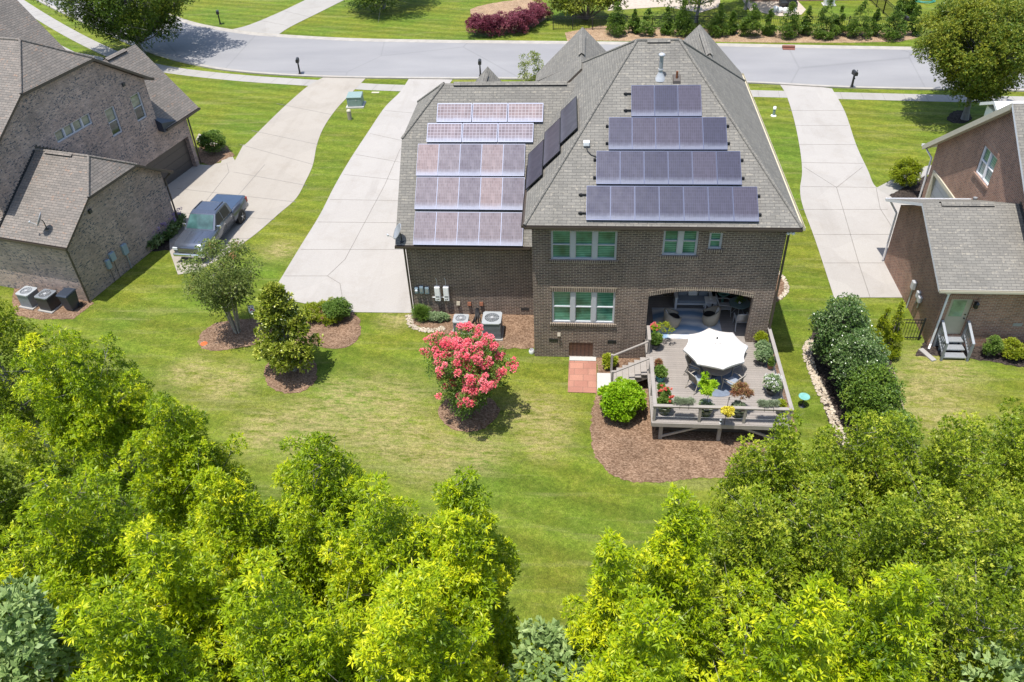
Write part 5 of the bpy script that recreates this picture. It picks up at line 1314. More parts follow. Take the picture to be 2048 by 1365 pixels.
tub_chair((8.02, 1.52, DZ_+.012), R(170), 'tan wicker tub chair at the right of the porch rug', 'white')
X_ = thing('side_table', 'white square side table with crossed legs beside the porch sofa', 'side table', (8.12, 2.55, DZ_))
mb = MB(); mb.box(-.26, .26, -.26, .26, .56, .60); mb.build('tabletop', 'trim_white', X_)
for sx in (-1, 1):
    for sy in (-1, 1): mb = MB(); mb.box(sx*.23-.02, sx*.23+.02, sy*.23-.02, sy*.23+.02, 0, .56); mb.build('leg', 'trim_white', X_)
mb = MB()
for a, b in ((-1, 1), (1, -1)): mb.bar((a*.22, -.23, .04), (b*.22, -.23, .52), .02, .035); mb.bar((-.23, a*.22, .04), (-.23, b*.22, .52), .02, .035)
mb.build('cross_brace', 'trim_white', X_)
R_ = thing('bistro_table', 'round glass bistro table at the right end of the porch', 'table', (9.38, 2.15, DZ_))
mb = MB(); mb.lathe([(.48, .71), (.49, .725), (.48, .74)], n=32); mb.build('tabletop', 'glass_table', R_)
for k in range(3):
    t = R(20)+2*PI*k/3; mb = MB(); mb.tube([(math.cos(t)*.35, math.sin(t)*.35, .71), (math.cos(t)*.12, math.sin(t)*.12, .4), (math.cos(t)*.33, math.sin(t)*.33, 0)], .018, 6); mb.build('leg', 'metal_light', R_)
mb = MB(); mb.lathe([(.06, 0), (.1, .08), (.07, .16)], n=12); v_ = tag(mb.build('vase', 'white', loc=(9.36, 2.12, DZ_+.741)), 'small white vase of greenery on the porch bistro table', 'vase')
patio_chair((9.36, 1.30, DZ_), R(0), 'white metal chair in front of the porch bistro table', 'chairs at the porch bistro table', 'metal_light', 'metal_light')
patio_chair((8.72, 2.30, DZ_), R(-90), 'white metal chair at the left side of the porch bistro table', 'chairs at the porch bistro table', 'metal_light', 'metal_light')
mb = MB(); mb.lathe([(.10, 0), (.24, .05), (.30, .14), (.27, .14), (.2, .08)], n=20, cap1=False); mb.lathe([(.05, -.5), (.07, 0)], n=10)
tag(mb.build('pedestal_bowl', 'teal_dish', loc=(8.78, 3.1, DZ_+.5)), 'teal pedestal bowl by the back wall of the porch', 'bowl')
# ---------------------------------------------------------------- the parked pickup
TK = thing('pickup_truck', 'dark grey crew-cab pickup parked on the left driveway beside the brick wall', 'pickup truck', (-19.30, 10.35, 0), R(-5))
# local: nose toward -y, tail toward +y, length 5.75, width 1.98
def loft(secs, name, mat, parent, smooth_=True, bevel=0.0):
    """secs: list of rings (same point count)"""
    mb = MB(); n = len(secs[0]); vs = [p for s_ in secs for p in s_]; fs = []
    for i in range(len(secs)-1):
        for k in range(n): k2 = (k+1) % n; fs.append((i*n+k, i*n+k2, (i+1)*n+k2, (i+1)*n+k))
    fs.append(tuple(range(n-1, -1, -1))); fs.append(tuple(range((len(secs)-1)*n, len(secs)*n)))
    mb.mesh(vs, fs, 0, smooth_); return mb.build(name, mat, parent, bevel)
def ring(y, hw, z0, z1, crown=.03, tuck=.06):
    return [(-hw+tuck, y, z0), (hw-tuck, y, z0), (hw, y, z0+.22), (hw, y, z0+(z1-z0)*.62), (hw-.035, y, z1-.06), (hw-.10, y, z1), (hw*.45, y, z1+crown), (-hw*.45, y, z1+crown), (-hw+.10, y, z1), (-hw+.035, y, z1-.06), (-hw, y, z0+(z1-z0)*.62), (-hw, y, z0+.22)]
body_r = [ring(-2.86, .80, .50, .86), ring(-2.80, .90, .44, 1.00), ring(-2.55, .965, .42, 1.09, .05), ring(-2.0, .985, .42, 1.14, .06), ring(-1.45, .985, .42, 1.18, .05), ring(-1.25, .985, .42, 1.18, .02), ring(.95, .985, .42, 1.18, .0)]
loft(body_r, 'body', 'paint_truck', TK)
bedr = [ring(.99, .985, .45, 1.22, .0), ring(2.55, .985, .46, 1.24, 0), ring(2.80, .97, .50, 1.24, 0), ring(2.84, .93, .56, 1.20, 0)]
loft(bedr, 'cargo_bed', 'paint_truck', TK)
mb = MB(); mb.box(-.88, .88, 1.05, 2.74, 1.225, 1.26); mb.build('bed_cover', 'bed_cover', TK, bevel=.012)
# cab
cabp = [(-1.32, 1.17), (-.55, 1.83), (-.25, 1.90), (.70, 1.89), (.90, 1.80), (1.02, 1.20)]
vs = []
for y, z in cabp:
    t = (z-1.17)/.73; hw = .94-.20*t; vs.append((-hw, y, z)); vs.append((hw, y, z))
fs = [(2*i, 2*i+1, 2*i+3, 2*i+2) for i in range(5)]+[(0, 2, 4, 6, 8, 10), (11, 9, 7, 5, 3, 1), (1, 0, 10, 11)]
mb = MB(); mb.mesh(vs, [f[::-1] for f in fs], 0); mb.build('cab', 'paint_truck', TK, bevel=.045)
def onp(y, z, s_, d=.012): t = (z-1.17)/.73; return (s_*(.94-.20*t+d), y, z)
w1 = np.array([(-.80, -1.245, 1.235), (.80, -1.245, 1.235), (.70, -.60, 1.79), (-.70, -.60, 1.79)]); nn = np.array([0, -.66, .75])*.012
mb = MB(); mb.face([tuple(p+nn) for p in w1]); mb.build('windscreen', 'windscreen', TK)
mb = MB(); mb.face([(.70, .985, 1.35), (-.70, .985, 1.35), (-.62, .925, 1.76), (.62, .925, 1.76)]); mb.build('rear_window', 'black', TK)
for s_ in (-1, 1):
    for (ya, yb, yc, yd) in ((-1.02, -.14, -.14, -.46), (-.06, .72, .66, -.06)):
        P4 = [onp(ya, 1.25, s_), onp(yb, 1.25, s_), onp(yc, 1.77, s_), onp(yd, 1.77, s_)]
        mb = MB(); mb.face(P4 if s_ > 0 else P4[::-1]); mb.build('side_window', 'black', TK)
    mb = MB(); mb.hexa([(s_*.93, -1.02, 1.16), (s_*1.14, -1.0, 1.16), (s_*1.14, -.88, 1.16), (s_*.93, -.92, 1.16)], [(s_*.93, -1.02, 1.36), (s_*1.16, -1.0, 1.36), (s_*1.16, -.88, 1.36), (s_*.93, -.92, 1.36)]) if s_ > 0 else mb.hexa([(-1.14, -1.0, 1.16), (-.93, -1.02, 1.16), (-.93, -.92, 1.16), (-1.14, -.88, 1.16)], [(-1.16, -1.0, 1.36), (-.93, -1.02, 1.36), (-.93, -.92, 1.36), (-1.16, -.88, 1.36)])
    mb.build('mirror', 'chrome', TK, bevel=.03)
    for y in (-.25, .62):
        mb = MB(); mb.box(*sorted((s_*.985, s_*1.012)), y-.09, y+.09, 1.02, 1.06); mb.build('door_handle', 'chrome', TK)
    for y in (-1.16, -.10, .86):
        mb = MB(); mb.box(*sorted((s_*.984, s_*.988)), y-.006, y+.006, .50, 1.14); mb.build('door_seam', 'black', TK)
    for y in (-1.86, 1.75):
        mb = MB(); mb.tube([(s_*.72, y, .39), (s_*.995, y, .39)], [.45, .45], 26); mb.build('wheel_arch', 'black', TK)
        mb = MB(); mb.tube([(s_*.74, y, .39), (s_*.80, y, .39), (s_*.99, y, .39), (s_*1.02, y, .39)], [.36, .39, .39, .35], 26); wh = mb.build('wheel', 'tyre', TK)
        mb = MB(); mb.tube([(s_*1.00, y, .39), (s_*1.018, y, .39)], [.25, .23], 22); mb.tube([(s_*1.018, y, .39), (s_*1.035, y, .39)], [.07, .05], 12)
        for k in range(5):
            t = 2*PI*k/5; mb.bar((s_*1.024, y+math.cos(t)*.05, .39+math.sin(t)*.05), (s_*1.024, y+math.cos(t)*.23, .39+math.sin(t)*.23), .07, .02)
        mb.build('rim', 'chrome', wh)
    mb = MB(); mb.box(*sorted((s_*.62, s_*.90)), -2.875, -2.80, .78, .95); mb.build('headlight', 'lens_clear', TK, bevel=.02)
    mb = MB(); mb.box(*sorted((s_*.84, s_*.985)), 2.72, 2.86, .84, 1.14); mb.build('tail_light', 'red_lens', TK, bevel=.015)
mb = MB(); mb.box(-.60, .60, -2.885, -2.82, .66, .93); mb.build('grille', 'black', TK, bevel=.02)
for k in range(3):
    mb = MB(); mb.box(-.58, .58, -2.90, -2.886, .70+.08*k, .725+.08*k); mb.build('grille_bar', 'chrome', TK)
mb = MB(); mb.box(-.93, .93, -2.98, -2.83, .42, .63); mb.build('bumper', 'chrome', TK, bevel=.05)
mb = MB(); mb.box(-.93, .93, 2.84, 2.98, .44, .62); mb.build('bumper', 'chrome', TK, bevel=.04)
for s_ in (-1, 1):
    mb = MB(); mb.tube([(s_*.63, -.25, 1.915), (s_*.63, .75, 1.91)], .018, 6); mb.build('roof_rail', 'black', TK)
    mb = MB(); mb.bar((s_*.28, -2.55, 1.145), (s_*.33, -1.5, 1.242), .05, .012); mb.build('hood_crease', 'paint_truck', TK)

# ---------------------------------------------------------------- street furniture
def mailbox(loc, rz, label):
    r = thing('mailbox', label, 'mailbox', loc, rz, 'mailboxes along the street')
    mb = MB(); mb.hexa([(-.07, -.07, 0), (.07, -.07, 0), (.07, .07, 0), (-.07, .07, 0)], [(-.05, -.05, 1.0), (.05, -.05, 1.0), (.05, .05, 1.0), (-.05, .05, 1.0)]); mb.box(-.11, .11, -.11, .11, 0, .06); mb.build('post', 'mailbox_black', r)
    mb = MB(); n = 10; prof = [(-.13, 1.0), (.13, 1.0)]+[(.13*math.cos(t), 1.18+.13*math.sin(t)) for t in np.linspace(0, PI, n)]
    mb.prism([(x, -.30, z) for x, z in prof], (0, .58, 0)); mb.build('box', 'mailbox_black', r, bevel=.012)
    mb = MB(); mb.bar((0, -.22, .75), (0, .16, .98), .05, .05); mb.build('bracket', 'mailbox_black', r)
    mb = MB(); mb.box(.132, .142, -.1, -.06, 1.1, 1.36); mb.box(.132, .142, -.1, .04, 1.30, 1.36); mb.build('flag', 'mailbox_black', r)
    return r
for u, v, rz, lb in ((600, 148, R(12), 'black mailbox on a post beside the left driveway entrance'), (1703, 176, R(8), 'black mailbox on a post beside the right driveway entrance'), (961, 152, R(5), 'black mailbox peeking over the small garage gable'), (441, 49, R(200), 'black mailbox across the street at the far driveway'), (1808, 64, R(190), 'black mailbox at the end of the conical evergreen row')):
    p = g2(u, v); mailbox((p[0], p[1], 0), rz, lb)
TB = thing('transformer_box', 'pale green utility transformer box on a slab between the two driveways', 'transformer box', (-15.45, 29.85, 0), R(3))
mb = MB(); mb.box(-.68, .68, -.62, .62, 0, .10); mb.build('slab', 'slab_white', TB)
mb = MB(); mb.box(-.55, .55, -.48, .48, .10, .78); mb.box(-.50, .50, -.492, -.481, .14, .6); mb.build('cabinet', 'box_green', TB, bevel=.015)
mb = MB(); mb.hexa([(-.58, -.52, .78), (.58, -.52, .78), (.58, .50, .78), (-.58, .50, .78)], [(-.56, -.50, .84), (.56, -.50, .84), (.54, .48, .92), (-.54, .48, .92)]); mb.build('lid', 'box_green', TB, bevel=.015)
mb = MB(); mb.box(.12, .18, -.51, -.493, .55, .64); mb.build('lock', 'metal_light', TB)
PD = thing('utility_pedestal', 'short tan utility pedestal with a pale cap in the grass', 'utility pedestal', (*g2(700, 239), 0))
mb = MB(); mb.lathe([(.16, 0), (.15, .62)], n=12); mb.build('body', 'pipe_tan', PD); mb = MB(); mb.lathe([(.165, .62), (.16, .70), (.10, .74)], n=12); mb.build('cap', 'trim_cream', PD)
PD = thing('marker_post', 'white and green utility marker post in the narrow lawn strip', 'marker post', (*g2(1547, 232), 0))
mb = MB(); mb.lathe([(.10, 0), (.09, .5)], n=12); mb.build('body', 'box_green', PD); mb = MB(); mb.lathe([(.115, .5), (.11, .66), (.05, .70)], n=12); mb.build('cap', 'white', PD); mb = MB(); mb.lathe([(.2, 0), (.16, .06)], n=12); mb.build('collar', 'white', PD)
mb = MB(); mb.box(-.30, .30, -.12, .12, 0, .04); tag(mb.build('valve_cover', 'trim_cream', loc=(*g2(751, 186), 0)), 'small pale utility cover set in the grass by the sidewalk', 'utility cover')
DR = thing('storm_drain', 'rust red storm drain inlet in the far kerb', 'storm drain', (*g2(1577, 98), 0), R(-5))
mb = MB(); mb.box(-.52, .52, .0, .30, .02, .22); mb.build('hood', 'brick_red_plain', DR, bevel=.03); mb = MB(); mb.box(-.50, .50, -.32, -.02, .011, .05); mb.build('grate', 'brick_red_plain', DR)
BB = thing('birdbath', 'turquoise birdbath dish on a thin stand by the deck', 'birdbath', (*g2(1604, 812), 0))
mb = MB(); mb.lathe([(.16, 0), (.12, .04), (.03, .1), (.03, .40), (.08, .46)], n=14); mb.build('stand', 'metal_dark', BB)
mb = MB(); mb.lathe([(.06, .44), (.17, .47), (.235, .54), (.22, .545), (.14, .495), (.001, .48)], n=24, cap1=False); mb.build('bowl', 'teal_dish', BB)
FG = thing('garden_flag', 'small white garden flag with coloured flowers beside the crape myrtle', 'garden flag', (*g2(508, 640), 0), R(10))
mb = MB(); mb.tube([(-.16, 0, 0), (-.16, 0, .92)], .01, 6); mb.tube([(-.16, 0, .9), (.18, 0, .9)], .01, 6); mb.build('pole', 'black', FG)
mb = MB(); mb.box(-.13, .17, -.004, .004, .42, .89); mb.build('cloth', 'white', FG)
mb = MB()
for x, z, r_ in ((-.06, .75, .045), (.09, .76, .04)): mb.lathe([(r_, 0), (r_, .002)], (0, 0, 0), 10); 
mb.v = []; mb.f = []; mb.mi = []; mb.sm = []
for x, z, r_, mi in ((-.06, .76, .04, 0), (.09, .77, .035, 0), (.03, .64, .055, 1), (-.03, .60, .04, 1), (.10, .55, .045, 1)):
    mb.face([(x+r_*math.cos(t), -.006, z+r_*math.sin(t)) for t in np.linspace(0, 2*PI, 11)[:-1]], mi)
mb.build('motif', ['bin_navy', 'petal_pink'], FG)
mb = MB(); p = g2(408, 688); mb.lathe([(.17, 0), (.10, .02)], n=9); tag(mb.build('survey_mark', 'orange_paint', loc=(p[0], p[1], .013)), 'small orange spray-paint mark on the mulch under the crape myrtle', 'paint mark')
# cobbles edging the dark hedge bed and the house corner
def cobbles(path, wd, n, name, seed, label=None):
    rng = np.random.default_rng(seed); P = [np.array(p) for p in smooth(path, 10)]; mb = MB()
    for i in range(n):
        f = rng.random()*(len(P)-2); k = int(f); q = P[k]*(1-f+k)+P[k+1]*(f-k); d = P[k+1]-P[k]; d /= np.linalg.norm(d); s_ = np.array([-d[1], d[0]])
        q = q+s_*rng.uniform(-wd/2, wd/2); r_ = rng.uniform(.035, .085)
        mb.blob((q[0], q[1], r_*.3), (r_*rng.uniform(.8, 1.3), r_*rng.uniform(.8, 1.3), r_*.6), 0, 7, 4)
    return tag(mb.build(name, 'pale_stone'), kind='stuff')
cobbles(px((1625, 682), (1614, 700), (1620, 730), (1634, 765), (1652, 805), (1672, 850), (1695, 895)), .36, 560, 'stone_border', 1)
cobbles(px((1556, 545), (1571, 565), (1571, 585), (1556, 600)), .2, 110, 'stone_border', 2)
cobbles(px((818, 632), (824, 652), (845, 660), (872, 662), (888, 655)), .30, 170, 'stone_border', 3)
# ---------------------------------------------------------------- the garden across the street
mb = MB(); mb.wall((18, 55.6), (1, 0), 16, 0, 3.2); mb.box(18, 34, 55.62, 62, 0, 3.2); tag(mb.build('brick_house', 'brick_red'), 'red brick wall base of the house across the street at the top edge', 'house')
flat('patio', px((1500, 22), (1560, 33), (1603, 30), (1612, 20), (1595, 2), (1480, -5)), .02, 'patio_stone')
flat('patio', px((1215, 22), (1330, 14), (1400, 26), (1440, 14), (1440, -16), (1230, -16)), .02, 'patio_stone')
for (u, v, s_), lb in (((1566, 14, .6), 'dark covered patio chair on the far stone patio'), ((1584, 18, .5), 'dark grill beside the covered chair on the far patio')):
    p = g2(u, v); r = thing('patio_chair' if 'chair' in lb else 'grill', lb, 'chair' if 'chair' in lb else 'grill', (p[0], p[1], .02))
    if 'chair' in lb:
        mb = MB(); mb.box(-.4, .4, -.4, .4, .25, .5); mb.build('seat', 'metal_dark', r, bevel=.04); mb = MB(); mb.box(-.4, .4, .28, .42, .5, 1.0); mb.build('backrest', 'metal_dark', r, bevel=.04)
        for a in (-.34, .34): mb = MB(); mb.box(a-.04, a+.04, -.36, .36, 0, .62); mb.build('armrest', 'metal_dark', r)
    else:
        mb = MB(); mb.box(-.3, .3, -.25, .25, .1, .8); mb.build('body', 'black', r, bevel=.03); mb = MB(); mb.tube([(-.32, 0, .85), (.32, 0, .85)], .24, 14); mb.build('lid', 'metal_dark', r)
        mb = MB(); mb.box(.3, .62, -.2, .2, .75, .8); mb.build('side_shelf', 'metal_grey', r)
rng0 = np.random.default_rng(5)
for k, (u, v) in enumerate(((1550, 24), (1559, 26), (1569, 27), (1577, 27), (1587, 25))):
    p = g2(u, v); mb = MB(); mb.lathe([(.16, 0), (.24, .2), (.22, .42), (.12, .5)], n=12); o = tag(mb.build('garden_pot', 'white', loc=(p[0], p[1], .02)), 'white garden pot in the cluster beside the dark patio seat', 'pot', 'white pots on the far patio')
CB = thing('utility_cabinet', 'white utility cabinet on a pale slab by the far brick wall', 'utility cabinet', (*g2(1657, 10), 0))
mb = MB(); mb.box(-.6, .6, -.5, .5, 0, .08); mb.build('slab', 'slab_white', CB); mb = MB(); mb.box(-.45, .45, -.35, .35, .08, .95); mb.build('case', 'trim_white', CB, bevel=.04); mb = MB(); mb.box(-.38, .38, -.362, -.352, .2, .8); mb.build('door', 'metal_light', CB)
mb = MB(); p = g2(1850, 3); mb.tube([(p[0]+.9*math.cos(t), p[1]+.7*math.sin(t), .04+.03*math.sin(5*t)) for t in np.linspace(0, 2*PI, 40)], .05, 6); mb.tube([(p[0]+.75*math.cos(t), p[1]+.55*math.sin(t), .10) for t in np.linspace(0, 2*PI, 40)], .05, 6)
tag(mb.build('garden_hose', 'hose_green'), 'coiled green garden hose on the far lawn at the top edge', 'hose')
# ---------------------------------------------------------------- foliage materials
leafmat('leaf_gum', (0.075, 0.145, 0.003), (0.315, 0.435, 0.004), (0.74, 0.74, 0.016), 0.42)
leafmat('leaf_oak', (0.070, 0.125, 0.006), (0.230, 0.320, 0.010), (0.56, 0.58, 0.06), 0.38)
leafmat('leaf_blue', (0.13, 0.215, 0.06), (0.25, 0.355, 0.115), (0.42, 0.52, 0.20), 0.35)
leafmat('leaf_dark', (0.040, 0.090, 0.018), (0.095, 0.175, 0.036), (0.27, 0.34, 0.15), 0.22, 0.3, 0.6)
leafmat('leaf_street', (0.05, 0.10, 0.016), (0.125, 0.195, 0.022), (0.33, 0.34, 0.035), 0.35)
leafmat('leaf_crape', (0.085, 0.135, 0.025), (0.185, 0.245, 0.05), (0.38, 0.40, 0.13), 0.35)
leafmat('leaf_tip', (0.34, 0.13, 0.05), (0.42, 0.20, 0.09), (0.38, 0.28, 0.12), 0.3)
leafmat('leaf_magnolia', (0.03, 0.065, 0.010), (0.20, 0.255, 0.016), (0.60, 0.62, 0.12), 0.25, 0.28, 0.6)
leafmat('leaf_lime', (0.14, 0.29, 0.008), (0.27, 0.46, 0.010), (0.46, 0.62, 0.04), 0.4)
leafmat('leaf_green', (0.06, 0.125, 0.018), (0.14, 0.235, 0.035), (0.27, 0.37, 0.08), 0.35)
leafmat('leaf_yellow', (0.17, 0.23, 0.012), (0.30, 0.36, 0.018), (0.46, 0.46, 0.05), 0.35)
leafmat('leaf_cedar', (0.05, 0.105, 0.014), (0.11, 0.19, 0.022), (0.23, 0.31, 0.04), 0.22)
leafmat('leaf_arb', (0.13, 0.19, 0.008), (0.28, 0.34, 0.012), (0.44, 0.46, 0.03), 0.3)
leafmat('leaf_red', (0.11, 0.020, 0.035), (0.22, 0.048, 0.075), (0.38, 0.13, 0.16), 0.3)
leafmat('leaf_maple', (0.16, 0.06, 0.03), (0.30, 0.13, 0.07), (0.34, 0.34, 0.10), 0.35)
leafmat('leaf_silver', (0.12, 0.20, 0.075), (0.26, 0.36, 0.16), (0.55, 0.60, 0.40), 0.3)
leafmat('leaf_lavender', (0.17, 0.22, 0.13), (0.30, 0.36, 0.22), (0.42, 0.46, 0.33), 0.3)
leafmat('bloom_pink', (0.78, 0.09, 0.15), (0.90, 0.22, 0.27), (0.93, 0.42, 0.43), 0.3)
leafmat('bloom_red', (0.60, 0.06, 0.06), (0.72, 0.16, 0.10), (0.80, 0.36, 0.28), 0.3)
leafmat('bloom_yellow', (0.55, 0.48, 0.03), (0.72, 0.62, 0.06), (0.80, 0.74, 0.25), 0.3)
leafmat('bloom_purple', (0.24, 0.17, 0.34), (0.36, 0.26, 0.46), (0.48, 0.40, 0.58), 0.3)
leafmat('bloom_white', (0.55, 0.55, 0.50), (0.70, 0.70, 0.66), (0.80, 0.80, 0.76), 0.3)

def ell_clusters(rng, c, r, n, rc, lo=-1.0, inner=.35):
    d = rng.normal(size=(n*4, 3)); d /= np.linalg.norm(d, axis=1, keepdims=True); d = d[d[:, 2] > lo][:n]
    k = rng.uniform(inner, 1.0, len(d))**.45
    rr = np.maximum(np.array(r)-rc*.8, np.array(r)*.3)
    cl = np.array(c)+d*k[:, None]*rr
    return cl, rc*rng.uniform(.75, 1.2, len(cl))
def cone_clusters(rng, c, r, h, n, rc, top=.58):
    t = rng.random(n)**1.25; a = rng.random(n)*2*PI; pr = r*(1-t)**top*np.clip((t+.10)*6, .5, 1)
    q = np.maximum(pr-rc*.5, 0)*rng.uniform(.3, 1, n)**.4
    cl = np.stack([c[0]+np.cos(a)*q, c[1]+np.sin(a)*q, c[2]+rc*.5+t*(h-rc*.8)], 1)
    return cl, rc*(1-.55*t)*rng.uniform(.8, 1.2, n)
def foliage(parent, cl, rad, mat, per, k, L, W, rng, name='foliage', tint=.45, tip=.25, spread=1.0, droop=.25, upb=.35, squash=.8, jitter=.35):
    C, A, T = clusters_to_sprigs(cl, rad, per, rng, upb, squash, tint, tip)
    return leaf_object(name, mat, C, A, T, k, L, W, rng, parent, spread, droop, jitter)
def stems(parent, base_pts, tips, r0, mat, rng, name='stem', n=6, bend=.1):
    mb = MB()
    for b, t in zip(base_pts, tips):
        b = np.array(b, float); t = np.array(t, float); m_ = (b+t)/2+rng.normal(size=3)*bend*np.linalg.norm(t-b)*.5
        mb.tube([b, m_, t], [r0, r0*.7, r0*.3], n, caps=False)
    return mb.build(name, mat, parent)
SEED = [100]
def shrub(name, label, cat, loc, r, h, mat, n=26, per=60, k=5, L=.09, W=.04, rc=.25, group=None, tint=.45, tip=.25, kind='ball', droop=.2, bark='bark_brown', rz=0.0, upb=.4):
    SEED[0] += 1; rng = np.random.default_rng(SEED[0])
    t = thing(name, label, cat, loc, rz, group)
    rx, ry = (r if isinstance(r, tuple) else (r, r))
    if kind == 'ball': cl, rad = ell_clusters(rng, (0, 0, h*.52), (rx, ry, h*.52), n, rc, -.85)
    else: cl, rad = cone_clusters(rng, (0, 0, 0.02), rx, h, n, rc)
    foliage(t, cl, rad, mat, per, k, L, W, rng, tint=tint, tip=tip, droop=droop, upb=upb)
    if bark:
        pk = cl[rng.permutation(len(cl))[:max(4, n//5)]]
        stems(t, [(rng.normal()*.04, rng.normal()*.04, 0)]*len(pk), pk, .02+.012*h, bark, rng)
    return t
def G(u, v, z=0.0): p = gz(u, v, z); return (float(p[0]), float(p[1]), z)

# ---------------------------------------------------------------- shrubs in the beds and along the drives
shrub('hydrangea_bush', 'large round lime green bush beside the deck stairs', 'bush', (3.90, -3.78, 0), 1.0, 1.62, 'leaf_lime', 90, 70, 5, .105, .07, .25, droop=.1)
shrub('round_bush', 'round dark green bush at the corner of the main driveway', 'bush', (-9.95, 2.62, 0), .75, 1.12, 'leaf_green', 46, 70, 5, .07, .035, .22)
SEED[0] += 1; rng = np.random.default_rng(SEED[0])
pr = thing('flower_clump', 'yellow-green perennial clump with faded pink blooms behind the magnolia', 'flowers', (-10.75, 2.95, 0))
cl = np.stack([rng.uniform(-.95, .95, 46), rng.uniform(-.95, .6, 46), rng.uniform(.15, .42, 46)], 1)
foliage(pr, cl, np.full(46, .2), 'leaf_yellow', 45, 5, .11, .03, rng, tint=.35, droop=.1)
cl2 = np.stack([rng.uniform(-.9, .95, 34), rng.uniform(-1.0, -.2, 34), rng.uniform(.3, .5, 34)], 1); foliage(pr, cl2, np.full(34, .07), 'leaf_maple', 14, 5, .05, .035, rng, name='blossoms', tint=.9)
shrub('round_bush', 'clipped round bush between the neighbour garage door and its walk', 'bush', (21.35, 17.1, 0), 1.0, 1.75, 'leaf_arb', 60, 60, 5, .08, .04, .26, tint=.35, group='clipped round bushes by the neighbour garages')
shrub('round_bush', 'round green bush by the brown garage door corner of the left house', 'bush', (-23.55, 21.6, 0), 1.0, 1.5, 'leaf_green', 56, 60, 5, .085, .045, .26, group='clipped round bushes by the neighbour garages')
shrub('round_bush', 'narrow leaning green bush right of the grey back steps', 'bush', (20.45, .75, 0), .42, 1.15, 'leaf_green', 26, 50, 5, .06, .035, .18, tint=.5)
shrub('round_bush', 'rounded yellow-green bush near the brick wall right of the back steps', 'bush', (21.35, .68, 0), .60, .95, 'leaf_yellow', 34, 50, 5, .06, .035, .2)
shrub('round_bush', 'red-tinged bush cut off by the right edge near the brick wall', 'bush', (22.1, .65, 0), .45, .8, 'leaf_maple', 24, 45, 5, .06, .035, .18)
for (x, y, rx, ry, h, n, lb) in ((13.35, -.30, 1.35, 1.55, 3.7, 130, 'tallest dark holly shrub behind the stone border'), (13.65, -2.1, 1.25, 1.55, 3.2, 115, 'middle dark holly shrub behind the stone border'), (13.85, -3.8, 1.2, 1.5, 2.9, 105, 'lower dark holly shrub in front of the weathered lattice fence'), (14.2, -5.6, 1.2, 1.1, 2.2, 70, 'lowest dark holly shrub beside the oak crowns')):
    shrub('holly_shrub', lb, 'shrub', (x, y, 0), (rx, ry), h, 'leaf_dark' if n > 110 else 'leaf_cedar', n, 58, 5, .09, .05, .42, group='dark holly shrubs by the stone border', tint=.5, tip=.3)
for x, y, h, lb in ((15.35, .45, 2.75, 'yellow-green pointed arborvitae touching the holly'), (15.95, .70, 2.95, 'yellow-green pointed arborvitae beside the short black fence')):
    shrub('arborvitae', lb, 'evergreen', (x, y, 0), .58, h, 'leaf_arb', 64, 70, 5, .06, .025, .26, kind='cone', droop=-.1, upb=.2, group='pair of arborvitae by the fence')
h_ = shrub('hosta_clump', 'leafy hosta bed with pale purple flower spikes between wall and pickup', 'flowers', (-22.35, 10.2, 0), (.85, 2.0), .75, 'leaf_dark', 60, 40, 5, .16, .09, .28, rz=R(-13), bark=None, tint=.6)
rng = np.random.default_rng(9); cl = np.stack([rng.uniform(-.5, .5, 40), rng.uniform(-1.2, 2.0, 40), rng.uniform(.75, 1.1, 40)], 1); foliage(h_, cl, np.full(40, .09), 'bloom_purple', 16, 5, .05, .03, rng, name='blossoms')
shrub('ornamental_grass', 'strappy green grass clump at the garage corner behind the stones', 'grass clump', (-5.75, 2.72, 0), .32, .62, 'leaf_green', 16, 30, 6, .34, .022, .16, droop=-.2, bark=None)
shrub('leafy_perennial', 'pale silvery perennial along the garage wall behind the stones', 'plant', (-5.0, 2.62, 0), (.65, .30), .45, 'leaf_silver', 26, 40, 5, .09, .04, .15, bark=None)
shrub('lime_perennial', 'small lime plant at the foot of the deck stairs', 'plant', (3.45, -.62, 0), .33, .62, 'leaf_yellow', 18, 40, 5, .13, .05, .17, bark=None)

# ---------------------------------------------------------------- pots and planters on the deck
def potted(label, loc, pot, pr_, ph_, mat, r, h, n=16, per=34, k=5, L=.08, W=.035, rc=.13, stem=0.0, bloom=None, nb=14, tint=.45, droop=.2, shape='ball', cat='potted plant'):
    SEED[0] += 1; rng = np.random.default_rng(SEED[0])
    t = thing('potted_plant', label, cat, loc, 0, 'potted plants on the deck')
    mb = MB(); mb.lathe([(pr_*.62, 0), (pr_*.85, ph_*.35), (pr_*1.0, ph_*.8), (pr_*1.04, ph_*.97), (pr_*1.06, ph_), (pr_*.9, ph_), (pr_*.88, ph_*.9)], n=22, cap1=False); mb.build('pot', pot, t)
    mb = MB(); mb.lathe([(pr_*.9, ph_*.88), (pr_*.9, ph_*.9)], n=18, cap0=False); mb.build('soil', 'soil', t)
    c = (0, 0, ph_+stem+h*.5)
    cl, rad = ell_clusters(rng, c, (r, r, h*.55), n, rc, -.9) if shape == 'ball' else cone_clusters(rng, (0, 0, ph_), r, h, n, rc)
    foliage(t, cl, rad, mat, per, k, L, W, rng, tint=tint, droop=droop)
    stems(t, [(0, 0, ph_*.9)]*4, [(0, 0, ph_+stem+.1)]+[tuple(q) for q in cl[:3]], .014, 'bark_brown', rng)
    if bloom:
        d, rr = ell_clusters(rng, c, (r*1.02, r*1.02, h*.58), nb, .03, -.2, .8); foliage(t, d, np.full(len(d), .045), bloom, 12, 5, .045, .04, rng, name='blossoms')
    return t
Zd = 1.101
potted('big green glazed pot of red-flowering mandevilla at the front left deck corner', (5.55, -4.62, Zd), 'pot_green', .30, .42, 'leaf_green', .32, .85, 26, 40, rc=.14, bloom='bloom_red', nb=16, shape='cone')
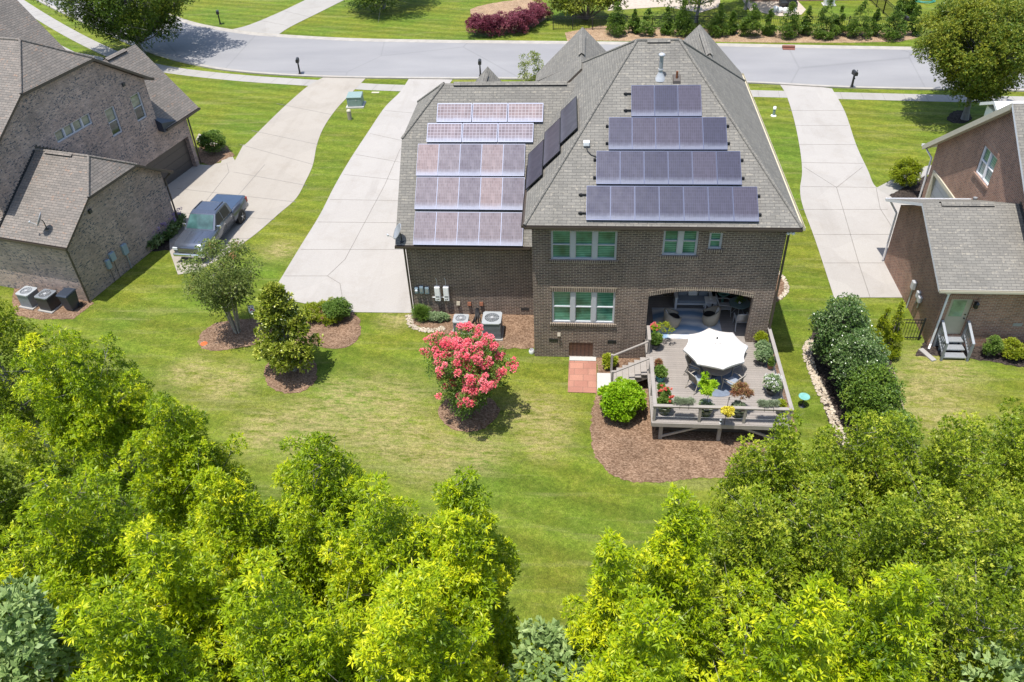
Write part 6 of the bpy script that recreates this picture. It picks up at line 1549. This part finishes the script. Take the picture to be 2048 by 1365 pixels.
lt = potted('big green glazed pot with a lime standard tree over white flowers', (7.16, -4.70, Zd), 'pot_green', .29, .42, 'leaf_silver', .30, .25, 16, 30, rc=.12, bloom='bloom_white', nb=10)
rng = np.random.default_rng(31); stems(lt, [(0, 0, .4)], [(.05, .1, 1.25)], .022, 'bark_brown', rng, name='trunk', bend=.02)
cl, rad = ell_clusters(rng, (.05, .1, 1.42), (.46, .40, .20), 13, .12); cl = np.vstack([cl, [(-.16, .25, 1.75), (-.18, .27, 1.9)]]); rad = np.append(rad, [.10, .08]); foliage(lt, cl, rad, 'leaf_lime', 22, 5, .13, .05, rng, name='crown', tint=.6)
mp = potted('big green glazed pot with a red lace-leaf maple on the deck', (8.45, -4.66, Zd), 'pot_green', .31, .42, 'leaf_lavender', .26, .22, 12, 26, rc=.12)
stems(mp, [(0, 0, .4)], [(.02, .1, .95)], .02, 'bark_brown', rng, name='trunk', bend=.03)
cl, rad = ell_clusters(rng, (.05, .15, 1.12), (.44, .38, .34), 18, .12); foliage(mp, cl, rad, 'leaf_maple', 24, 6, .14, .022, rng, name='crown', droop=.5)
potted('glossy teal pot with a leafy green plant by the left deck railing', (5.50, -2.62, Zd), 'pot_teal', .20, .30, 'leaf_green', .30, .42, 16, 32, rc=.13)
potted('small bronze-leaved pot plant by the top of the deck stairs railing', (5.42, -2.05, Zd), 'pot_dark', .15, .22, 'leaf_maple', .17, .5, 12, 26, rc=.09)
fw = potted('dark pot of green foliage beneath pink flowers by the porch arch', (5.42, -.42, Zd), 'pot_dark', .20, .26, 'leaf_green', .28, .55, 20, 36, rc=.13, L=.10)
fh = potted('teal pot of pink flowers standing tall by the left porch jamb', (5.40, -.02, Zd), 'pot_teal', .14, .75, 'leaf_lime', .22, .3, 12, 26, rc=.1, bloom='bloom_pink', nb=16)
rng = np.random.default_rng(37); cl = np.stack([np.linspace(.2, .7, 8), rng.normal(size=8)*.1, .9+rng.normal(size=8)*.08], 1); foliage(fh, cl, np.full(8, .09), 'leaf_yellow', 14, 5, .1, .02, rng, name='fronds')
potted('lime green plant in a dark pot beside the right porch pillar', (10.02, -.12, Zd), 'pot_dark', .18, .25, 'leaf_arb', .30, .5, 18, 36, rc=.14, L=.1, W=.02, droop=-.1)
potted('pale grey-green bush in a pot, upper of two by the right railing', (9.98, -.78, Zd), 'pot_dark', .20, .25, 'leaf_silver', .36, .5, 24, 40, rc=.15, L=.06, tint=.3)
potted('pale grey-green bush in a pot, lower of two by the right railing', (9.92, -1.32, Zd), 'pot_dark', .22, .25, 'leaf_silver', .42, .55, 28, 40, rc=.16, L=.06, tint=.3)
potted('small terracotta pot with a sprig against the right deck railing', (10.22, -1.62, Zd), 'pot_terracotta', .14, .22, 'leaf_green', .2, .35, 10, 26, rc=.1)
potted('large variegated white and green bush in a pot at the right railing', (10.0, -3.25, Zd), 'pot_dark', .24, .28, 'leaf_silver', .45, .62, 34, 42, rc=.16, L=.08, W=.04, bloom='bloom_white', nb=24)
potted('trailing green pot plant in the front right deck corner', (10.12, -4.5, Zd), 'pot_dark', .16, .22, 'leaf_yellow', .2, .5, 12, 28, rc=.11)
potted('pink-flowering pot plant in front of the left deck railing post', (5.45, -3.6, Zd), 'pot_terracotta', .13, .2, 'leaf_green', .16, .5, 12, 24, rc=.09, bloom='bloom_red', nb=6)
def railbox(x, lb, seed):
    t = thing('planter_box', lb, 'planter box', (x, -5.06, RT), 0, 'rail planters on the deck'); rng = np.random.default_rng(seed)
    mb = MB(); mb.hexa([(-.34, -.07, -.12), (.34, -.07, -.12), (.34, .09, -.12), (-.34, .09, -.12)], [(-.38, -.09, .05), (.38, -.09, .05), (.38, .12, .05), (-.38, .12, .05)]); mb.build('trough', 'deck_shadow_wood', t)
    cl = np.stack([np.linspace(-.34, .34, 14), rng.normal(size=14)*.03, .12+rng.normal(size=14)*.03], 1); foliage(t, cl, np.full(14, .10), 'leaf_lavender', 40, 5, .10, .012, rng, droop=-.3)
    for s_ in (-.17, .17): mb = MB(); mb.tube([(s_, .1, .02), (s_, -.10, .06), (s_, -.24, .03), (s_, -.24, -.1)], .008, 5); mb.build('hook', 'black', t)
railbox(6.22, 'rail planter of grey-green lavender near the left front corner of the deck', 41); railbox(9.48, 'rail planter of grey-green lavender near the right front corner of the deck', 42)
hb = thing('hanging_basket', 'round yellow-flowering basket on a black pole at the deck front rail', 'hanging basket', (7.86, -5.29, .80)); rng = np.random.default_rng(44)
mb = MB(); mb.tube([(0, -.03, 0), (0, -.03, 1.75), (0, -.12, 1.85), (0, -.2, 1.75)], .012, 6); mb.build('pole', 'black', hb)
mb = MB(); mb.lathe([(.05, -.1), (.14, .02), (.16, .1)], (0, -.22, 1.02), 14); mb.build('basket', 'pot_dark', hb)
cl, rad = ell_clusters(rng, (0, -.22, 1.18), (.27, .27, .2), 22, .1); foliage(hb, cl, rad, 'bloom_yellow', 34, 5, .06, .045, rng, name='blossoms')
ln = thing('lantern', 'small white lantern on the front deck edge below the yellow basket', 'lantern', (7.72, -5.25, 1.101))
mb = MB(); mb.lathe([(.05, 0), (.05, .02), (.035, .04), (.035, .15), (.06, .17), (.015, .22)], n=8); mb.build('body', 'white', ln); mb = MB(); mb.lathe([(.037, .05), (.037, .14)], n=8, cap0=False, cap1=False); mb.build('pane', 'black', ln)
vs_ = leaf_object('greenery', 'leaf_green', np.array([(9.36, 2.12, DZ_+.741+.17)]).repeat(24, 0)+np.random.default_rng(3).normal(size=(24, 3))*.04, np.random.default_rng(4).normal(size=(24, 3))+np.array([0, 0, 1]), np.full(24, .6), 5, .22, .05, np.random.default_rng(5), v_)
vs_.parent = v_; vs_.matrix_parent_inverse = v_.matrix_world.inverted() if False else Matrix.Translation((-9.36, -2.12, -DZ_-.741))

# everything standing on the deck and porch keeps clear of the front rail
for o in list(COL.objects):
    if o.parent is None and 'category' in o and 4.9 < o.location.x < 10.5 and -5.0 < o.location.y < 3.6 and 1.05 < o.location.z < 1.9 and 'planter' not in o.name: o.location.y -= (0 if o.name.startswith('parasol') else .10 if o.location.y < -4.4 else .16)
# ---------------------------------------------------------------- trees
def tree(name, label, cat, loc, H_, R_c, base, mat, bark, seed, nc=60, per=90, k=6, L=.17, W=.055, rc=.75, shape='pyr', group=None, trunk_r=.14, tint=.45, tip=.3, droop=.3, limbs=.4, aim=None, lean=(0, 0), topw=.62, multi=1, upb=.45, spread=1.0, jit=.45):
    rng = np.random.default_rng(seed)
    t_ = thing(name, label, cat, loc, 0, group)
    hb = H_*base; ch = H_-hb
    if shape == 'pyr':
        t = np.concatenate([rng.random(nc)**.85, [.93, .98, 1.0]]); a = rng.random(len(t))*2*PI
        pr = R_c*(1-t)**topw*np.clip((t+.15)*4, 0, 1)
        q = pr*np.sqrt(rng.uniform(.15, 1, len(t)))*rng.uniform(.8, 1.12, len(t))
        rad = rc*(1-.42*t)*rng.uniform(.7, 1.2, len(t))
    elif shape == 'gum':
        tt = []; aa = []; qq = []; rr = []
        nl = max(6, int(rng.integers(11, 15)*R_c/2.1)); a0 = rng.random()*6
        lead = [(0, 0, 1.0)]
        for i in range(nl):
            f_ = (i+.7)/nl; lq_ = R_c*np.sqrt(f_)*rng.uniform(.88, 1.05)
            lead.append((a0+i*2.4+rng.normal()*.2, lq_, .99-.30*(lq_/R_c)**2+rng.normal()*.05))
        for i in range(nl//2+2): lead.append((a0+i*2*PI/(nl//2+2)+rng.normal()*.2, R_c*rng.uniform(.9, 1.12), rng.uniform(.38, .62)))
        for la, lq, lt in lead:
            lt = lt+0
            for j in range(7):
                f = j/6; tt.append(lt-.30*f); dr = rng.normal()*.25; aa.append(la+rng.normal()*.12+dr*.3); qq.append(max(0, lq*(1-.10*f)+rng.normal()*.14+(f*.55*rng.normal() if lq < .3 else 0))); rr.append(rc*(.50+.52*f)*rng.uniform(.8, 1.2))
        n2 = int(nc*.6)
        for j in range(n2):
            tj = rng.random()*.72; tt.append(tj); aa.append(rng.random()*2*PI); qq.append(R_c*(1-.55*tj)*np.sqrt(rng.uniform(.1, 1))*.95); rr.append(rc*rng.uniform(.6, 1.05))
        t = np.clip(np.array(tt), .0, 1); a = np.array(aa); q = np.abs(np.array(qq)); rad = np.array(rr)
    elif shape == 'round':
        t = np.concatenate([rng.random(nc), [.95]]); a = rng.random(len(t))*2*PI
        pr = R_c*np.sqrt(np.clip(1-(2*np.clip(t, .02, .98)-.85)**2/1.35, 0, 1)); q = pr*np.sqrt(rng.uniform(.1, 1, len(t))); rad = rc*rng.uniform(.7, 1.2, len(t))
    else:  # vase
        t = np.concatenate([rng.random(nc)**.8, [.97]]); a = rng.random(len(t))*2*PI
        pr = R_c*np.clip(.30+1.1*t, 0, 1)*np.sqrt(np.clip(1-np.clip(t-.55, 0, 1)**2*4.2, .02, 1)); q = pr*np.sqrt(rng.uniform(.12, 1, len(t))); rad = rc*rng.uniform(.7, 1.2, len(t))
    cl = np.stack([np.cos(a)*q+lean[0]*t, np.sin(a)*q+lean[1]*t, hb+t*(ch-rc*.3)], 1)
    if aim:          # stand the tree where its crown tops out at the surveyed bearing
        fw = np.array([-math.sin(YAW), math.cos(YAW), 0]); L0 = np.array(loc, float)
        for _ in range(14):
            P_ = cl+L0+np.array([0, 0, 1.0])*(rad*.75)[:, None]-CAM; q_ = P_ @ RM.T; uu = 1024+FPX*q_[:, 0]/q_[:, 2]; vv = 682.5+FPX*q_[:, 1]/q_[:, 2]
            i_ = int(np.argmin(vv)); ex = vv[i_]-aim[1]; md_ = (uu.min()+uu.max())/2
            L0 = L0-fw*(-ex)*.016*.8; L0 = L0+np.array([math.cos(YAW), math.sin(YAW), 0])*(aim[0]-md_)*.007
        t_.location = tuple(L0)
    # the wood: trunk and limbs
    mb = MB()
    if multi == 1:
        pts = []; rs = []
        for i in range(9):
            f = i/8; pts.append((lean[0]*f+math.sin(f*5+seed)*.10*R_c*.3, lean[1]*f+math.cos(f*4+seed)*.10*R_c*.3, f*(hb+ch*.72))); rs.append(trunk_r*(1-.86*f)+.008)
        rs[0] *= 1.35; mb.tube(pts, rs, 9, caps=False)
    else:
        for j in range(multi):
            an = 2*PI*j/multi+.4; c0 = (math.cos(an)*.12, math.sin(an)*.12, 0); e = (math.cos(an)*R_c*.42, math.sin(an)*R_c*.42, hb+ch*.45)
            md = (math.cos(an)*R_c*.16, math.sin(an)*R_c*.16, hb*.95); mb.tube([c0, md, e], [trunk_r, trunk_r*.8, trunk_r*.3], 7, caps=False)
    o = rng.permutation(len(cl))[:int(len(cl)*limbs)]
    for i in o:
        c = cl[i]; z0 = max(hb*.75, c[2]-np.hypot(c[0], c[1])*.75-.2); f = min(1, z0/(hb+ch*.93))
        s0 = np.array([lean[0]*f, lean[1]*f, z0]); md = s0*.45+c*.55+np.array([0, 0, -.1])+rng.normal(size=3)*.10
        r0 = max(.012, trunk_r*(1-.85*f)*.42); mb.tube([s0, md, c], [r0, r0*.65, r0*.22], 5, caps=False)
        for _ in range(2):
            e = c+rng.normal(size=3)*rad[i]*.7; mb.tube([md*.4+c*.6, e], [r0*.4, r0*.12], 4, caps=False)
    mb.build('trunk', bark, t_)
    C, A, T = clusters_to_sprigs(cl, rad, per, rng, upb, .85, tint, tip)
    leaf_object('crown', mat, C, A, T, k, L, W, rng, t_, spread, droop, jit)
    return t_, cl, rad, rng
def top(u, v, H_):
    p = gz(u, v, H_); return (float(p[0]), float(p[1]), 0.0)

# crape myrtles and magnolia on the lawn
t_, cl, rad, rng = tree('crape_myrtle', 'green multi-stemmed crape myrtle with reddish seed tips beside the pickup', 'tree', (-14.75, 1.35, 0), 4.7, 1.8, .36, 'leaf_crape', 'bark_pale', 11, 80, 88, 6, .085, .038, .55, 'vase', trunk_r=.055, multi=6, tint=.45, tip=.3, limbs=.6)
tp = cl[rng.permutation(len(cl))[:16]]+np.array([0, 0, .25]); foliage(t_, tp, np.full(16, .17), 'leaf_tip', 20, 5, .06, .03, rng, name='seed_heads')
t_, cl, rad, rng = tree('crape_myrtle', 'crape myrtle covered in bright pink blossom on the back lawn', 'tree', (-2.62, -4.05, 0), 3.9, 1.75, .17, 'leaf_green', 'bark_brown', 12, 84, 80, 6, .075, .036, .48, 'vase', trunk_r=.05, multi=6, tint=.45, limbs=.6)
m_ = np.hypot(cl[:, 0], cl[:, 1])
d = rng.normal(size=(270, 3)); d /= np.linalg.norm(d, axis=1, keepdims=True); d[:, 2] = np.abs(d[:, 2])*.8+.05
ix = rng.integers(0, len(cl), 270); keep = (m_[ix] > .80) | (cl[ix][:, 2] > 2.9)
bc = (cl[ix]+d*(rad[ix]*.95)[:, None])[keep]
foliage(t_, bc, rng.uniform(.10, .19, len(bc)), 'bloom_pink', 46, 5, .055, .05, rng, name='blossoms', tint=.5, squash=1.0, droop=0)
t_, cl, rad, rng = tree('magnolia', 'glossy young magnolia in its own round mulch bed', 'tree', (-11.05, -1.45, 0), 4.75, 1.45, .16, 'leaf_magnolia', 'bark_grey', 13, 84, 46, 5, .17, .075, .45, 'pyr', trunk_r=.08, tint=.52, tip=.35, droop=-.05, topw=.55)
# street trees
b = g2(1925, 238); hz_ = float(gy(1950, 2, b[1])[2])
tree('street_tree', 'large green street tree in a dark mulch ring right of the driveway', 'tree', (b[0], b[1], 0), hz_*.97, 4.3, .26, 'leaf_street', 'bark_grey', 21, 170, 170, 6, .16, .07, .9, 'vase', trunk_r=.20, tint=.62, tip=.4, limbs=.5)
b = g2(278, 112)
tree('street_tree', 'large green street tree behind the left house by the curving street', 'tree', (b[0]+.2, b[1]+.5, 0), 9.0, 7.0, .15, 'leaf_street', 'bark_grey', 22, 150, 170, 6, .18, .08, 1.2, 'vase', trunk_r=.24, tint=.38, tip=.25, limbs=.6)
tree('street_tree', 'round dark green tree casting shade on the lawn across the street', 'tree', (-18.3, 55.0, 0), 6.0, 4.4, .18, 'leaf_street', 'bark_grey', 23, 80, 80, 6, .20, .085, 1.1, 'round', trunk_r=.16, tint=.35)
tree('street_tree', 'lacy green tree above the conical evergreen row and black fence', 'tree', (12.3, 49.3, 0), 6.6, 4.6, .32, 'leaf_street', 'bark_grey', 24, 90, 70, 6, .17, .07, .95, 'round', trunk_r=.16, tint=.45)
tree('street_tree', 'lacy green tree at the top edge behind the far stone patio', 'tree', (17.2, 53.0, 0), 5.6, 3.2, .30, 'leaf_blue', 'bark_grey', 25, 50, 60, 6, .17, .07, .85, 'round', trunk_r=.13, tint=.3)
shrub('magnolia_shrub', 'big glossy yellow-green magnolia shrub behind the left roof peak', 'shrub', (2.0, 50.4, 0), (4.2, 2.6), 4.4, 'leaf_magnolia', 90, 60, 5, .22, .11, .75, tint=.55, tip=.4)
shrub('leafy_shrub', 'small light green shrub at the street beside the left roof peak', 'shrub', (-2.1, 32.8, 0), 1.15, 3.1, 'leaf_crape', 30, 40, 5, .12, .045, .38, tint=.7)
SEED[0] += 1; rng = np.random.default_rng(SEED[0])
hg = thing('barberry_hedge', 'purple-red barberry hedge curving across the street lawn', 'hedge', (-5.2, 47.2, 0))
pa = smooth([(-2.9, -.9), (-1.2, -.9), (.6, -.3), (2.0, 1.4), (2.9, 3.6)], 8); cl = []
for i in range(170):
    q = pa[rng.integers(0, len(pa))]; cl.append((q[0]+rng.normal()*.45, q[1]+rng.normal()*.45, rng.uniform(.35, 1.45)))
foliage(hg, np.array(cl), rng.uniform(.35, .55, 170), 'leaf_red', 90, 5, .13, .05, rng, tint=.5, droop=-.1)
stems(hg, [(q[0], q[1], 0) for q in pa[::4]], [(q[0], q[1], 1.0) for q in pa[::4]], .03, 'bark_brown', rng)
ev = [(1232, 70, .95, 2.9, 0), (1268, 66, .55, 2.0, 1), (1295, 70, .85, 2.3, 2), (1332, 68, .6, 2.3, 1), (1363, 72, .9, 3.0, 0), (1435, 72, .9, 2.7, 0), (1462, 68, .55, 2.0, 1), (1500, 74, 1.0, 2.8, 0), (1536, 70, .6, 2.3, 1), (1574, 75, 1.0, 3.0, 0), (1610, 70, .62, 2.4, 1), (1647, 75, 1.1, 3.3, 0), (1674, 70, .6, 2.4, 1), (1715, 75, 1.1, 3.1, 0), (1745, 70, .6, 2.2, 1), (1782, 77, 1.1, 2.9, 0), (1823, 71, .65, 2.6, 1), (1806, 32, .75, 2.8, 0), (1817, 40, .6, 2.2, 1)]
ew = ['first', 'second', 'third', 'fourth', 'fifth', 'sixth', 'seventh', 'eighth', 'ninth', 'tenth', 'eleventh', 'twelfth', 'thirteenth', 'fourteenth', 'fifteenth', 'sixteenth', 'last']
for i, (u, v, r_, h_, s_) in enumerate(ev):
    kd = ('broad dark conical evergreen', 'slim grey-green conical evergreen', 'low bright green conical evergreen')[s_]
    lb = f'{kd}, {ew[i]} of the kerbside row from its left end' if i < 17 else (f'{kd} at the fence corner, behind the row' if i == 17 else f'{kd} beside the far fence corner and mailbox')
    shrub('conical_evergreen', lb, 'evergreen', (*g2(u, v), 0), r_*1.2, h_, ('leaf_cedar', 'leaf_cedar', 'leaf_green')[s_], 46 if s_ == 0 else 30, 46, 5, .12, .05, .42 if s_ == 0 else .28, kind='cone', group='conical evergreens along the far kerb', tint=.5 if s_ != 1 else .35, droop=0, bark=None)

# ---------------------------------------------------------------- the tall trees in front
gum = dict(mat='leaf_gum', bark='bark_pale', nc=64, per=98, k=8, L=.108, W=.027, rc=.66, shape='gum', tint=.42, tip=.34, spread=1.35, droop=.42, jit=.38)
oak = dict(mat='leaf_oak', bark='bark_pale', nc=100, per=88, k=7, L=.092, W=.032, rc=.62, shape='gum', tint=.42, tip=.32, jit=.45)
blue = dict(mat='leaf_blue', bark='bark_grey', nc=40, per=90, k=6, L=.16, W=.075, rc=.6, shape='round', tint=.5, tip=.2)
FT = [
 # u, v of the crown top, height, half width (survey pixels), base fraction, species, label
 (190, 655, 12.0, 140, .30, gum, 'tall yellow-green sweetgum, topmost of the left clump below the bins'),
 (365, 795, 11.2, 95, .30, gum, 'darker sweetgum reaching right from the left clump with a pale branch'),
 (215, 938, 13.8, 135, .32, gum, 'bright yellow-green sweetgum in the middle of the left clump'),
 (60, 1092, 13.6, 85, .35, gum, 'yellow-green sweetgum low at the left edge'),
 (412, 1049, 13.4, 100, .33, gum, 'yellow-green sweetgum between the left and centre clumps'),
 (335, 1175, 14.4, 88, .35, gum, 'bright sweetgum at the bottom edge of the left clump'),
 (665, 876, 12.4, 125, .30, gum, 'tall olive-green sweetgum topping the centre clump'),
 (520, 945, 12.4, 90, .34, gum, 'sweetgum on the left shoulder of the centre clump'),
 (925, 945, 13.2, 68, .42, gum, 'slender sweetgum spire on the right of the centre clump'),
 (800, 962, 13.4, 115, .32, gum, 'bright sweetgum in the middle of the centre clump'),
 (968, 1030, 13.2, 68, .40, gum, 'sweetgum at the right edge of the centre clump by the lawn gap'),
 (620, 1120, 14.0, 130, .35, gum, 'sweetgum low in the centre clump showing pale bare twigs'),
 (870, 1140, 14.2, 125, .35, gum, 'bright sweetgum at the bottom of the centre clump'),
 (1205, 1080, 13.4, 85, .36, gum, 'yellow-green sweetgum at the left edge of the right clump'),
 (1350, 984, 13.0, 95, .34, gum, 'tall yellow-green sweetgum on the left shoulder of the right clump'),
 (1265, 1190, 14.2, 105, .36, gum, 'bright sweetgum low in the right clump near its left side'),
 (1515, 1168, 14.4, 95, .36, gum, 'spiky sweetgum low in the right clump left of the bottom right oaks'),
 (1690, 1152, 14.4, 100, .36, gum, 'bright spiky sweetgum near the bottom right among the oaks'),
 (1530, 832, 9.6, 95, .24, oak, 'olive-green oak reaching up to the deck corner'),
 (1680, 828, 10.0, 125, .22, oak, 'broad olive-green oak below the holly shrubs'),
 (1830, 832, 10.2, 125, .22, oak, 'olive-green oak between the holly shrubs and the pale lawn'),
 (1990, 782, 10.2, 110, .22, oak, 'olive-green oak at the right edge below the pale lawn'),
 (1590, 955, 11.2, 130, .24, oak, 'dense olive-green oak in the middle of the right clump'),
 (1800, 960, 11.4, 140, .24, oak, 'dense dark olive oak right of the middle of the right clump'),
 (1985, 960, 11.8, 120, .24, oak, 'olive-green oak cut off by the right edge'),
 (1470, 985, 11.4, 90, .26, oak, 'fine-leaved oak behind the yellow sweetgums of the right clump'),
 (1880, 1100, 12.6, 140, .28, oak, 'dark olive oak low in the right clump'),
 (-15, 548, 9.5, 60, .22, oak, 'dark drooping oak cut off by the left edge beside the air conditioners'),
 (-15, 830, 11.2, 70, .30, oak, 'sparse dark oak lower on the left edge with bare limbs'),
 (1105, 1268, 11.0, 85, .20, blue, 'blue-green sapling at the bottom edge by the lawn gap'),
 (150, 1190, 12.8, 140, .20, blue, 'blue-green small tree in the bottom left corner'),
 (1990, 1255, 12.5, 110, .20, blue, 'blue-green small tree in the bottom right corner'),
]
for i, (u, v, H_, hw, bs, sp, lb) in enumerate(FT):
    kw = dict(sp); nm = {'leaf_gum': 'sweetgum_tree', 'leaf_oak': 'oak_tree', 'leaf_blue': 'blue_green_tree'}[kw['mat']]
    p0 = top(u, v, H_*.9); dist = float(RM[2] @ (np.array([p0[0], p0[1], H_*.9])-CAM)); R_c = hw*1.0*dist/FPX+.02
    kw['nc'] = max(24, int(kw['nc']*(R_c/1.9)**1.5))
    if sp is gum: kw['tint'] = .46+.07*math.sin(i*2.1)-(.10 if v < 930 else 0); kw['rc'] = .56 if hw > 85 else .48
    tree(nm, lb, 'tree', p0, H_, R_c, bs, seed=300+i, group={'sweetgum_tree': 'sweetgums in front of the lawn', 'oak_tree': 'oaks in front of the lawn', 'blue_green_tree': 'blue-green saplings along the bottom edge'}[nm], trunk_r=.12, limbs=.5, aim=(u, v), **kw)
